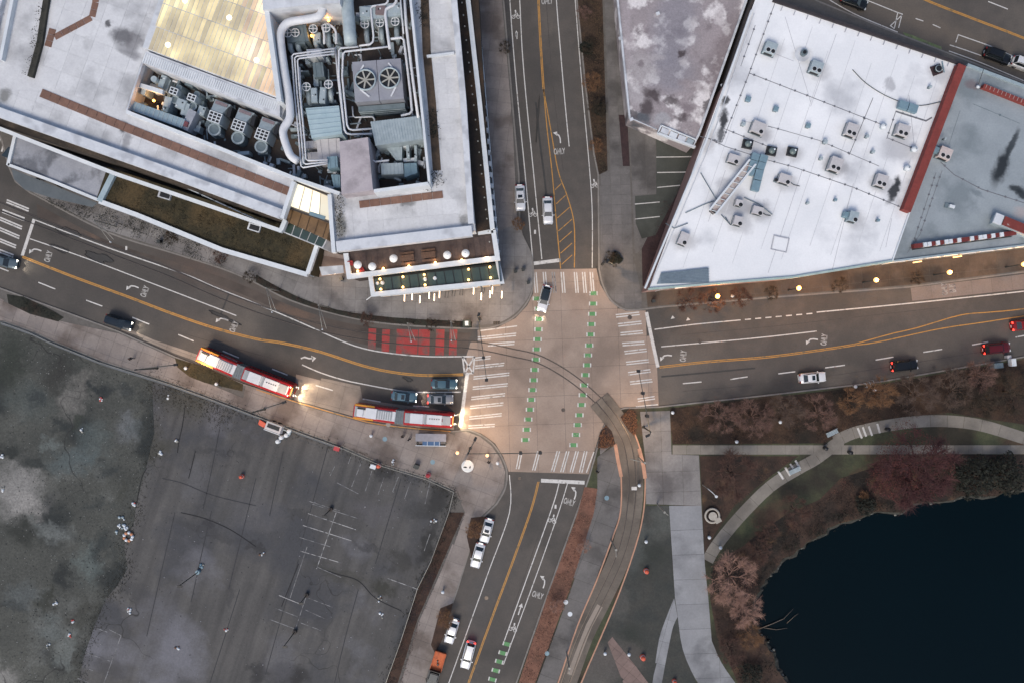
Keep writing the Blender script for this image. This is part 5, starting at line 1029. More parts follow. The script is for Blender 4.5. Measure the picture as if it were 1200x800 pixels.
for a in [(903,56.5,'grey unit with two fans nearest the top left corner of the white roof',2.0,1.9,1.0,-20,2,GALV),(957,79,'grey unit with two fans just below the round roof fan',2.0,1.9,1.0,-20,2,GALV),
 (889,150,'largest grey unit beside the dark edge stains of the white roof',2.3,1.9,1.1,-22,1,BOXW),(860,186.5,'grey unit left of the blue ducts on the white roof',1.9,1.4,.9,-18,1,BOXW),(920,210,'grey unit right of the blue ducts with a black box',2.1,1.5,1.0,-18,1,BOXW,'leg'),
 (979.5,193,'grime ringed unit with two fans in the middle of the white roof',2.0,2.3,1.1,-20,2,BOXW),(998,152.5,'pale unit with two fans left of the thin roof seam',1.9,2.1,1.0,-20,2,BOXW),(1058,153,'grey unit with two fans under the blue duct near the red wall',2.1,1.9,1.1,-18,2,BOXW),
 (1033,212,'unit with a row of black fans near the black damp streak',1.9,2.0,1.0,-18,2,BOXW),(1000,254,'grey unit with blue intake hood alone on the lower white roof',1.5,1.7,1.2,-15,1,GALV,'hood'),(801,280,'unit with one fan nearest the west parapet of the white roof',1.5,2.1,.9,-22,1,BOXW),
 (865,259,'square unit with one big fan at the lower end of the truss walkway',1.5,1.5,1.0,-15,1,BOXW),(888,247,'unit with a small fan right of the truss walkway end',1.8,1.3,.8,-15,1,BOXW,'leg'),(866,238,'small unit beside the foot of the truss walkway',1.2,1.0,.9,-15,1,BOXW)]:
    rooftop(a[0],a[1],a[2],*a[3:7],fans=a[7],m=a[8],extra=a[9] if len(a)>9 else None)
rooftop(1107.5,180,'white unit with two round fans on the grey roof beside the red wall',2.1,1.9,1.0,-22,2,mat('cream_casing','b3a7a4','c0b4b1',1,.6),z=5.6,extra='hood')
for x,y,l in ((877,168.5,'black framed roof skylight left of the two domed ones'),(905,176.5,'black framed roof skylight with a bright dome in the middle'),(929.5,177.5,'black framed roof skylight right of the bright domed one')):
    t = U('roof_skylight', l, 'skylight', x, y, ZW, R(-12), zt=ZW+.6); add(t,'frame',MB().box((0,0,.25),(1.75,1.5,.5),taper=.9),BLACK); add(t,'dome',MB().lathe((0,0,.5),[(.55,0),(.45,.2),(.2,.32),(0,.35)],14),mat('dome_plastic','5b6867','6a7675',1,.3)); add(t,'glint',MB().lathe((.3,.25,.72),[(.2,0),(.12,.1),(0,.12)],10),PARW)
for x,y,l,s_ in ((876.5,116.5,'upper left small blue box vent on the white roof',1),(909,128,'small dark blue box vent below the upper left one',1),(947,147.5,'small blue vent right of the grime free middle strip',.9),(967,166.5,'tiny box vent with black side in the white roof centre',.8),(871,145.5,'goose neck vent left of the largest grey unit',.8),(979,234.5,'tiny teal vent on the lower white roof left of the hooded unit',.5),(1029,258.5,'tiny teal vent on the lower white roof right of the hooded unit',.5),(946.5,238,'tiny grey vent on the lower white roof left side',.5),(962,186,'faint round vent below the tiny box vent',.6),(1016,160,'small vent between the two pale fan units',.6),(1023,178,'small vent in the lower centre of the white roof',.6),(909,211.5,'black vent box touching the unit right of the blue ducts',.6),(1107,163,'small round vent next to the white globe vents',.4),(1090,102,'small vent close to the red wall top',.5)):
    t = U('box_vent', l, 'vent', x, y, ZW, R(-15), zt=ZW+.6); s_ *= .82; add(t,'throat',MB().box((0,0,.3),(.8*s_,.8*s_,.6)),GALVD); add(t,'cap',MB().box((.05,.05,.7),(1.1*s_,1.1*s_,.25),taper=.75),BLACK if 'black vent' in l else (BLUEM if 'blue' in l or 'teal' in l else GALV))
for x,y,l in ((1072,175,'white globe vent by the red wall, upper one'),(1064,197,'white globe vent by the red wall, lower one'),(1036,148,'white globe vent where two roof seams meet')):
    t = U('turbine_vent', l, 'vent', x, y, ZW, zt=ZW+.9); add(t,'neck',MB().cyl((0,0,0),.3,.5,12),GALV); add(t,'globe',MB().lathe((0,0,.5),[(.25,0),(.5,.2),(.55,.4),(.4,.65),(.1,.78)],14),PARW)
t = U('roof_fan', 'round exhaust fan on a circular pale base near the roof top', 'fan', 940, 64, ZW); add(t,'base_disc',MB().cyl((0,0,0),1.25,.06,24),PARA); add(t,'body',MB().cyl((.15,.1,.05),.55,.6,16),GALVD); add(t,'hub',MB().cyl((.15,.1,.65),.3,.12,12),BLACK)
t = U('roof_fan', 'dark reddish exhaust fan with a stained base near the red wall top', 'fan', 1097, 82.5, ZW, R(20)); add(t,'base',MB().box((0,0,.1),(1.7,1.6,.2)),mat('dark_red_base','2c1e22','3a282c',1,.8)); add(t,'body',MB().cyl((0,0,.2),.6,.5,16),BLACK); add(t,'guard',MB().lathe((0,0,.7),[(.55,0),(.6,.06),(.5,.08)],14),GALV); add(t,'side_rail',MB().bar((1.0,-.9,.2),(1.3,1.0,.2),.12),BLUEM)
def duct_chain(name,label,pts,w,h,m,n,z=ZW):
    c = W2(pts[0],z); t = thing(name,label,'duct',(c[0],c[1],z)); P_2=[W2(p,z) for p in pts]
    for a,b in zip(P_2[:-1],P_2[1:]):
        for i in range(n):
            A=(a[0]+(b[0]-a[0])*(i/n)-c[0],a[1]+(b[1]-a[1])*(i/n)-c[1],.7); B=(a[0]+(b[0]-a[0])*((i+.93)/n)-c[0],a[1]+(b[1]-a[1])*((i+.93)/n)-c[1],.7); add(t,'duct_section',MB().bar(A,B,w,h),m)
duct_chain('blue_duct','left run of pale blue duct sections on the white roof',[(884,182),(876,207)],1.25,.8,BLUEM,3); duct_chain('blue_duct','longer right run of pale blue duct sections on the white roof',[(893.5,184),(888,201),(882,226)],1.3,.8,BLUEM,2)
duct_chain('blue_duct','short pale blue duct near the red wall of the white roof',[(1050,124),(1072,131)],1.3,.7,BLUEM,2)
# truss walkway
c = W2((858,221),ZW+1); t = thing('truss_walkway','long white steel truss walkway laid across the roof','walkway',(c[0],c[1],ZW)); A=W2((882,190),ZW+1.2); B=W2((835,249),ZW+1.2); ax=((A[0]-c[0]),(A[1]-c[1])); bx_=((B[0]-c[0]),(B[1]-c[1])); L=math.hypot(ax[0]-bx_[0],ax[1]-bx_[1]); dx,dy=(bx_[0]-ax[0])/L,(bx_[1]-ax[1])/L; nx,ny=-dy,dx
for s_ in (-.62,.62): add(t,'truss_rail',MB().bar((ax[0]+nx*s_,ax[1]+ny*s_,1.2),(bx_[0]+nx*s_,bx_[1]+ny*s_,1.2),.3,.3),PARW)
add(t,'walk_deck',MB().bar((ax[0],ax[1],.95),(bx_[0],bx_[1],.95),1.0,.08),mat('rusty_deck','a7a09d','b5aeab',.9,.7,c3='8a7672',s3=.9))
for i in range(9): q=(i+.5)/9*L; add(t,'cross_brace',MB().bar((ax[0]+dx*q+nx*.6,ax[1]+dy*q+ny*.6,1.1),(ax[0]+dx*(q+.5)-nx*.6,ax[1]+dy*(q+.5)-ny*.6,1.1),.1),PARW)
for q in (.3,L-.3): add(t,'support_leg',MB().box((ax[0]+dx*q,ax[1]+dy*q,.5),(.9,.4,1.0),math.atan2(dy,dx)+1.57),POLE)
for pts,l in (([(821,203),(838,232),(842,236)],'thin black pipe angling to the truss walkway foot from the west edge'),([(803,250),(825,240),(836,236)],'thin grey pipe running from west parapet to truss walkway'),([(845,252),(856,264),(850,255)],'short pipe hooked under the truss walkway foot'),([(872,232),(890,240),(905,252)],'thin pipe linking the small fan units'),([(780,262),(790,268),(806,262)],'thin pipe near the west parapet unit')):
    b_=[(*W2(p,ZW+.15),ZW+.2) for p in pts]; tag(MB().tube(b_,.07,6).build('roof_pipe',GALVD),l,'pipe')
t = U('roof_hatch','square flush hatch outline on the lower white roof','hatch',914,286,ZW,R(-12)); add(t,'hatch_frame',MB().ribbon([(-1.3,-1.2),(1.3,-1.2),(1.3,1.2),(-1.3,1.2)],.12,0,.12,closed=True),LS); add(t,'hatch_lid',MB().box((0,0,.05),(2.3,2.1,.06)),ROOFW)

# ---------------------------------------------------------------- grey roofed building
gb = thing('grey_roof_building','building with bluish grey membrane roof and red parapet pieces at the right edge','building')
ZY = 5.6
MB().prism(PL([(1134,75),(1200,100),(1400,175),(1400,268),(1200,288),(1200,288),(1046,306.5),(1064,248)],ZY),0,ZY).build('grey_roof',[ROOFG],gb)
rib(gb,[(1134,76),(1200,101),(1400,176)],.5,ZY-.2,ZY+.35,mat('pale_blue_cap','86959c','94a3a9',1,.6),'parapet'); rib(gb,[(1047,306),(1200,287.5),(1400,264)],.3,ZY-.2,ZY+.25,MC['pale_blue_cap'],'parapet')
seam([(1102,190),(1118,205),(1150,222),(1200,238)],gb,ZY,w=.1); seam([(1097,202),(1070,285)],gb,ZY,w=.05,dots=12); seam([(1104,200),(1078,275),(1063,297)],gb,ZY,w=.05,dots=12); seam([(1140,122),(1195,145)],gb,ZY,GALVD,w=.04,dots=3); seam([(1125,130),(1112,170)],gb,ZY,GALVD,w=.04,dots=3)
mb=MB().ribbon(PL([(1153,100.5),(1200,119),(1330,170)],ZY+.8),.62,ZY-.1,ZY+.8); mb.build('red_parapet_strip',[REDW],gb)
for i in range(12): x=1156+i*4.6; MB().box((*W2((x,101.5+i*1.83),ZY+.85),ZY+.82),(.1,.66,.06),R(-22)).build('parapet_joint',mat('pale_mortar','9a7d78','a98c86',1,.8),gb)
t = U('roof_sign','long rooftop sign of alternating red and white letter blocks seen from above','sign',1125,282,ZY,R(7.5))
for i in range(24):
    x=-8.0+i*.72; white = i in (2,3,5,7,8,10,13,15,16,18,20); add(t,'letter_block',MB().box((x,0,.6 if white else .5),(.6 if white else .72,.72,1.0 if white else .9)),PARW if white else mat('dark_red_block','5c211f','6d2a27',1,.7))
add(t,'support_frame',MB().bar((-8.3,-.5,.15),(8.6,-.5,.15),.15),POLE)
t = U('roof_monitor','red roofed raised monitor with pale end on the grey roof','roof monitor',1182,266,ZY,R(-22)); add(t,'body',MB().box((2,0,.6),(10.5,1.6,1.2)),GALV); add(t,'red_roof',MB().box((2.6,.1,1.3),(9.2,1.5,.2)),mat('flaking_red','6a2c27','7a3630',.9,.8,c3='a49a96',s3=.9,t3=(.62,.66))); add(t,'pale_end',MB().box((-2.9,0,1.25),(1.4,1.7,.3)),PARA)
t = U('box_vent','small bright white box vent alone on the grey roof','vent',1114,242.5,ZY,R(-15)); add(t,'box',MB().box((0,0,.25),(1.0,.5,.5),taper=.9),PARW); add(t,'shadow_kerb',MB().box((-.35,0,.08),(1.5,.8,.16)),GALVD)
t = U('antenna_mast','thin dark mast with a white ball head at the grey roof top corner','antenna',1144,103,ZY); add(t,'arm',MB().tube([(0,0,.3),(0,2.4,1.8)],.05,6),POLE); add(t,'ball_head',MB().lathe((0,0,.2),[(.05,0),(.3,.15),(.3,.35),(.05,.5)],10),PARW)
facade_windows(gb, W2((1050,306.5),ZY), W2((1390,266),ZY), .6, 3.4, 16, MC['dim_shop_glow'])
for x in (1070,1117): MB().bar((*W2((x,308-(x-1070)*.13),3),3),(*W2((x+10,306.5-(x-1070)*.13),3),3),.2,.15).build('lit_fascia',emit('warm_fascia',(1,.6,.25),1.5),gb)
# ---------------------------------------------------------------- vehicles
def paintm(name, c, rough=.28, metal=.2): return mat(name, c, c, 1, rough, fine=0, metal=metal)
HEADL = emit('headlight_glass', (1,.93,.8), 3.0, (.8,.8,.8)); TAILR = emit('tail_light_on', (1,.05,.03), 3.0, (.4,.02,.02)); HEADO = mat('headlight_off','c9ccd0','b9bcc0',1,.15,fine=0); TAILO = mat('tail_light_off','6e1414','7a1818',1,.2,fine=0)
def car(label, px, py, head, col, kind='sedan', L=4.7, Wd=1.82, lights=(0,0), name='parked_car', cat='car', group=None, roofm=None):
    """head: direction of the bonnet in the photo, degrees counter-clockwise from right"""
    suv = kind == 'suv'; Hh = 1.68 if suv else 1.45
    t = thing(name, label, cat, (*W2((px,py), .7), .012), R(head), group)
    hw = Wd/2; n = 15; st = []
    for i in range(n):
        u = -1+2*i/(n-1); x = u*L/2; au = abs(u)
        w = hw*(1-.03*au**2-.20*max(0,(au-.82)/.18)**2.2)
        if u > 0: zt = .98-.16*max(0,(u-.25)/.75)**1.6-.22*max(0,(u-.9)/.1)**2
        else: zt = (1.02 if suv else .99)-.22*max(0,(au-.93)/.07)**2-(.0 if suv else .03*au)
        st.append((x, w, zt))
    vs = []; fs = []
    for x, w, zt in st:
        for y, z in ((-w*.9,.2),(-w*.99,.35),(-w,.62),(-w*.965,zt-.1),(-w*.88,zt),(-w*.4,zt+.035),(w*.4,zt+.035),(w*.88,zt),(w*.965,zt-.1),(w,.62),(w*.99,.35),(w*.9,.2)): vs.append((x,y,z))
    m = 12
    for i in range(n-1):
        for k in range(m-1): fs.append((i*m+k,(i+1)*m+k,(i+1)*m+k+1,i*m+k+1))
        fs.append((i*m+m-1,(i+1)*m+m-1,(i+1)*m,i*m))
    fs = [tuple(reversed(f)) for f in fs]
    fs += [tuple(range(m)), tuple(reversed(range((n-1)*m,n*m)))]
    b = MB(); b.add(vs, fs, 0, True)
    # cabin frame
    xr0, xr1 = (-L*.46, -L*.40) if suv else (-L*.36, -L*.22)
    if kind == 'hatch': xr0, xr1 = -L*.44, -L*.34
    xf0, xf1 = L*.235, L*.07
    wb_, wt = hw*.90, hw*.70
    base = [(xr0,-wb_*.94,.97),(xf0,-wb_*.94,.93),(xf0,wb_*.94,.93),(xr0,wb_*.94,.97)]; top = [(xr1,-wt,Hh-.03),(xf1,-wt,Hh-.03),(xf1,wt,Hh-.03),(xr1,wt,Hh-.03)]
    b.add(base+top, [(0,1,5,4),(1,2,6,5),(2,3,7,6),(3,0,4,7),(4,5,6,7)], 0)
    add(t, 'body', b, col)
    # roof panel, slightly domed and rounded
    rv = []; rf = []; nx_, ny_ = 6, 6
    for i in range(nx_+1):
        for k in range(ny_+1):
            u, v = i/nx_*2-1, k/ny_*2-1; x = (xr1+xf1)/2+u*((xf1-xr1)/2+.04)*(1-.03*v*v); y = v*(wt+.02)*(1-.05*u*u); rv.append((x,y,Hh-.02+.05*(1-u*u)*(1-.4*v*v)+.015*(1-v*v)))
    for i in range(nx_):
        for k in range(ny_): a=i*(ny_+1)+k; rf.append((a,a+ny_+1,a+ny_+2,a+1))
    add(t, 'roof', MB().add(rv, rf, 0, True), roofm or col)
    def pane(nm, P4, s_=.93, off=.014, mm=GLASSD):
        P4 = [Vector(p) for p in P4]; c = sum(P4, Vector())/4; nrm = (P4[1]-P4[0]).cross(P4[3]-P4[0]).normalized(); q = [c+(p-c)*s_+nrm*off for p in P4]; add(t, nm, MB().add(q+[p-nrm*.03 for p in q], [(0,1,2,3),(0,4,5,1),(1,5,6,2),(2,6,7,3),(3,7,4,0)]), mm)
    pane('windshield', [base[1],base[2],top[2],top[1]], .95); pane('rear_window', [base[3],base[0],top[0],top[3]], .9)
    pane('side_window', [base[0],base[1],top[1],top[0]], .9); pane('side_window', [base[2],base[3],top[3],top[2]], .9)
    if suv:
        for s_ in (-1,1): add(t,'roof_rail',MB().bar((xr1+.2,s_*wt*.95,Hh+.06),(xf1-.1,s_*wt*.95,Hh+.06),.05),BLACK)
    elif roofm is None and random.random() < .5: add(t,'sunroof',MB().box(((xr1+xf1)/2+.25,0,Hh+.045),(.55,.8,.02)),GLASSD)
    for s_ in (-1,1):
        add(t,'headlight',MB().box((L/2-.17,s_*hw*.66,.68),(.26,.38,.16),-s_*.3),HEADL if lights[0] else HEADO)
        add(t,'taillight',MB().box((-L/2+.13,s_*hw*.68,.80),(.22,.36,.2),s_*.25),TAILR if lights[1] else TAILO)
        add(t,'mirror',MB().box((xf0-.25,s_*(hw+.09),.98),(.14,.2,.13),s_*.2),col)
    add(t,'bumper_trim',MB().box((L/2-.02,0,.4),(.08,Wd*.6,.18)),BLACK)
    add(t,'number_plate',MB().box((-L/2-.01,0,.55),(.03,.5,.14)),PARW)
    for sx in (-1,1):
        for sy in (-1,1):
            c = (sx*L*.305, sy*(hw-.11), .33)
            ty = MB().lathe((0,0,0),[(.2,-.1),(.31,-.1),(.34,-.05),(.34,.05),(.31,.1),(.2,.1)],16).build('tyre',TYRE,t,c); ty.rotation_euler=(R(90),0,0); ty.name='wheel'
            MB().cyl((0,0,-.08),.2,.16,12).build('rim',RIM,ty)
    if lights[0]:
        for s_ in (-1,1):
            l = plight(t,(L/2+.1,s_*hw*.66,.62),(1,.88,.7),150,.08,spot=75); l.rotation_euler=(0,R(-74),0)
    if lights[1]: plight(t,(-L/2-.5,0,.7),(1,.05,.03),5,.3)
    return t
CW = paintm('white_car_paint','d9d9da'); CB = paintm('black_car_paint','17191c'); CN = paintm('navy_car_paint','1d2730'); CT = paintm('slate_blue_paint','45606c'); CS = paintm('silver_car_paint','8d8f92',metal=.5); CR = paintm('dark_red_paint','55151a'); CG = paintm('grey_blue_paint','56646c'); CT2 = paintm('steel_blue_paint','54707e')
car('white sedan parked at the north street kerb left of the moving one',609.5,232,-88,CW,'sedan',4.6)
car('white sedan driving down the north street toward the stop line',642,247,-88,CW,'sedan',4.85,name='moving_car')
car('white car entering the crossing over the north crosswalk, angled',638,350,-104,CW,'hatch',4.7,lights=(1,0),name='moving_car',roofm=GLASSD)
car('dark navy pickup sized car driving on the west street ahead of the first red bus',139,378,-18,CN,'suv',4.9,lights=(1,0),name='moving_car')
car('grey blue car entering at the left edge by the crosswalk',5,307,-12,CG,'sedan',4.7,lights=(1,0),name='moving_car')
car('dark blue sedan queued in the upper lane beside the west stop line',520.5,449.5,-1,CT,'sedan',4.6,lights=(1,0),name='queued_car')
car('blue sedan queued behind the silver one over the red bus',473.5,464.5,-5,CT2,'sedan',4.55,lights=(1,0),name='queued_car')
car('silver sedan queued first in its lane above the front of the red bus',516,467.5,-1,CS,'sedan',4.6,lights=(0,1),name='queued_car')
car('white coupe driving east alone on the east street',952,442,5,CW,'sedan',4.7,name='moving_car')
car('black car with red tail lights by the kerb of the east street',1060,428,6,CB,'suv',4.7,lights=(0,1),name='moving_car')
car('dark red car with bright brake lights near the right edge',1168,408,6,CR,'suv',4.8,lights=(0,1),name='moving_car')
car('red car cut by the right edge in the turning lane',1201,380.5,8,paintm('red_car_paint','7d1a1c'),'sedan',4.7,lights=(0,1),name='moving_car')
car('white sedan parked furthest up the south street bay',570.5,621,-105,CW,'sedan',4.3,1.75)
car('white sedan parked directly behind the uppermost one in the south street bay',560,650,-105,CW,'sedan',4.5)
car('white sedan parked alone between the upper pair and the orange truck',529.5,739,-107,CW,'sedan',4.4,1.75)
car('white estate car driving down the south street with red tail lights',548.5,767,-105,CW,'suv',4.9,lights=(0,1),name='moving_car')
car('black car at the top edge on the upper right street',1001,2,-20,CB,'sedan',4.8,name='parked_car')
car('black car parked beside the grey roof on the upper right street',1169,66,-20,CB,'suv',4.9,name='parked_car')
car('white car cut by the right edge behind the parked black one',1201,76,-20,CW,'suv',4.8,name='parked_car')
# orange flatbed truck
t = thing('flatbed_truck','orange flatbed truck with dark cab parked at the bottom of the south street bay','truck',(*W2((510.5,784),1),.012),R(-107))
OR_ = mat('orange_bed','b5582c','c46636',.8,.7,c3='8d4526',s3=.8)
add(t,'bed_floor',MB().box((-1.55,0,.95),(3.3,2.0,.1)),OR_)
for s_ in (-1,1): add(t,'bed_side',MB().box((-1.55,s_*1.0,1.15),(3.3,.08,.42)),OR_)
add(t,'tailgate',MB().box((-3.2,0,1.12),(.08,2.0,.36)),OR_); add(t,'headboard',MB().box((.12,0,1.3),(.1,2.0,.75)),BLACK)
add(t,'bed_winch',MB().box((-1.0,.1,1.08),(.35,.3,.2),.5).box((-1.5,-.1,1.06),(.3,.25,.15),.2),BLACK); add(t,'chassis',MB().box((-.6,0,.65),(5.2,.8,.25)),BLACK)
add(t,'bonnet',MB().box((2.55,0,.85),(1.4,1.85,.75),taper=.9),CN); add(t,'cab',MB().box((1.15,0,.85),(1.6,1.9,.8)).box((1.1,0,1.5),(1.4,1.75,.6),taper=.8),CN); add(t,'windshield',MB().box((1.72,0,1.48),(.1,1.5,.5)),GLASSD); add(t,'rear_window',MB().box((.46,0,1.5),(.08,1.3,.4)),GLASSD)
for sx in (-2.2,2.4):
    for sy in (-.88,.88):
        w_ = MB().lathe((0,0,0),[(.2,-.13),(.36,-.13),(.39,-.08),(.39,.08),(.36,.13),(.2,.13)],16).build('wheel',TYRE,t,(sx,sy,.38)); w_.rotation_euler=(R(90),0,0); MB().cyl((0,0,-.1),.21,.2,12).build('rim',RIM,w_)
for s_ in (-1,1): add(t,'taillight',MB().box((-3.26,s_*.8,.95),(.06,.3,.14)),TAILO); add(t,'mirror',MB().box((1.9,s_*1.12,1.35),(.12,.25,.25)),BLACK)

# articulated buses
BRED = paintm('bus_red_paint','a0161b',.35); BYEL = paintm('bus_yellow_paint','c9872a',.35); BWH = mat('bus_roof_panel','cfd0d2','c2c3c6',1,.5,fine=.04); BGR = mat('bus_roof_grey','8d9093','9a9da0',1,.5,fine=.06)
def bus(label, rear, joint, front, lit=True):
    zr = 3.0
    J = Vector((*W2(joint,zr),0)); Fv = Vector((*W2(front,zr),0)); Rv = Vector((*W2(rear,zr),0))
    t = thing('articulated_bus', label, 'bus', (J.x,J.y,.02), 0)
    def section(tip, sgn, nm):
        dv = tip-J; ang = math.atan2(dv.y,dv.x); Ls = dv.length; Wb = 2.6
        o = bpy.data.objects.new(nm, None)
        def M_(mb):
            ca, sa = math.cos(ang), math.sin(ang); mb.v = [(v[0]*ca-v[1]*sa, v[0]*sa+v[1]*ca, v[2]) for v in mb.v]; return mb
        st = [.75, 1.0, Ls-.5, Ls-.12, Ls]; ws = [1.0,1.0,1.0,.93,.80]; vs=[]; fs=[]
        prof = [(-1,.32),(-1.0,2.5),(-.93,2.85),(-.80,3.0),(.80,3.0),(.93,2.85),(1.0,2.5),(1,.32)]
        for x,w in zip(st,ws):
            for y,z in prof: vs.append((x-(0 if z<2.6 or x<Ls-.3 else .12), y*Wb/2*w, z-(0 if w>.9 else .05)))
        m=8
        for i in range(len(st)-1):
            for k in range(m-1): fs.append((i*m+k,i*m+k+1,(i+1)*m+k+1,(i+1)*m+k))
            fs.append((i*m+m-1,i*m,(i+1)*m,(i+1)*m+m-1))
        fs += [tuple(reversed(range(m))), tuple(range(4*m,5*m))]
        bo = add(t, nm, M_(MB().add(vs,fs)), BRED)
        for s_ in (-1,1):
            nw_ = int((Ls-2)/1.45)
            for i in range(nw_): MB().box((1.7+i*1.45,s_*1.305,1.95),(1.3,.05,.95)).build('side_window',GLASSD,bo).data.transform(Matrix.Rotation(ang,4,'Z'))
            for x in ([Ls*.62] if nm=='rear_body' else [Ls*.25,Ls*.72]):
                w_ = MB().lathe((0,0,0),[(.28,-.15),(.46,-.15),(.5,-.08),(.5,.08),(.46,.15),(.28,.15)],18).build('wheel',TYRE,bo,(x*math.cos(ang)-s_*1.15*math.sin(ang), x*math.sin(ang)+s_*1.15*math.cos(ang), .5)); w_.rotation_euler=(R(90),0,ang)
        return bo, ang, Ls, M_
    fb, fa, fl, FM = section(Fv, 1, 'front_body'); rbd, ra, rl, RM = section(Rv, -1, 'rear_body')
    # bellows
    mb = MB()
    for i in range(9):
        u = -1+2*i/8; a = fa if u > 0 else ra; x = abs(u)*.78; mb.box((x*math.cos(a),x*math.sin(a),1.7),(.12,2.42 if i%2 else 2.25,2.55+(.12 if i%2 else 0)),fa)
    mb.box((0,0,1.65),(1.5,2.2,2.5),fa); add(t,'bellows',mb,mat('bellows_grey','6d7478','7a8185',2,.8))
    # roof equipment: front section
    def eq(nm, M_, x, y, l, w, h, m, zt=3.0): return add(t, nm, M_(MB().box((x,y,zt+h/2),(l,w,h),taper=.97)), m)
    eq('roof_skin',FM,fl*.5+.2,0,fl-1.6,1.6,.05,BWH); eq('roof_skin',RM,rl*.5+.2,0,rl-1.0,1.7,.05,BWH)
    eq('roof_panel',FM,1.4,0,.9,1.7,.16,BGR); eq('air_conditioner',FM,3.0,0,2.3,1.75,.3,BWH); eq('roof_panel',FM,4.5,0,.35,1.8,.2,BGR); eq('battery_housing',FM,6.1,0,2.6,1.7,.26,BWH); eq('grille_panel',FM,8.2,0,1.4,1.6,.22,BGR)
    for i in range(5): eq('roof_vent',FM,5.3+i*.4,.15,.2,.16,.05,BLACK,3.27)
    eq('roof_hatch',FM,fl-1.7,0,.5,.5,.08,mat('red_hatch','7c2023','8a2629',1,.5),3.05); 
    eq('grille_panel',RM,2.6,0,2.6,1.55,.22,BGR)
    for i in range(6): eq('grille_slat',RM,1.6+i*.4,0,.1,1.4,.03,BWH,3.22)
    eq('battery_housing',RM,rl*.60,0,1.9,1.8,.3,BWH); eq('engine_cover',RM,rl*.84,.1,1.1,1.2,.28,BWH); eq('exhaust_grille',RM,rl*.82,-.62,1.4,.35,.2,BLACK); eq('roof_panel',RM,rl-.6,0,.5,1.8,.12,BGR)
    for s_ in (-1,1): add(t,'yellow_panel',RM(MB().box((rl*.76,s_*1.285,2.4),(rl*.42,.06,1.0)).box((rl*.76,s_*1.12,2.97),(rl*.42,.28,.1))),BYEL)
    add(t,'windshield',FM(MB().box((fl+.01,0,1.9),(.06,1.9,1.3))),GLASSD); add(t,'rear_window',RM(MB().box((rl+.01,0,2.1),(.06,1.7,.8))),GLASSD); add(t,'destination_sign',FM(MB().box((fl-.05,0,2.75),(.1,1.5,.28))),emit('amber_sign',(1,.5,.1),1.5,(.05,.04,.03)))
    for s_ in (-1,1):
        add(t,'headlight',FM(MB().box((fl-.06,s_*.82,.75),(.2,.34,.22))),HEADL); add(t,'marker_light',FM(MB().box((fl-.35,s_*.75,2.99),(.16,.2,.08))),HEADL)
        add(t,'mirror',FM(MB().bar((fl-.1,s_*1.05,2.6),(fl+.45,s_*1.25,2.4),.07).box((fl+.45,s_*1.25,2.15),(.14,.26,.5))),BLACK); add(t,'taillight',RM(MB().box((rl-.02,s_*.92,1.1),(.1,.24,.4))),TAILR)
        p = Vector((fl+.15,s_*.82,.8)); c_,s2=math.cos(fa),math.sin(fa); l = plight(t,(p.x*c_-p.y*s2,p.x*s2+p.y*c_,.8),(1,.8,.52),1500,.1,spot=95); l.rotation_euler=(0,R(-74),fa)
    add(t,'bike_rack',FM(MB().bar((fl+.1,-.8,.7),(fl+.75,-.8,.7),.06).bar((fl+.1,.8,.7),(fl+.75,.8,.7),.06).bar((fl+.75,-.8,.7),(fl+.75,.8,.7),.06).bar((fl+.45,-.8,.7),(fl+.45,.8,.7),.05)),BLACK)
    return t
bus('red articulated bus with yellow rear driving on the west street, further from the crossing',(231,414),(279.5,435.5),(341,459))
bus('red articulated bus with yellow rear stopped at the shelter by the west stop line',(413.5,481),(468,488.5),(531,493))

# ---------------------------------------------------------------- street furniture
def lamp_post(label, px, py, z=4.2, power=1300, lit=True, arm=None, group=None):
    t = thing('street_lamp', label, 'street lamp', (*W2((px,py),z),.14), 0, group)
    add(t,'pole',MB().cyl((0,0,0),.09,z-.3,8,r2=.06),POLE); add(t,'base',MB().cyl((0,0,0),.2,.35,10,r2=.12),POLE)
    add(t,'globe',MB().lathe((0,0,z-.3),[(.1,0),(.34,.14),(.42,.36),(.3,.6),(.0,.7)],14), emit('lamp_globe',(1,.52,.16),1.9)); plight(t,(0,0,z+.65),(1,.5,.16),power,.3)
    return t
for i,(x,y) in enumerate(((840.5,347.5),(935.5,338),(1026,328.5),(1112,319.5),(1199,310))):
    lamp_post(['lit street lamp furthest left on the east street pavement','second lit street lamp from the left on the east street pavement','lit street lamp in the middle below the corner where the white roof ends','lit street lamp left of the last one, below the grey roof','lit street lamp at the right edge below the grey roof'][i],x,y)
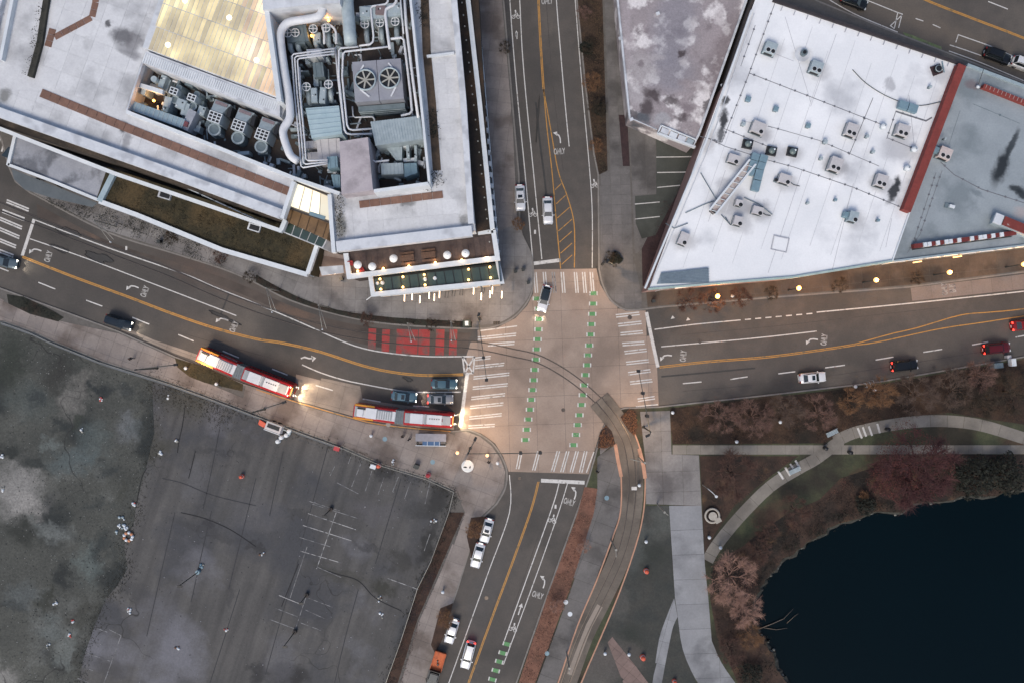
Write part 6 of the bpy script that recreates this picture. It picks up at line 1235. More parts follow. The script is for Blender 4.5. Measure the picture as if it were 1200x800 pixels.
def mast(label, base, tip, zt, heads, lum=None, name='signal_mast', power=170):
    b = W2(base,.14); t = thing(name,label,'traffic signal' if heads else 'street lamp',(b[0],b[1],.13))
    add(t,'pole',MB().cyl((0,0,0),.15,zt,10,r2=.1),POLE); add(t,'base_plate',MB().cyl((0,0,0),.3,.3,10,r2=.2),POLE)
    e = W2(tip,zt); e = (e[0]-b[0],e[1]-b[1],zt); add(t,'mast_arm',MB().tube([(0,0,zt-.3),(e[0]*.5,e[1]*.5,zt),e],.075,8,r2=.05),POLE)
    for h in heads:
        s_ = add(t,'signal_head',MB().box((e[0]*h,e[1]*h,zt-.45),(.42,.42,1.15)),BLACK); add(t,'back_plate',MB().box((e[0]*h,e[1]*h,zt+.16),(.55,.5,.06)),BLACK)
    if lum:
        q = W2(lum,zt+2.2); q = (q[0]-b[0],q[1]-b[1]); add(t,'luminaire_arm',MB().tube([(0,0,zt),(q[0]*.5,q[1]*.5,zt+1.9),(q[0],q[1],zt+2.2)],.07,8),POLE); add(t,'upper_pole',MB().cyl((0,0,zt),.1,.6,8),POLE)
        add(t,'luminaire',MB().box((q[0],q[1],zt+2.15),(.75,.42,.16),math.atan2(q[1],q[0]),taper=.8),BLACK); l=plight(t,(q[0],q[1],zt+2.0),WARM2,power*9,.15,spot=140)
    return t
mast('signal mast on the north west corner reaching over the west crosswalk',(562.5,374),(570.5,447),6.0,(.62,.97),(561,369),power=230)
mast('signal mast on the south west corner reaching over the south crosswalk',(551,525),(634,530),6.0,(.72,.99),(557,514),power=230)
mast('signal mast on the south east corner reaching over the east crosswalk',(754,500),(748,433),6.0,(.25,.62,.98),(759,510),power=200)
mast('signal mast on the north east corner beside the corner ramp',(706,310),(722,312),5.5,(.9,),(712,306),power=200)
for i,(b,l) in enumerate((((184,431),(206,427)),((310,479),(333,471)),((632,172),(632,172)))[:2]):
    mast(['dark street lamp on the south pavement beside the planted kerb strip','dark street lamp behind the first red bus on the south pavement'][i],b,l,6.5,(),l,'street_lamp',power=200)
for i,(b_,tp) in enumerate((((233,669),(216,689)),((346,739),(331,757)),((388,596),(376,607)),((360,696),(351,708)))):
    q = W2(b_,.17); e = W2(tp,6.8); t = thing('lot_lamp_post',['unlit lamp post in the left middle of the empty lot with a blue base','unlit lamp post at the lower end of the lower stall lines','unlit lamp post on the upper stall lines near their top','unlit lamp post at the top of the lower stall lines'][i],'lamp post',(q[0],q[1],.16))
    hz = (6.8,5.6,4.4,3.6)[i]; add(t,'footing',MB().cyl((0,0,0),.38,.6,12),BLUEM if i == 0 else DARK); add(t,'pole',MB().cyl((0,0,.6),.09,hz,8,r2=.06),POLE); add(t,'lamp_head',MB().box((.25,0,hz+.6),(.8,.35,.14)),BLACK)
# tram wire poles with twin arms
for i,(b,a) in enumerate((((136,266),(130,284)),((327,341),(319,366)),((385,360),(378,386)),((484,380),(482,400)),((532,378),(529,399)))):
    q = W2(b,.14); t = thing('tram_wire_pole',['pale tram wire pole furthest left on the west street','tram wire pole over the bend of the tram lane','tram wire pole left of the red lane patches','tram wire pole above the red lane patches, left of two','tram wire pole above the red lane patches, right of two'][i],'pole',(q[0],q[1],.13))
    add(t,'pole',MB().cyl((0,0,0),.11,6.4,8),POLEL); e=W2(a,6.3); e=(e[0]-q[0],e[1]-q[1]); ln=math.hypot(*e); nx,ny=-e[1]/ln*.35,e[0]/ln*.35
    for s_ in (0,1): add(t,'bracket_arm',MB().tube([(0,0,6.3-.5*s_),(e[0]+nx*s_*2,e[1]+ny*s_*2,6.3)],.05,6),POLEL)
    add(t,'insulator',MB().cyl((e[0],e[1],6.1),.1,.35,8),PARW)
for i,(b,a) in enumerate((((716,632),(722,652)),((664,764),(667,790)),((748,535),(738,537)),((770,590),(783,603)))):
    q = W2(b,.14); t = thing('tram_wire_pole',['tram wire pole beside the curving track, upper','tram wire pole beside the curving track near the bottom edge','short tram wire pole at the head of the curving track','pale lamp pole between plaza and wide walk'][i],'pole',(q[0],q[1],.13)); e=W2(a,5.8); e=(e[0]-q[0],e[1]-q[1])
    add(t,'pole',MB().cyl((0,0,0),.13,5.8,8),POLEL); add(t,'bracket_arm',MB().tube([(0,0,5.7),(e[0],e[1],5.8)],.06,6),POLEL); add(t,'pole_cap',MB().cyl((0,0,5.8),.2,.12,10),POLEL)
# bus shelter
q = W2((505,514),2.6); t = thing('bus_shelter','bus shelter with grey roof and blue glass panel beside the stopped red bus','bus shelter',(q[0],q[1],.14),R(-1))
add(t,'roof',MB().box((0,.28,2.6),(5.3,1.35,.12)),mat('shelter_roof','7e7c82','8a888e',1,.5)); add(t,'glass_roof',MB().box((.1,-.75,2.56),(3.1,.75,.06)),mat('blue_glass','3f5878','4c6687',.8,.15,fine=.05)); add(t,'back_beam',MB().box((0,-1.15,2.55),(5.3,.1,.12)),PARW)
for x in (-2.5,2.5): add(t,'post',MB().cyl((x,-1.1,0),.07,2.6,8),POLEL); add(t,'post',MB().cyl((x,.6,0),.07,2.6,8),POLEL); add(t,'side_glass',MB().box((x,-.3,1.3),(.05,1.3,1.9)),TEALG)
add(t,'bench',MB().box((0,-.7,.45),(3,.4,.07)).box((-1.2,-.7,.22),(.08,.35,.42)).box((1.2,-.7,.22),(.08,.35,.42)),POLEL); add(t,'back_glass',MB().box((0,-1.1,1.3),(4.9,.04,1.9)),TEALG)
for x in (-.6,.6,1.5): add(t,'roof_mullion',MB().box((x,-.75,2.62),(.07,.75,.05)),PARW)
# round kiosk roof on the corner plaza
q = W2((548,545.5),3.0); t = thing('round_kiosk','white round topped kiosk with two dark marks on the south west corner','kiosk',(q[0],q[1],.14))
add(t,'roof_disc',MB().lathe((0,0,3.0),[(0,-.12),(1.05,-.12),(1.08,-.04),(1.05,.02),(.9,.06),(0,.08)],28),mat('kiosk_white','cfcdc8','dbd9d4',1,.6,fine=.03)); add(t,'drum',MB().cyl((0,0,0),.55,2.9,16),POLE)
add(t,'dark_emblem',MB().prism([(-.75,-.22),(-.45,-.3),(-.1,-.28),(-.12,-.12),(-.4,-.02),(-.7,-.1)],3.07,3.1),BLACK); add(t,'dark_emblem',MB().prism([(.28,-.35),(.5,-.38),(.55,0),(.42,.06),(.38,-.12),(.3,-.1)],3.07,3.1),BLACK)
# fence round the lot
q0 = PL(FEN[1:-1], 1.0)
ft = thing('chain_link_fence','chain link fence with slender posts around the empty asphalt lot','fence',(0,0,0))
mb = MB(); wires = MB(); 
for a,b in zip(q0[:-1],q0[1:]):
    L=math.hypot(b[0]-a[0],b[1]-a[1]); n=max(1,round(L/3.0)); 
    for i in range(n):
        tt=i/n; x,y=a[0]+(b[0]-a[0])*tt,a[1]+(b[1]-a[1])*tt; MB().cyl((0,0,0),.05,1.95,6).build('fence_post',POLEL,ft,(x,y,.14))
    MB().bar((a[0],a[1],2.0),(b[0],b[1],2.0),.07).build('top_rail',POLEL,ft); MB().bar((a[0],a[1],.3),(b[0],b[1],.3),.04).build('bottom_rail',POLEL,ft)
    k=int(L/.35)
    for i in range(k):
        for s_ in (0,1):
            t0=i/k; t1=min(1,(i+ (2 if s_ else -2))/k); t1=max(0,t1); wires.bar((a[0]+(b[0]-a[0])*t0,a[1]+(b[1]-a[1])*t0,.3),(a[0]+(b[0]-a[0])*t1,a[1]+(b[1]-a[1])*t1,1.98),.018)
wo = wires.build('wire_mesh',GALVD,ft); wo['kind']='stuff'
# low concrete wall beside the fence
struct('lot_wall',MB().ribbon(PL([(p[0]+1,p[1]+3) for p in FEN[1:10]],.4),.3,.1,.45),mat('old_wall','55585a','63666a',.6,.85,fine=.2)); 
o=bpy.data.objects['lot_wall']; del o['kind']; tag(o,'low weathered concrete wall running along the inside of the lot fence','wall')
# small loose things in the lot and on the pavements
def barrel(name,label,cat,px,py,m,r=.35,h=.9,z=.16,band=None):
    t=thing(name,label,cat,(*W2((px,py),z),z)); add(t,'drum',MB().lathe((0,0,0),[(r*1.1,0),(r*1.1,.08),(r,.1),(r*.9,h*.9),(r*.5,h),(0,h)],14),m); add(t,'band',MB().cyl((0,0,h*.45),r*1.02,h*.18,14,r2=r*.99),band or PARW); return t
ORB=mat('orange_plastic','b8482e','c55338',1,.5); 
barrel('traffic_barrel','orange traffic barrel standing alone in the middle of the lot','barrel',284,557.5,ORB); barrel('traffic_barrel','orange barrel on the fenced lot edge by the white cabinet','barrel',444,545,ORB,.4); 
barrel('traffic_barrel','orange round marker on the dark plaza, upper one','barrel',757,668,ORB,.42); barrel('traffic_barrel','orange round marker on the dark plaza, lower one beside the pink slabs','barrel',753,769,ORB,.45); barrel('traffic_barrel','reddish marker at the plaza bottom edge','barrel',790,797,ORB,.35)
barrel('traffic_barrel','red pink drum against the fence in front of the kiosk','barrel',502,556,mat('red_plastic','a52e35','b5383e',1,.5),.42)
for i,(x,y,l) in enumerate(((206,517,'small pile of white bags beside the crack near the lot top'),(188,531,'pale grey bag heap on the lot boundary'),(158,590,'white and pink debris heap at the edge of the asphalt'),(197,464,'white scrap by the fence below the street lamp'),(307,648,'white and rusty debris lump in the middle of the lot'),(236,663,'tiny blue scrap beside the lot lamp post'),(209,759,'pale splash of rubble low in the lot'),(445,701,'white capped lump right of the stall lines'),(509,610,'white machine lump by the fence corner'),(266,737,'pink red bag on the lower lot asphalt'),(152,715,'small red white scrap on the lower lot'),(86,728,'red bag among the scraps on the concrete lot'),(82,745,'pinkish bundle, larger of the red scraps on the concrete lot'),(57,754,'orange white bag on the lower concrete lot'),(66,707,'white scrap on the concrete lot above the red bag'),(3,535,'pale drum at the left edge of the lot'),(3,572,'white drum on the pale pad at the left edge'),(118,466,'red scrap on the concrete lot below the fence'),(96,503,'small white scrap in the concrete lot middle'),(461,541,'black white bag against the fence'),(448,720,'small white rubbish near the capped lump'))):
    rr=random.Random(500+i); c=W2((x,y),.16); t=thing('debris_pile',l,'debris',(c[0],c[1],.17)); t.scale=(.62,.62,.62);
    for k in range(rr.randint(4,9)):
        m=(PARW,POLEL,mat('red_bag','a84a44','b8554e',1,.8),ORB,BLUEM,WOOD)[rr.choice((0,0,1,2) if 'red' in l or 'pink' in l or 'orange' in l else ((4,4,1) if 'blue' in l else (0,0,0,1,5,1)))]
        s_=rr.uniform(.18,.42); add(t,'lump',MB().lathe((rr.gauss(0,.35),rr.gauss(0,.35),0),[(s_*.9,0),(s_,s_*.4),(s_*.6,s_*.9),(0,s_)],7),m)
# the heap of white and orange cones
t=thing('cone_heap','heap of white sacks and orange tyres at the lot boundary','debris',(*W2((147,622),.16),.17)); rr=random.Random(5)
for k in range(16): a=rr.uniform(0,6.28); d_=rr.uniform(.2,2.2); x,y=(-.8+math.cos(a)*d_*.6, .9+math.sin(a)*d_*.8); s_=rr.uniform(.15,.32); add(t,'sack',MB().lathe((x,y,0),[(s_*.8,0),(s_,s_*.4),(s_*.5,s_*.9),(0,s_)],7),PARW if k%3 else GALV)
for k in range(9): a=k*.7; add(t,'orange_lump',MB().lathe((.6+math.cos(a)*.75,-.9+math.sin(a)*.7,0),[(.2,0),(.32,.15),(.2,.35),(0,.36)],8),mat('dull_orange','b07452','c08562',1,.7) if k%2 else PARW)
# generator trailer by the fence
t=thing('utility_trailer','small white framed utility trailer beside an orange box at the lot fence','trailer',(*W2((322,500),1),.17),R(-20)); add(t,'body',MB().box((0,0,1.0),(3.0,1.5,1.2),taper=.95),BOXW); add(t,'dark_panel',MB().box((0,.1,1.63),(2.2,.7,.06)),BLACK); add(t,'side_rack',MB().bar((-1.5,-.85,1.5),(1.5,-.85,1.5),.1),PARW); add(t,'drawbar',MB().bar((1.4,0,.5),(2.7,0,.45),.12).box((2.7,0,.6),(.5,.9,.4)),GALV)
for sx in (-.6,.5):
    for sy in (-.8,.8): w_=MB().cyl((0,0,-.1),.32,.2,14).build('wheel',TYRE,t,(sx,sy,.33)); w_.rotation_euler=(R(90),0,0)
t=thing('sign_board','orange board lying tilted left of the utility trailer','board',(*W2((307.5,496),.5),.16),R(-30)); add(t,'board',MB().box((0,0,.5),(1.3,1.1,.08),rx=.5),ORB); add(t,'frame',MB().bar((-.5,-.4,0),(-.5,-.4,.5),.06).bar((.5,-.4,0),(.5,-.4,.5),.06).bar((-.5,.4,0),(-.5,.4,.7),.06),POLE)
t=thing('white_drums','white lidded drums behind the utility trailer','drum',(*W2((330,512),.5),.17)); 
for x,y in ((0,0),(.9,.4),(-.6,-.7),(1.4,1.1)): add(t,'drum',MB().lathe((x,y,0),[(.38,0),(.38,.75),(.3,.85),(0,.87)],12),PARW)
for i,(x,y,l) in enumerate(((437.5,546,'white square cabinet against the lot fence'),(488,546,'small black cabinet by the lot fence right part'),(395,525,'red pink sign board on the fence line'))):
    t=thing('utility_cabinet',l,'cabinet',(*W2((x,y),.8),.16),R(-18)); add(t,'body',MB().box((0,0,.5),(.9,.6,1.0)),(PARW,BLACK,mat('red_plastic','','') if 0 else MC['red_plastic'])[i]); add(t,'lid',MB().box((0,0,1.03),(1.0,.7,.06)),(PARW,POLE,MC['red_plastic'])[i])
# white bollards, boxes and covers scattered on pavements
for i,(x,y,l) in enumerate(((218,431,'white lidded box in the planted kerb strip'),(254,449.5,'white lidded box on the south pavement below the first bus'),(435,510,'white bollard cap on the pavement by the stopped bus'),(536,530,'small orange lit post cap near the shelter'),(571,533,'orange post cap beside the corner signal'),(583,542,'white round post by the corner kerb'),(749,568,'small post beside the wide walk'),(519,693,'white round cover on the brown pavement'),(722,388,'small pale post cap'),(757,634,'white ball lamp on the dark plaza edge'),(737,766,'white double ball post on the pink slabs'),(709,765,'white small post left of the pink slabs'),(788,483,'white box at the planting corner'),(863,517,'small pale marker post in the park bed'),(914,494,'white dot marker in the dark park bed'),(831,629,'white ground lamp left of the path foot'),(844,641,'white ground lamp right of the path foot'),(858,338+9,'white small box by the lit lamp'),(1025,457,'white sign back by the park kerb'),(1002,452.5,'pale kerbside box below the east street'),(669,505,'small white pavement spot'))):
    if i in (8,20): continue
    t=thing('bollard',l,'bollard',(*W2((x,y),.8),.14)); mm=emit('small_orange_light',(1,.5,.2),1.5,(.6,.4,.3)) if 'orange' in l else PARW; add(t,'post',MB().cyl((0,0,0),.14,.75,10),POLEL); add(t,'cap',MB().lathe((0,0,.7),[(.14,0),(.3,.08),(.3,.2),(.12,.32),(0,.34)],12),mm)
for x,y,m in ((451,514,BLUEM),(507,541,BLUEM),(641,768-3,BLUEM),(711,583,BLUEM),(455,497,POLEL),(663,705,PARW),(668,719,PARW)): MB().cyl((*W2((x,y),.15),.12),.42,.045,14).build('utility_cover',m,sw if x<600 else se)
# bin, benches, park signs
for i,(x,y,l) in enumerate(((975,513,'grey bench at the crossing of the two park paths, upper'),(968,525,'dark bin on the park path crossing'),(931,557,'pale bench beside the painted path bars'),(1041,503,'dark bin beside the upper park path'),(997,530,'dark bin on the straight park path'))):
    if 'bench' in l:
        t=thing('park_bench',l,'bench',(*W2((x,y-6),.5),.15),R(25)); 
        for k in range(4): add(t,'slat',MB().box((0,-.3+.2*k,.45),(2.1,.15,.05)),GALV)
        add(t,'backrest',MB().box((0,.5,.75),(2.1,.06,.4)),GALV)
        for sx in (-.8,.8): add(t,'leg',MB().box((sx,0,.22),(.08,.7,.42)),POLE)
    else:
        t=thing('litter_bin',l,'bin',(*W2((x,y),.9),.15)); add(t,'body',MB().cyl((0,0,0),.3,.85,12,r2=.36),POLE); add(t,'lid',MB().lathe((0,0,.85),[(.38,0),(.38,.06),(.2,.16),(0,.18)],12),BLACK)
t=thing('round_table','pale round picnic table with attached seats beside the wide walk','table',(*W2((835,604),.7),.15)); add(t,'table_top',MB().cyl((0,0,.72),.75,.06,20),mat('pale_slatwork','9b958c','a8a299',3,.8)); add(t,'ring_seat',MB().lathe((0,0,.4),[(1.05,0),(1.05,.06),(1.4,.06),(1.4,0)],24),MC['pale_slatwork']); add(t,'pedestal',MB().cyl((0,0,0),.15,.72,8),POLE); add(t,'square_seat',MB().box((1.0,-.8,.45),(1.1,.9,.08),.5),MC['pale_slatwork'])
t=thing('trellis_frame','pale hooked lamp post at the edge of the park lawn','street lamp',(*W2((824,568),.5),.14)); add(t,'pole',MB().cyl((0,0,0),.08,3.2,8),POLEL); add(t,'arm',MB().tube([(0,0,3.2),(.6,-.5,3.6),(1.4,-1.3,3.5)],.06,6),PARW); add(t,'head',MB().cyl((1.4,-1.3,3.35),.25,.15,10),PARW); t.name='street_lamp'
for i,(x,y,l) in enumerate(((1014,451,'tangle of metal frame and bicycle by the park kerb'),)):
    t=thing('bike_rack',l,'bike rack',(*W2((x,y),.5),.14),R(20)); 
    for k in range(3): add(t,'hoop',MB().tube([(k*.7,-.4,0),(k*.7,-.4,.8),(k*.7,.4,.8),(k*.7,.4,0)],.05,6),GALV)
t=thing('street_cabinet','pair of grey boxes with a white sign by the kerb near the right edge','cabinet',(*W2((1168,428),.8),.14),R(6)); add(t,'box',MB().box((0,0,.6),(1.6,.9,1.2)),GALVD); add(t,'sign_board',MB().box((2.6,.3,.9),(.8,1.3,.9)),PARW); add(t,'small_box',MB().box((2.3,1.3,.4),(.7,.5,.8)),BOXW)
t=thing('control_cabinet','dark green cabinet with white label at the north west kerb','cabinet',(*W2((547,379),1),.14),R(2)); add(t,'box',MB().box((0,0,.6),(1.3,1.2,1.2)),mat('dark_green_box','22302a','2b3a33',1,.5)); add(t,'white_panel',MB().box((0,0,1.23),(.6,.8,.04)),PARW)
t=thing('tree_grate','dark metal drain grate on the north west corner pavement','grate',(*W2((582,378.5),.15),.13),R(3)); add(t,'grate_plate',MB().box((0,0,.03),(1.2,.6,.05)),BLACK)
for i in range(4): add(t,'bar',MB().box((-.45+.3*i,0,.065),(.06,.55,.03)),RAIL)
for i,(x,y,rz,l) in enumerate(((524,345,80,'left bicycle rack hoop set below the arcade'),(532,343,80,'middle bicycle rack hoop set below the arcade'),(541,342,85,'right bicycle rack hoop set below the arcade'),(566,340,80,'bicycle rack hoops between the last glowing bars'))):
    t=thing('bicycle_rack',l,'bike rack',(*W2((x,y),.5),.14),R(rz))
    for k in (-.25,.25): add(t,'hoop',MB().tube([(-.6,k,0),(-.6,k,.7),(-.4,k,.85),(.4,k,.85),(.6,k,.7),(.6,k,0)],.04,6),BLACK)
for i,(x,y,l) in enumerate(((604,318,'dark bin by the rounded north west kerb, left of a pair'),(613,316,'dark bin by the rounded north west kerb, right of a pair'),(619,331,'dark square post near the north crosswalk kerb'),(723,299,'dark shrub planter at the north street end'),(766,353,'black newspaper box cluster at the east corner'),(400,327,'small black bin at the entrance court'),(186,283,'small black post on the market pavement'))):
    t=thing('litter_bin',l,'bin',(*W2((x,y),.9),.14)); add(t,'body',MB().box((0,0,.45),(.5,.5,.9),.2,taper=.9),BLACK); add(t,'lid',MB().box((0,0,.93),(.56,.56,.07),.2),POLE)
# people
def person(label, px, py, face, coat, legs, hair, step=.25):
    t = thing('person', label, 'person', (*W2((px,py),.9),.14), R(face))
    V=[(0,0,.95),(0,0,1.2),(0,0,1.42),(0,0,1.52),(.03,0,1.66),(.02,0,1.74),(0,.12,.88),(step*.6,.12,.48),(step*.5,.12,.06),(step*.5+.14,.12,.04),(0,-.12,.88),(-step*.3,-.12,.48),(-step*.9,-.12,.08),(-step*.9+.13,-.12,.04),(0,.2,1.4),(-.05,.27,1.14),(.1,.27,.92),(.13,.27,.84),(0,-.2,1.4),(.06,-.27,1.14),(.2,-.25,.95),(.24,-.25,.88)]
    E=[(0,1),(1,2),(2,3),(3,4),(4,5),(0,6),(6,7),(7,8),(8,9),(0,10),(10,11),(11,12),(12,13),(2,14),(14,15),(15,16),(16,17),(2,18),(18,19),(19,20),(20,21)]
    rad=[.15,.15,.14,.055,.1,.09,.09,.065,.05,.045,.09,.065,.05,.045,.07,.05,.035,.04,.07,.05,.035,.04]
    me=bpy.data.meshes.new('figure'); me.from_pydata(V,E,[]); me.materials.append(coat)
    o=bpy.data.objects.new('body',me); COL.objects.link(o); o.parent=t; md=o.modifiers.new('skin','SKIN')
    me.skin_vertices.new() if not me.skin_vertices else None
    for v,r_ in zip(me.skin_vertices[0].data,rad): v.radius=(r_,r_*1.0)
    me.skin_vertices[0].data[0].use_root=True; sb=o.modifiers.new('smooth','SUBSURF'); sb.levels=1; sb.render_levels=1
    add(t,'hair',MB().lathe((-.01,0,1.66),[(.115,-.06),(.125,.04),(.09,.12),(0,.15)],12),hair); add(t,'face',MB().lathe((.035,0,1.6),[(.04,-.02),(.09,.05),(.088,.12),(.03,.17)],10),mat('skin_tone','9a7460','a57e69',1,.6)); add(t,'nose',MB().box((.13,0,1.66),(.03,.03,.05)),MC['skin_tone'])
    add(t,'trousers',MB().tube([(0,.12,.92),(step*.6,.12,.5),(step*.5,.12,.1)],.1,8,r2=.075).tube([(0,-.12,.92),(-step*.3,-.12,.5),(-step*.9,-.12,.1)],.1,8,r2=.075),legs)
    return t
DK=mat('dark_cloth','1b1c20','24252a',1,.9); GC=mat('grey_cloth','3f4146','4a4c50',1,.9); HR=mat('dark_hair','15110e','1e1813',1,.8)
person('person in a dark coat waiting on the pavement left of the bus shelter',472,511,70,DK,GC,HR,.1)
person('person in grey standing next to the dark coated one by the bus shelter',479.5,514.5,120,GC,DK,HR,.12)
person('person in dark clothes walking on the left corner pavement under the glass awning',47,211,200,DK,DK,HR)
person('second person walking below the first under the glass awning at the left corner',45,216.5,200,DK,GC,HR)
person('person walking right of the pair on the left corner pavement',70,218,20,DK,GC,HR)
person('person in a dark red top walking near the planting strip at the left corner',66,227,200,mat('dark_red_cloth','4a2226','57292d',1,.9),DK,HR)
person('person walking on the south pavement near the dark street lamp',154,420,-30,DK,GC,HR)
person('person standing on the south west corner between signal and kerb',573,541,90,DK,DK,HR,.1)
person('person beside the small planter at the crossing island',700,552,80,DK,GC,HR,.15)

# ---------------------------------------------------------------- trees
def tree_mesh(seed, levels=5, spread=1.0, twig=.75, ntw=15, upright=.55):
    """unit bare tree about 6 m wide: trunk mesh, limb and twig mesh"""
    r = random.Random(seed); trunk = MB(); crown = MB(); H0 = 2.0
    trunk.tube([(0,0,0),(.04,.02,.9),(0,.05,H0)], .17, 8, r2=.11); trunk.tube([(0,0,0),(0,0,.15)], .26, 8, r2=.18)
    ends = []
    def grow(p, d, L, rad, lv):
        q = p+d*L*.5+Vector((r.gauss(0,.05),r.gauss(0,.05),0))*L; e = p+d*L+Vector((r.gauss(0,.06),r.gauss(0,.06),r.gauss(0,.03)))*L
        crown.tube([p,q,e], rad, 5 if lv < 2 else 3, r2=rad*.62, smooth=True)
        if lv >= levels-1:
            for k in range(ntw):
                t_ = r.random(); b = p+(e-p)*t_; dd = (d+Vector((r.gauss(0,.7),r.gauss(0,.7),r.gauss(0,.45)))).normalized(); l = twig*r.uniform(.4,1.1); w = Vector((-dd.y,dd.x,r.gauss(0,.3)))*.016
                c_ = b+dd*l; crown.add([b-w,b+w,c_],[(0,1,2)])
                for kk in range(2):
                    b2=b+dd*l*r.uniform(.3,.8); d3=(dd+Vector((r.gauss(0,.8),r.gauss(0,.8),r.gauss(0,.3)))).normalized(); crown.add([b2-w*.8,b2+w*.8,b2+d3*l*.6],[(0,1,2)])
            return
        n = 3 if lv < 3 else 2
        for k in range(n):
            a = r.uniform(0,6.28); tilt = r.uniform(.35,.75)*spread
            up = d.to_track_quat('Z','Y') @ Vector((math.sin(tilt)*math.cos(a+k*2.1), math.sin(tilt)*math.sin(a+k*2.1), math.cos(tilt)))
            up.z = up.z*.8+.06; up.normalize(); grow(e, up, L*r.uniform(.68,.86), rad*.62, lv+1)
    for k in range(6):
        a = k*1.047+r.uniform(-.3,.3); tl = R(r.uniform(35,65)) ; grow(Vector((0,0,H0-r.random()*.5)), Vector((math.sin(tl)*math.cos(a),math.sin(tl)*math.sin(a),math.cos(tl)*upright+.2)).normalized(), 1.15, .085, 1)
    grow(Vector((0,0,H0)), Vector((.05,0,1)).normalized(), 1.1, .09, 1)
    xs = sorted(math.hypot(v[0],v[1]) for v in crown.v); return trunk, crown, xs[int(len(xs)*.96)]
VAR = []
BARK = mat('bark','43362c','54463a',3,.9)
for s_ in (1,2,3): tr_, cr_, rad_ = tree_mesh(s_); VAR.append((tr_.mesh('trunk',[BARK]), cr_.mesh('crown',[BARK]), rad_))
TW = {k: mat(k+'_twigs',a,b,.6,.9,fine=.2) for k,(a,b) in {'pink':('836558','987769'),'grey':('4e4038','5e4e44'),'purple':('5c463e','72584e'),'red':('3a2021','4b2a2a'),'gold':('654a35','7a5a3e'),'dark':('32291f','3f3428'),'maroon':('43302a','563e34')}.items()}
def bare_tree(label, px, py, rpx, kind, v=0, z=None, group=None, litter=0, hf=1.0):
    tr_, cr_, rad_ = VAR[v%3]; sc = rpx*HC/FP/rad_*.98; zc = .14+3.4*sc*hf
    t = thing('bare_tree', label, 'tree', (*W2((px,py),zc),.13), random.uniform(0,6.28), group); t.scale=(sc,sc,sc*hf)
    a = bpy.data.objects.new('trunk',tr_); COL.objects.link(a); a.parent=t
    b = bpy.data.objects.new('crown',cr_); COL.objects.link(b); b.parent=t; b.material_slots[0].link='OBJECT'; b.material_slots[0].material=TW[kind]
    return t
def dense_crown(t, m, n, r_, seed, size=.12, z0=1.6, h=2.8, name='leaf_clumps'):
    rr = random.Random(seed); mb = MB()
    for k in range(n):
        a=rr.uniform(0,6.28); d_=r_*math.sqrt(rr.random())*(1+.18*math.sin(3*a+seed)+.1*math.sin(7*a)); zz=z0+h*rr.random()*(1-.55*(d_/r_)**2)
        c=Vector((math.cos(a)*d_,math.sin(a)*d_,zz)); qn=Vector((rr.gauss(0,.7),rr.gauss(0,.7),1)).to_track_quat('Z','Y')
        s_=size*rr.uniform(.5,1.3); mb.add([c+qn@Vector(v_) for v_ in ((-s_,0,0),(0,-s_*.5,0),(s_,0,s_*.2),(0,s_*.5,0))],[(0,1,2,3)])
    return add(t,name,mb,m)
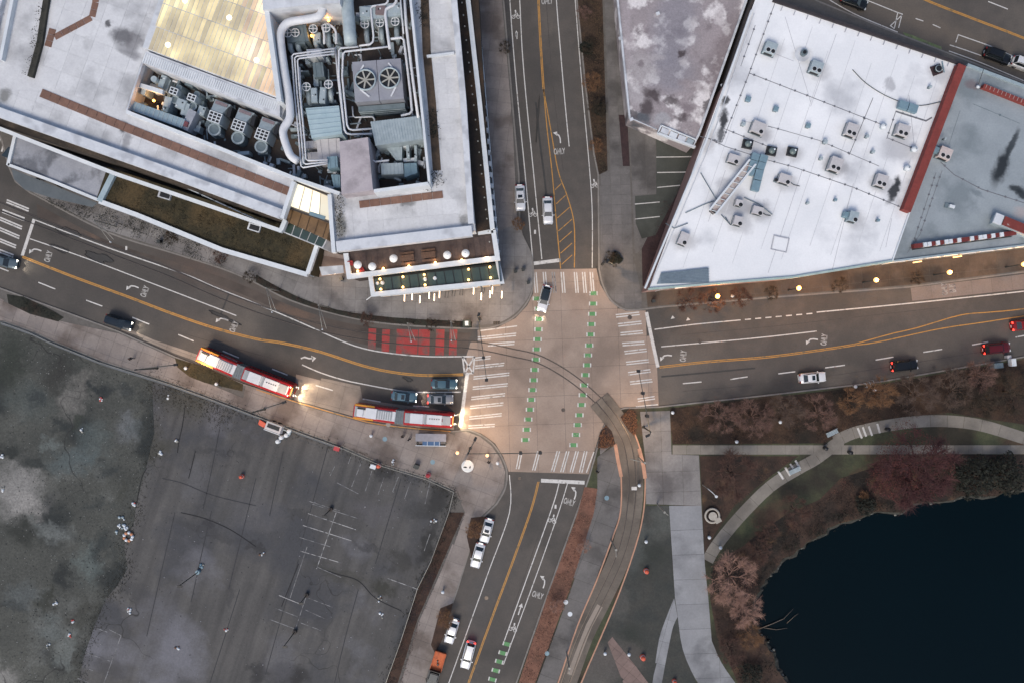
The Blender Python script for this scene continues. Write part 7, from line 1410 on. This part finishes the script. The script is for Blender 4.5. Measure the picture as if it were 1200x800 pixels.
T_=[(845,487,22,'purple','leftmost purplish bare tree in the park bed along the east street'),(884,489,24,'purple','second purplish bare tree in the park bed beside the east street'),(922,480,20,'grey','grey bare tree third in the park bed row'),(962,484,22,'purple','purplish bare tree above the path crossing'),(998,470,16,'gold','small golden brown tree near the metal frame by the kerb'),(1032,460,20,'gold','golden brown lit tree in the park bed centre'),(1077,462,26,'grey','grey bare tree in the park bed below the black car'),(1120,455,24,'grey','grey bare tree in the park bed left of the kerb cabinets'),(1150,440,20,'purple','purplish tree in the park bed at the kerb cabinets'),(1190,460,26,'dark','dark bare tree cut by the right edge'),
 (860,556,30,'maroon','maroon bare tree over the lawn corner below the straight path'),(1077,549,46,'red','largest dark red bare tree spreading over the straight park path'),(1046,560,24,'red','smaller dark red tree overlapping the largest one, left side'),(859,679,31,'pink','large pale pink bare tree with radiating limbs on the pond bank'),(874,715,22,'pink','pinkish bare tree below the radiating one on the pond bank'),(880,745,17,'gold','tan bare tree leaning over the pond near the fallen branches'),(858,762,18,'maroon','maroon bare tree beside the wide walk lower bend'),(890,645,16,'maroon','reddish bush like tree above the radiating tree'),(935,598,18,'maroon','dark red tree on the bank above the pond corner'),(900,622,14,'maroon','small reddish tree on the bank below the curved path'),(1013,580,6,'gold','tiny pale round shrub tree on the dark bank'),
 (808,352,16,'maroon','reddish bare street tree at the white roof corner'),(836,352,15,'maroon','reddish bare street tree beside the leftmost lit lamp'),(868,348,13,'maroon','reddish bare street tree right of the leftmost lit lamp'),(985,334,10,'dark','dark bare street tree between second and third lit lamps'),(905,344,9,'dark','dark bare street tree just left of the second lit lamp'),(1075,326,9,'dark','dark bare street tree between third and fourth lit lamps'),
 (694,95,12,'gold','orange brown street tree beside the north street, upper'),(690,53,9,'dark','dark street tree beside the north street near the top'),(700,128,12,'dark','dark green street tree beside the north street, middle'),(699,170,9,'gold','orange brown street tree beside the north street, lower'),(715,302,8,'dark','small dark street tree at the north east crossing corner'),(684,15,9,'purple','purplish street tree at the top of the north street'),
 (592,55,8,'dark','dark bare street tree on the market pavement, top'),(607,262,8,'gold','brown street tree in the pavement pit left of the bike symbol'),(200,278,9,'dark','dark bare street tree in the planting strip, left part'),(258,300,9,'maroon','reddish street tree at the planting strip end'),(292,325,8,'dark','dark street tree at the bend of the tram lane'),(430,374,9,'maroon','reddish street tree in the planting strip over the red lane patch'),(505,380,8,'dark','small dark street tree left of the green cabinet'),
 (556,620,11,'gold','rusty street tree beside the uppermost parked white car'),(522,725,11,'gold','rusty street tree left of the lone parked white car'),(684,640,9,'pink','salmon shrub tree in the strip along the south street, upper'),(653,710,9,'pink','salmon shrub tree in the strip along the south street, lower'),(1150,470,20,'dark','dark bare tree near the right end of the park bed'),(1105,560,18,'dark','dark bare tree right of the largest red one')]
for i,(x,y,r_,k,l) in enumerate(T_):
    t = bare_tree(l,x,y,r_,k,i,hf=.8 if r_>20 else 1.0)
    if k in ('gold','red','pink','maroon'): dense_crown(t, {'gold':RUSTL,'red':mat('dark_red_buds','4a2422','643430',.9,.9,fine=.2),'pink':mat('pink_buds','7d5a4e','8e695b',.9,.9,fine=.2),'maroon':mat('maroon_buds','41302a','523a31',.9,.9,fine=.2)}[k], {'gold':900,'red':4200,'pink':500,'maroon':600}[k], VAR[i%3][2]*.95, i, .05 if r_>14 else .1, name='buds')
# evergreens on the dark bank
for i,(x,y,r_,l) in enumerate(((1140,556,26,'dark evergreen tree on the pond bank right of the red tree'),(1178,556,24,'dark evergreen tree near the right edge on the pond bank'),(1085,578,12,'dark evergreen bush at the pond edge below the red tree'),(1015,592,12,'black green bush on the bank next to the tiny pale shrub'),(703,128,8,'dark green bush in the north street bed'),(722,303,7,'dark bush at the north east crossing corner'),(880,790,14,'dark evergreen bush at the bottom of the pond bank'),(688,55,8,'dark green bush at the top of the north street bed'))):
    sc=r_*HC/FP; t=thing('evergreen_tree',l,'tree',(*W2((x,y),.5+sc*.4),.13),i); add(t,'trunk',MB().cyl((0,0,0),.15*sc*.5,sc*.9,8,r2=.05),BARK); dense_crown(t,CLUMPD,1500 if r_>15 else 600,sc*.95,i,.26 if r_>15 else .2,sc*.15,sc*1.3,'foliage')
# scattered undergrowth
def stuff(pts,n,h,size,m,label,cat,seed,z=.15,name='shrub_bed'):
    return tag(leaves(PL(pts,z),n,h,size,z,seed).build(name,m),label,cat,kind='stuff')
stuff([(785,479),(897,468),(1025,453),(1200,424),(1200,495),(1110,482),(1030,491),(985,504),(967,518),(789,519)],5200,.5,.2,mat('brown_undergrowth','3a2a20','4c382b',.5,.9,c3='2b2119',s3=.15,fine=.3),'brown undergrowth filling the park bed along the east street','shrubs',1)
stuff(salp,2600,.35,.14,CLUMPS,'salmon coloured ground plants in the strip beside the south street','shrubs',2)
stuff([(700,524),(703,507),(710,497),(717,505),(721,520),(710,525)],260,.6,.18,RUSTL,'rusty orange shrubs left of the tram track at the crossing','shrubs',3)
stuff([(727,488),(737,480),(745,482),(747,500),(743,510),(735,502)],260,.6,.18,RUSTL,'rusty orange shrubs right of the tram track at the crossing','shrubs',4)
stuff([(678,-10),(703,-10),(708,100),(711,200),(702,203),(697,180),(687,100)],1500,.6,.18,mat('bed_brown_leaves','43342a','57452f',.4,.9,c3='3a3426',s3=.2,fine=.3),'brown shrubs in the long bed beside the north street','shrubs',5)
stuff([(526,602),(545,602),(520,660),(493,727),(471,800),(455,800),(472,750),(492,687),(507,657)],1500,.4,.16,mat('fence_bed_leaves','3f2a24','533329',.5,.9,c3='2a221f',s3=.2,fine=.3),'dark reddish ground plants along the lot fence','shrubs',6)
stuff([(50,226),(110,240),(170,257),(230,282),(268,302),(262,314),(200,293),(125,269),(50,234)],2200,.5,.18,CLUMPD,'dark low hedge in the kerb strip in front of the market','shrubs',7)
stuff([(302,324),(345,348),(395,364),(460,373),(552,378),(551,383),(460,378),(398,367),(340,350),(302,330)],2400,.5,.17,mat('dim_maroon_leaves','2c2220','3f2b27',.5,.9,fine=.3),'dark reddish hedge in the curved kerb strip by the tram lane','shrubs',8)
stuff([(10,346),(28,350),(60,365),(74,372),(67,375),(35,366)],300,.5,.18,CLUMPD,'dark hedge island at the left pavement','shrubs',9)
stuff([(207,422),(240,432),(284,452),(283,457),(240,447),(222,440)],350,.3,.15,mat('olive_leaves','34301c','453f25',.5,.9,fine=.3),'olive green planting beside the first red bus','shrubs',10)
bankp = [(832,668),(850,655),(870,642),(892,624),(925,602),(960,587),(985,562),(1030,547),(1120,540),(1200,538),(1200,572),(1125,578),(1087,583),(1030,595),(985,607),(958,622),(915,652),(898,668),(890,685),(878,712),(876,726),(888,745),(895,770),(908,790),(915,805),(880,810),(862,795),(842,745),(834,700)]
stuff(bankp,9000,.6,.22,mat('bank_brush','2a1f19','412e26',.3,.9,c3='231e19',s3=.12,t3=(.45,.6),fine=.35,c4='5d3c33',s4=.15,t4=(.55,.68)),'dark red brown brush covering the pond bank','brush',11)
stuff([(755,336),(758,292),(770,262),(775,240),(803,205),(810,202),(785,262)],500,.5,.15,mat('maroon_shrub','32201f','432a2a',.5,.9,fine=.3),'maroon low shrubs between the white roofed building and the parking bay','shrubs',12)
band = [(p[0], p[1]) for p in POND if 860 < p[0] < 1260 and p[1] < 800]
inn = [(p[0]-(9 if p[0] < 930 else 6)+(p[0]-900)*.01, p[1]-(13 if p[0] > 920 else 5)) for p in band]
stuff(band+inn[::-1],5200,.7,.24,mat('shore_brush','17170f','262419',.5,.9,fine=.3,c3='2f231c',s3=.3),'near black brush overhanging the pond edge','brush',13)
stuff([(832,560),(880,545),(950,535),(905,556),(862,592),(838,622)],900,.2,.15,mat('litter_leaves','45342c','594339',.5,.9,fine=.3),'fallen brown leaves on the lawn corner below the straight path','leaves',14)
def along(pts, w, n, h, size, m, label, cat, seed, name='weeds'):
    rr_ = random.Random(seed); mb = MB(); P_3 = sm(pts, 4)
    for k in range(n):
        p = rr_.choice(P_3); x, y = W2((p[0]+rr_.gauss(0,w), p[1]+rr_.gauss(0,w)), .16); l = rr_.uniform(.3,1)*size; a_ = rr_.uniform(0,6.28)
        for q in range(3):
            a2 = a_+q*2.1; mb.add([(x-.05,y,.17),(x+.05,y,.17),(x+math.cos(a2)*l,y+math.sin(a2)*l,.17+h*rr_.random())],[(0,1,2)])
    tag(mb.build(name,m),label,cat,kind='stuff')
WEED = mat('weeds_green_brown','2b2b24','3d3b33',.8,.9,fine=.3)
along(edge, 5.5, 1300, .12, .22, WEED, 'ragged weeds along the line where the concrete lot meets the asphalt lot', 'weeds', 61)
along([(p[0]-1,p[1]+3) for p in FEN[5:-1]], 4.0, 1500, .15, .24, WEED, 'dry weeds growing along the inside of the lot fence', 'weeds', 62)
along([(178,450),(200,462),(240,478),(262,486)], 9, 700, .12, .22, WEED, 'olive weeds in the top corner of the asphalt lot', 'weeds', 63)
def grit(poly, n, label, m, seed, z, s0, s1):
    rr_ = random.Random(seed); mb = MB(); x0, x1 = min(p[0] for p in poly), max(p[0] for p in poly); y0, y1 = min(p[1] for p in poly), max(p[1] for p in poly); k = 0
    cl = [(rr_.uniform(x0,x1), rr_.uniform(y0,y1), rr_.uniform(1.5,6)) for _ in range(60)]
    while k < n:
        c_ = rr_.choice(cl); x, y = (rr_.gauss(c_[0],c_[2]), rr_.gauss(c_[1],c_[2])) if rr_.random() < .7 else (rr_.uniform(x0,x1), rr_.uniform(y0,y1)); k += 1
        if not inside((x,y), poly): continue
        s_ = s0+(s1-s0)*rr_.random()**3; a_ = rr_.uniform(0,6.28); mb.box((x,y,z+s_*.12),(s_,s_*rr_.uniform(.4,1),s_*.25),a_,taper=.6)
    tag(mb.build('gravel',m),label,'gravel',kind='stuff')
lotp = PL(FEN[1:6]+edge[:-1]+[(0,800)], .15); lota = PL(edge[:1]+FEN[6:-1]+edge[::-1][1:-1], .155)
grit(lotp, 2200, 'dark grit and broken chips lying over the rough concrete lot', mat('dark_grit','2b2e2d','3a3d3b',1,.9), 71, .16, .05, .24)
grit(lotp, 1800, 'pale chips and crumbs of concrete on the rough lot', mat('pale_grit','6a6b68','8b8a86',1,.9), 72, .16, .04, .2)
grit(lota, 1300, 'dark crumbs and leaves scattered over the asphalt lot', mat('lot_grit','323234','404042',1,.9), 73, .165, .04, .2)
grit(lota, 500, 'small pale litter specks on the asphalt lot', mat('lot_litter','77777a','929294',1,.9), 74, .165, .05, .22)
stuff(salp,500,.6,.2,mat('dark_salmon_shrub','3f2c24','523a2f',.9,.9,fine=.3),'dark dry clumps dotted through the salmon coloured strip','shrubs',75)
# reeds and fallen branches at the pond edge
for i,(pts,l) in enumerate((([(888,737),(905,730),(918,724),(929,712)],'long curved fallen branch reaching into the pond'),([(895,735),(910,737),(922,735)],'short fallen branch lying in the pond below the curved one'),([(922,730),(930,722),(935,718)],'thin broken twig floating at the end of the curved branch'))):
    tag(MB().tube([(*W2(p,-.4),-.45+.1*k) for k,p in enumerate(pts)],(.1,.07,.05)[i],6,r2=.03).build('fallen_branch',mat('wet_branch','5e5248','6e6156',1,.8)),l,'branch')
rr=random.Random(8)
shp=[p for p in POND if 870<p[0]<1125 and p[1]<800]
mb=MB()
for k in range(420):
    p=rr.choice(shp); x,y=W2((p[0]+rr.gauss(0,3),p[1]+rr.gauss(0,2)),0); a=rr.uniform(0,6.28); l=rr.uniform(.3,.9); w=.03; mb.add([(x-w,y,-.5),(x+w,y,-.5),(x+math.cos(a)*l*.5,y+math.sin(a)*l*.5,-.5+l)],[(0,1,2)])
tag(mb.build('reeds',REED),'dry reeds and stalks fringing the pond','reeds',kind='stuff')
mb=MB()
for k in range(260):
    p=rr.choice(shp); x,y=W2((p[0]+rr.gauss(0,1.5),p[1]+rr.gauss(0,1.2)),0); s_=rr.uniform(.08,.28); mb.lathe((x,y,-.35),[(s_,0),(s_*.8,s_*.5),(0,s_*.7)],6)
tag(mb.build('shore_stones',mat('shore_stone','5b5a55','73726c',1,.9,fine=.2)),'grey stones scattered along the pond edge','stones',kind='stuff')
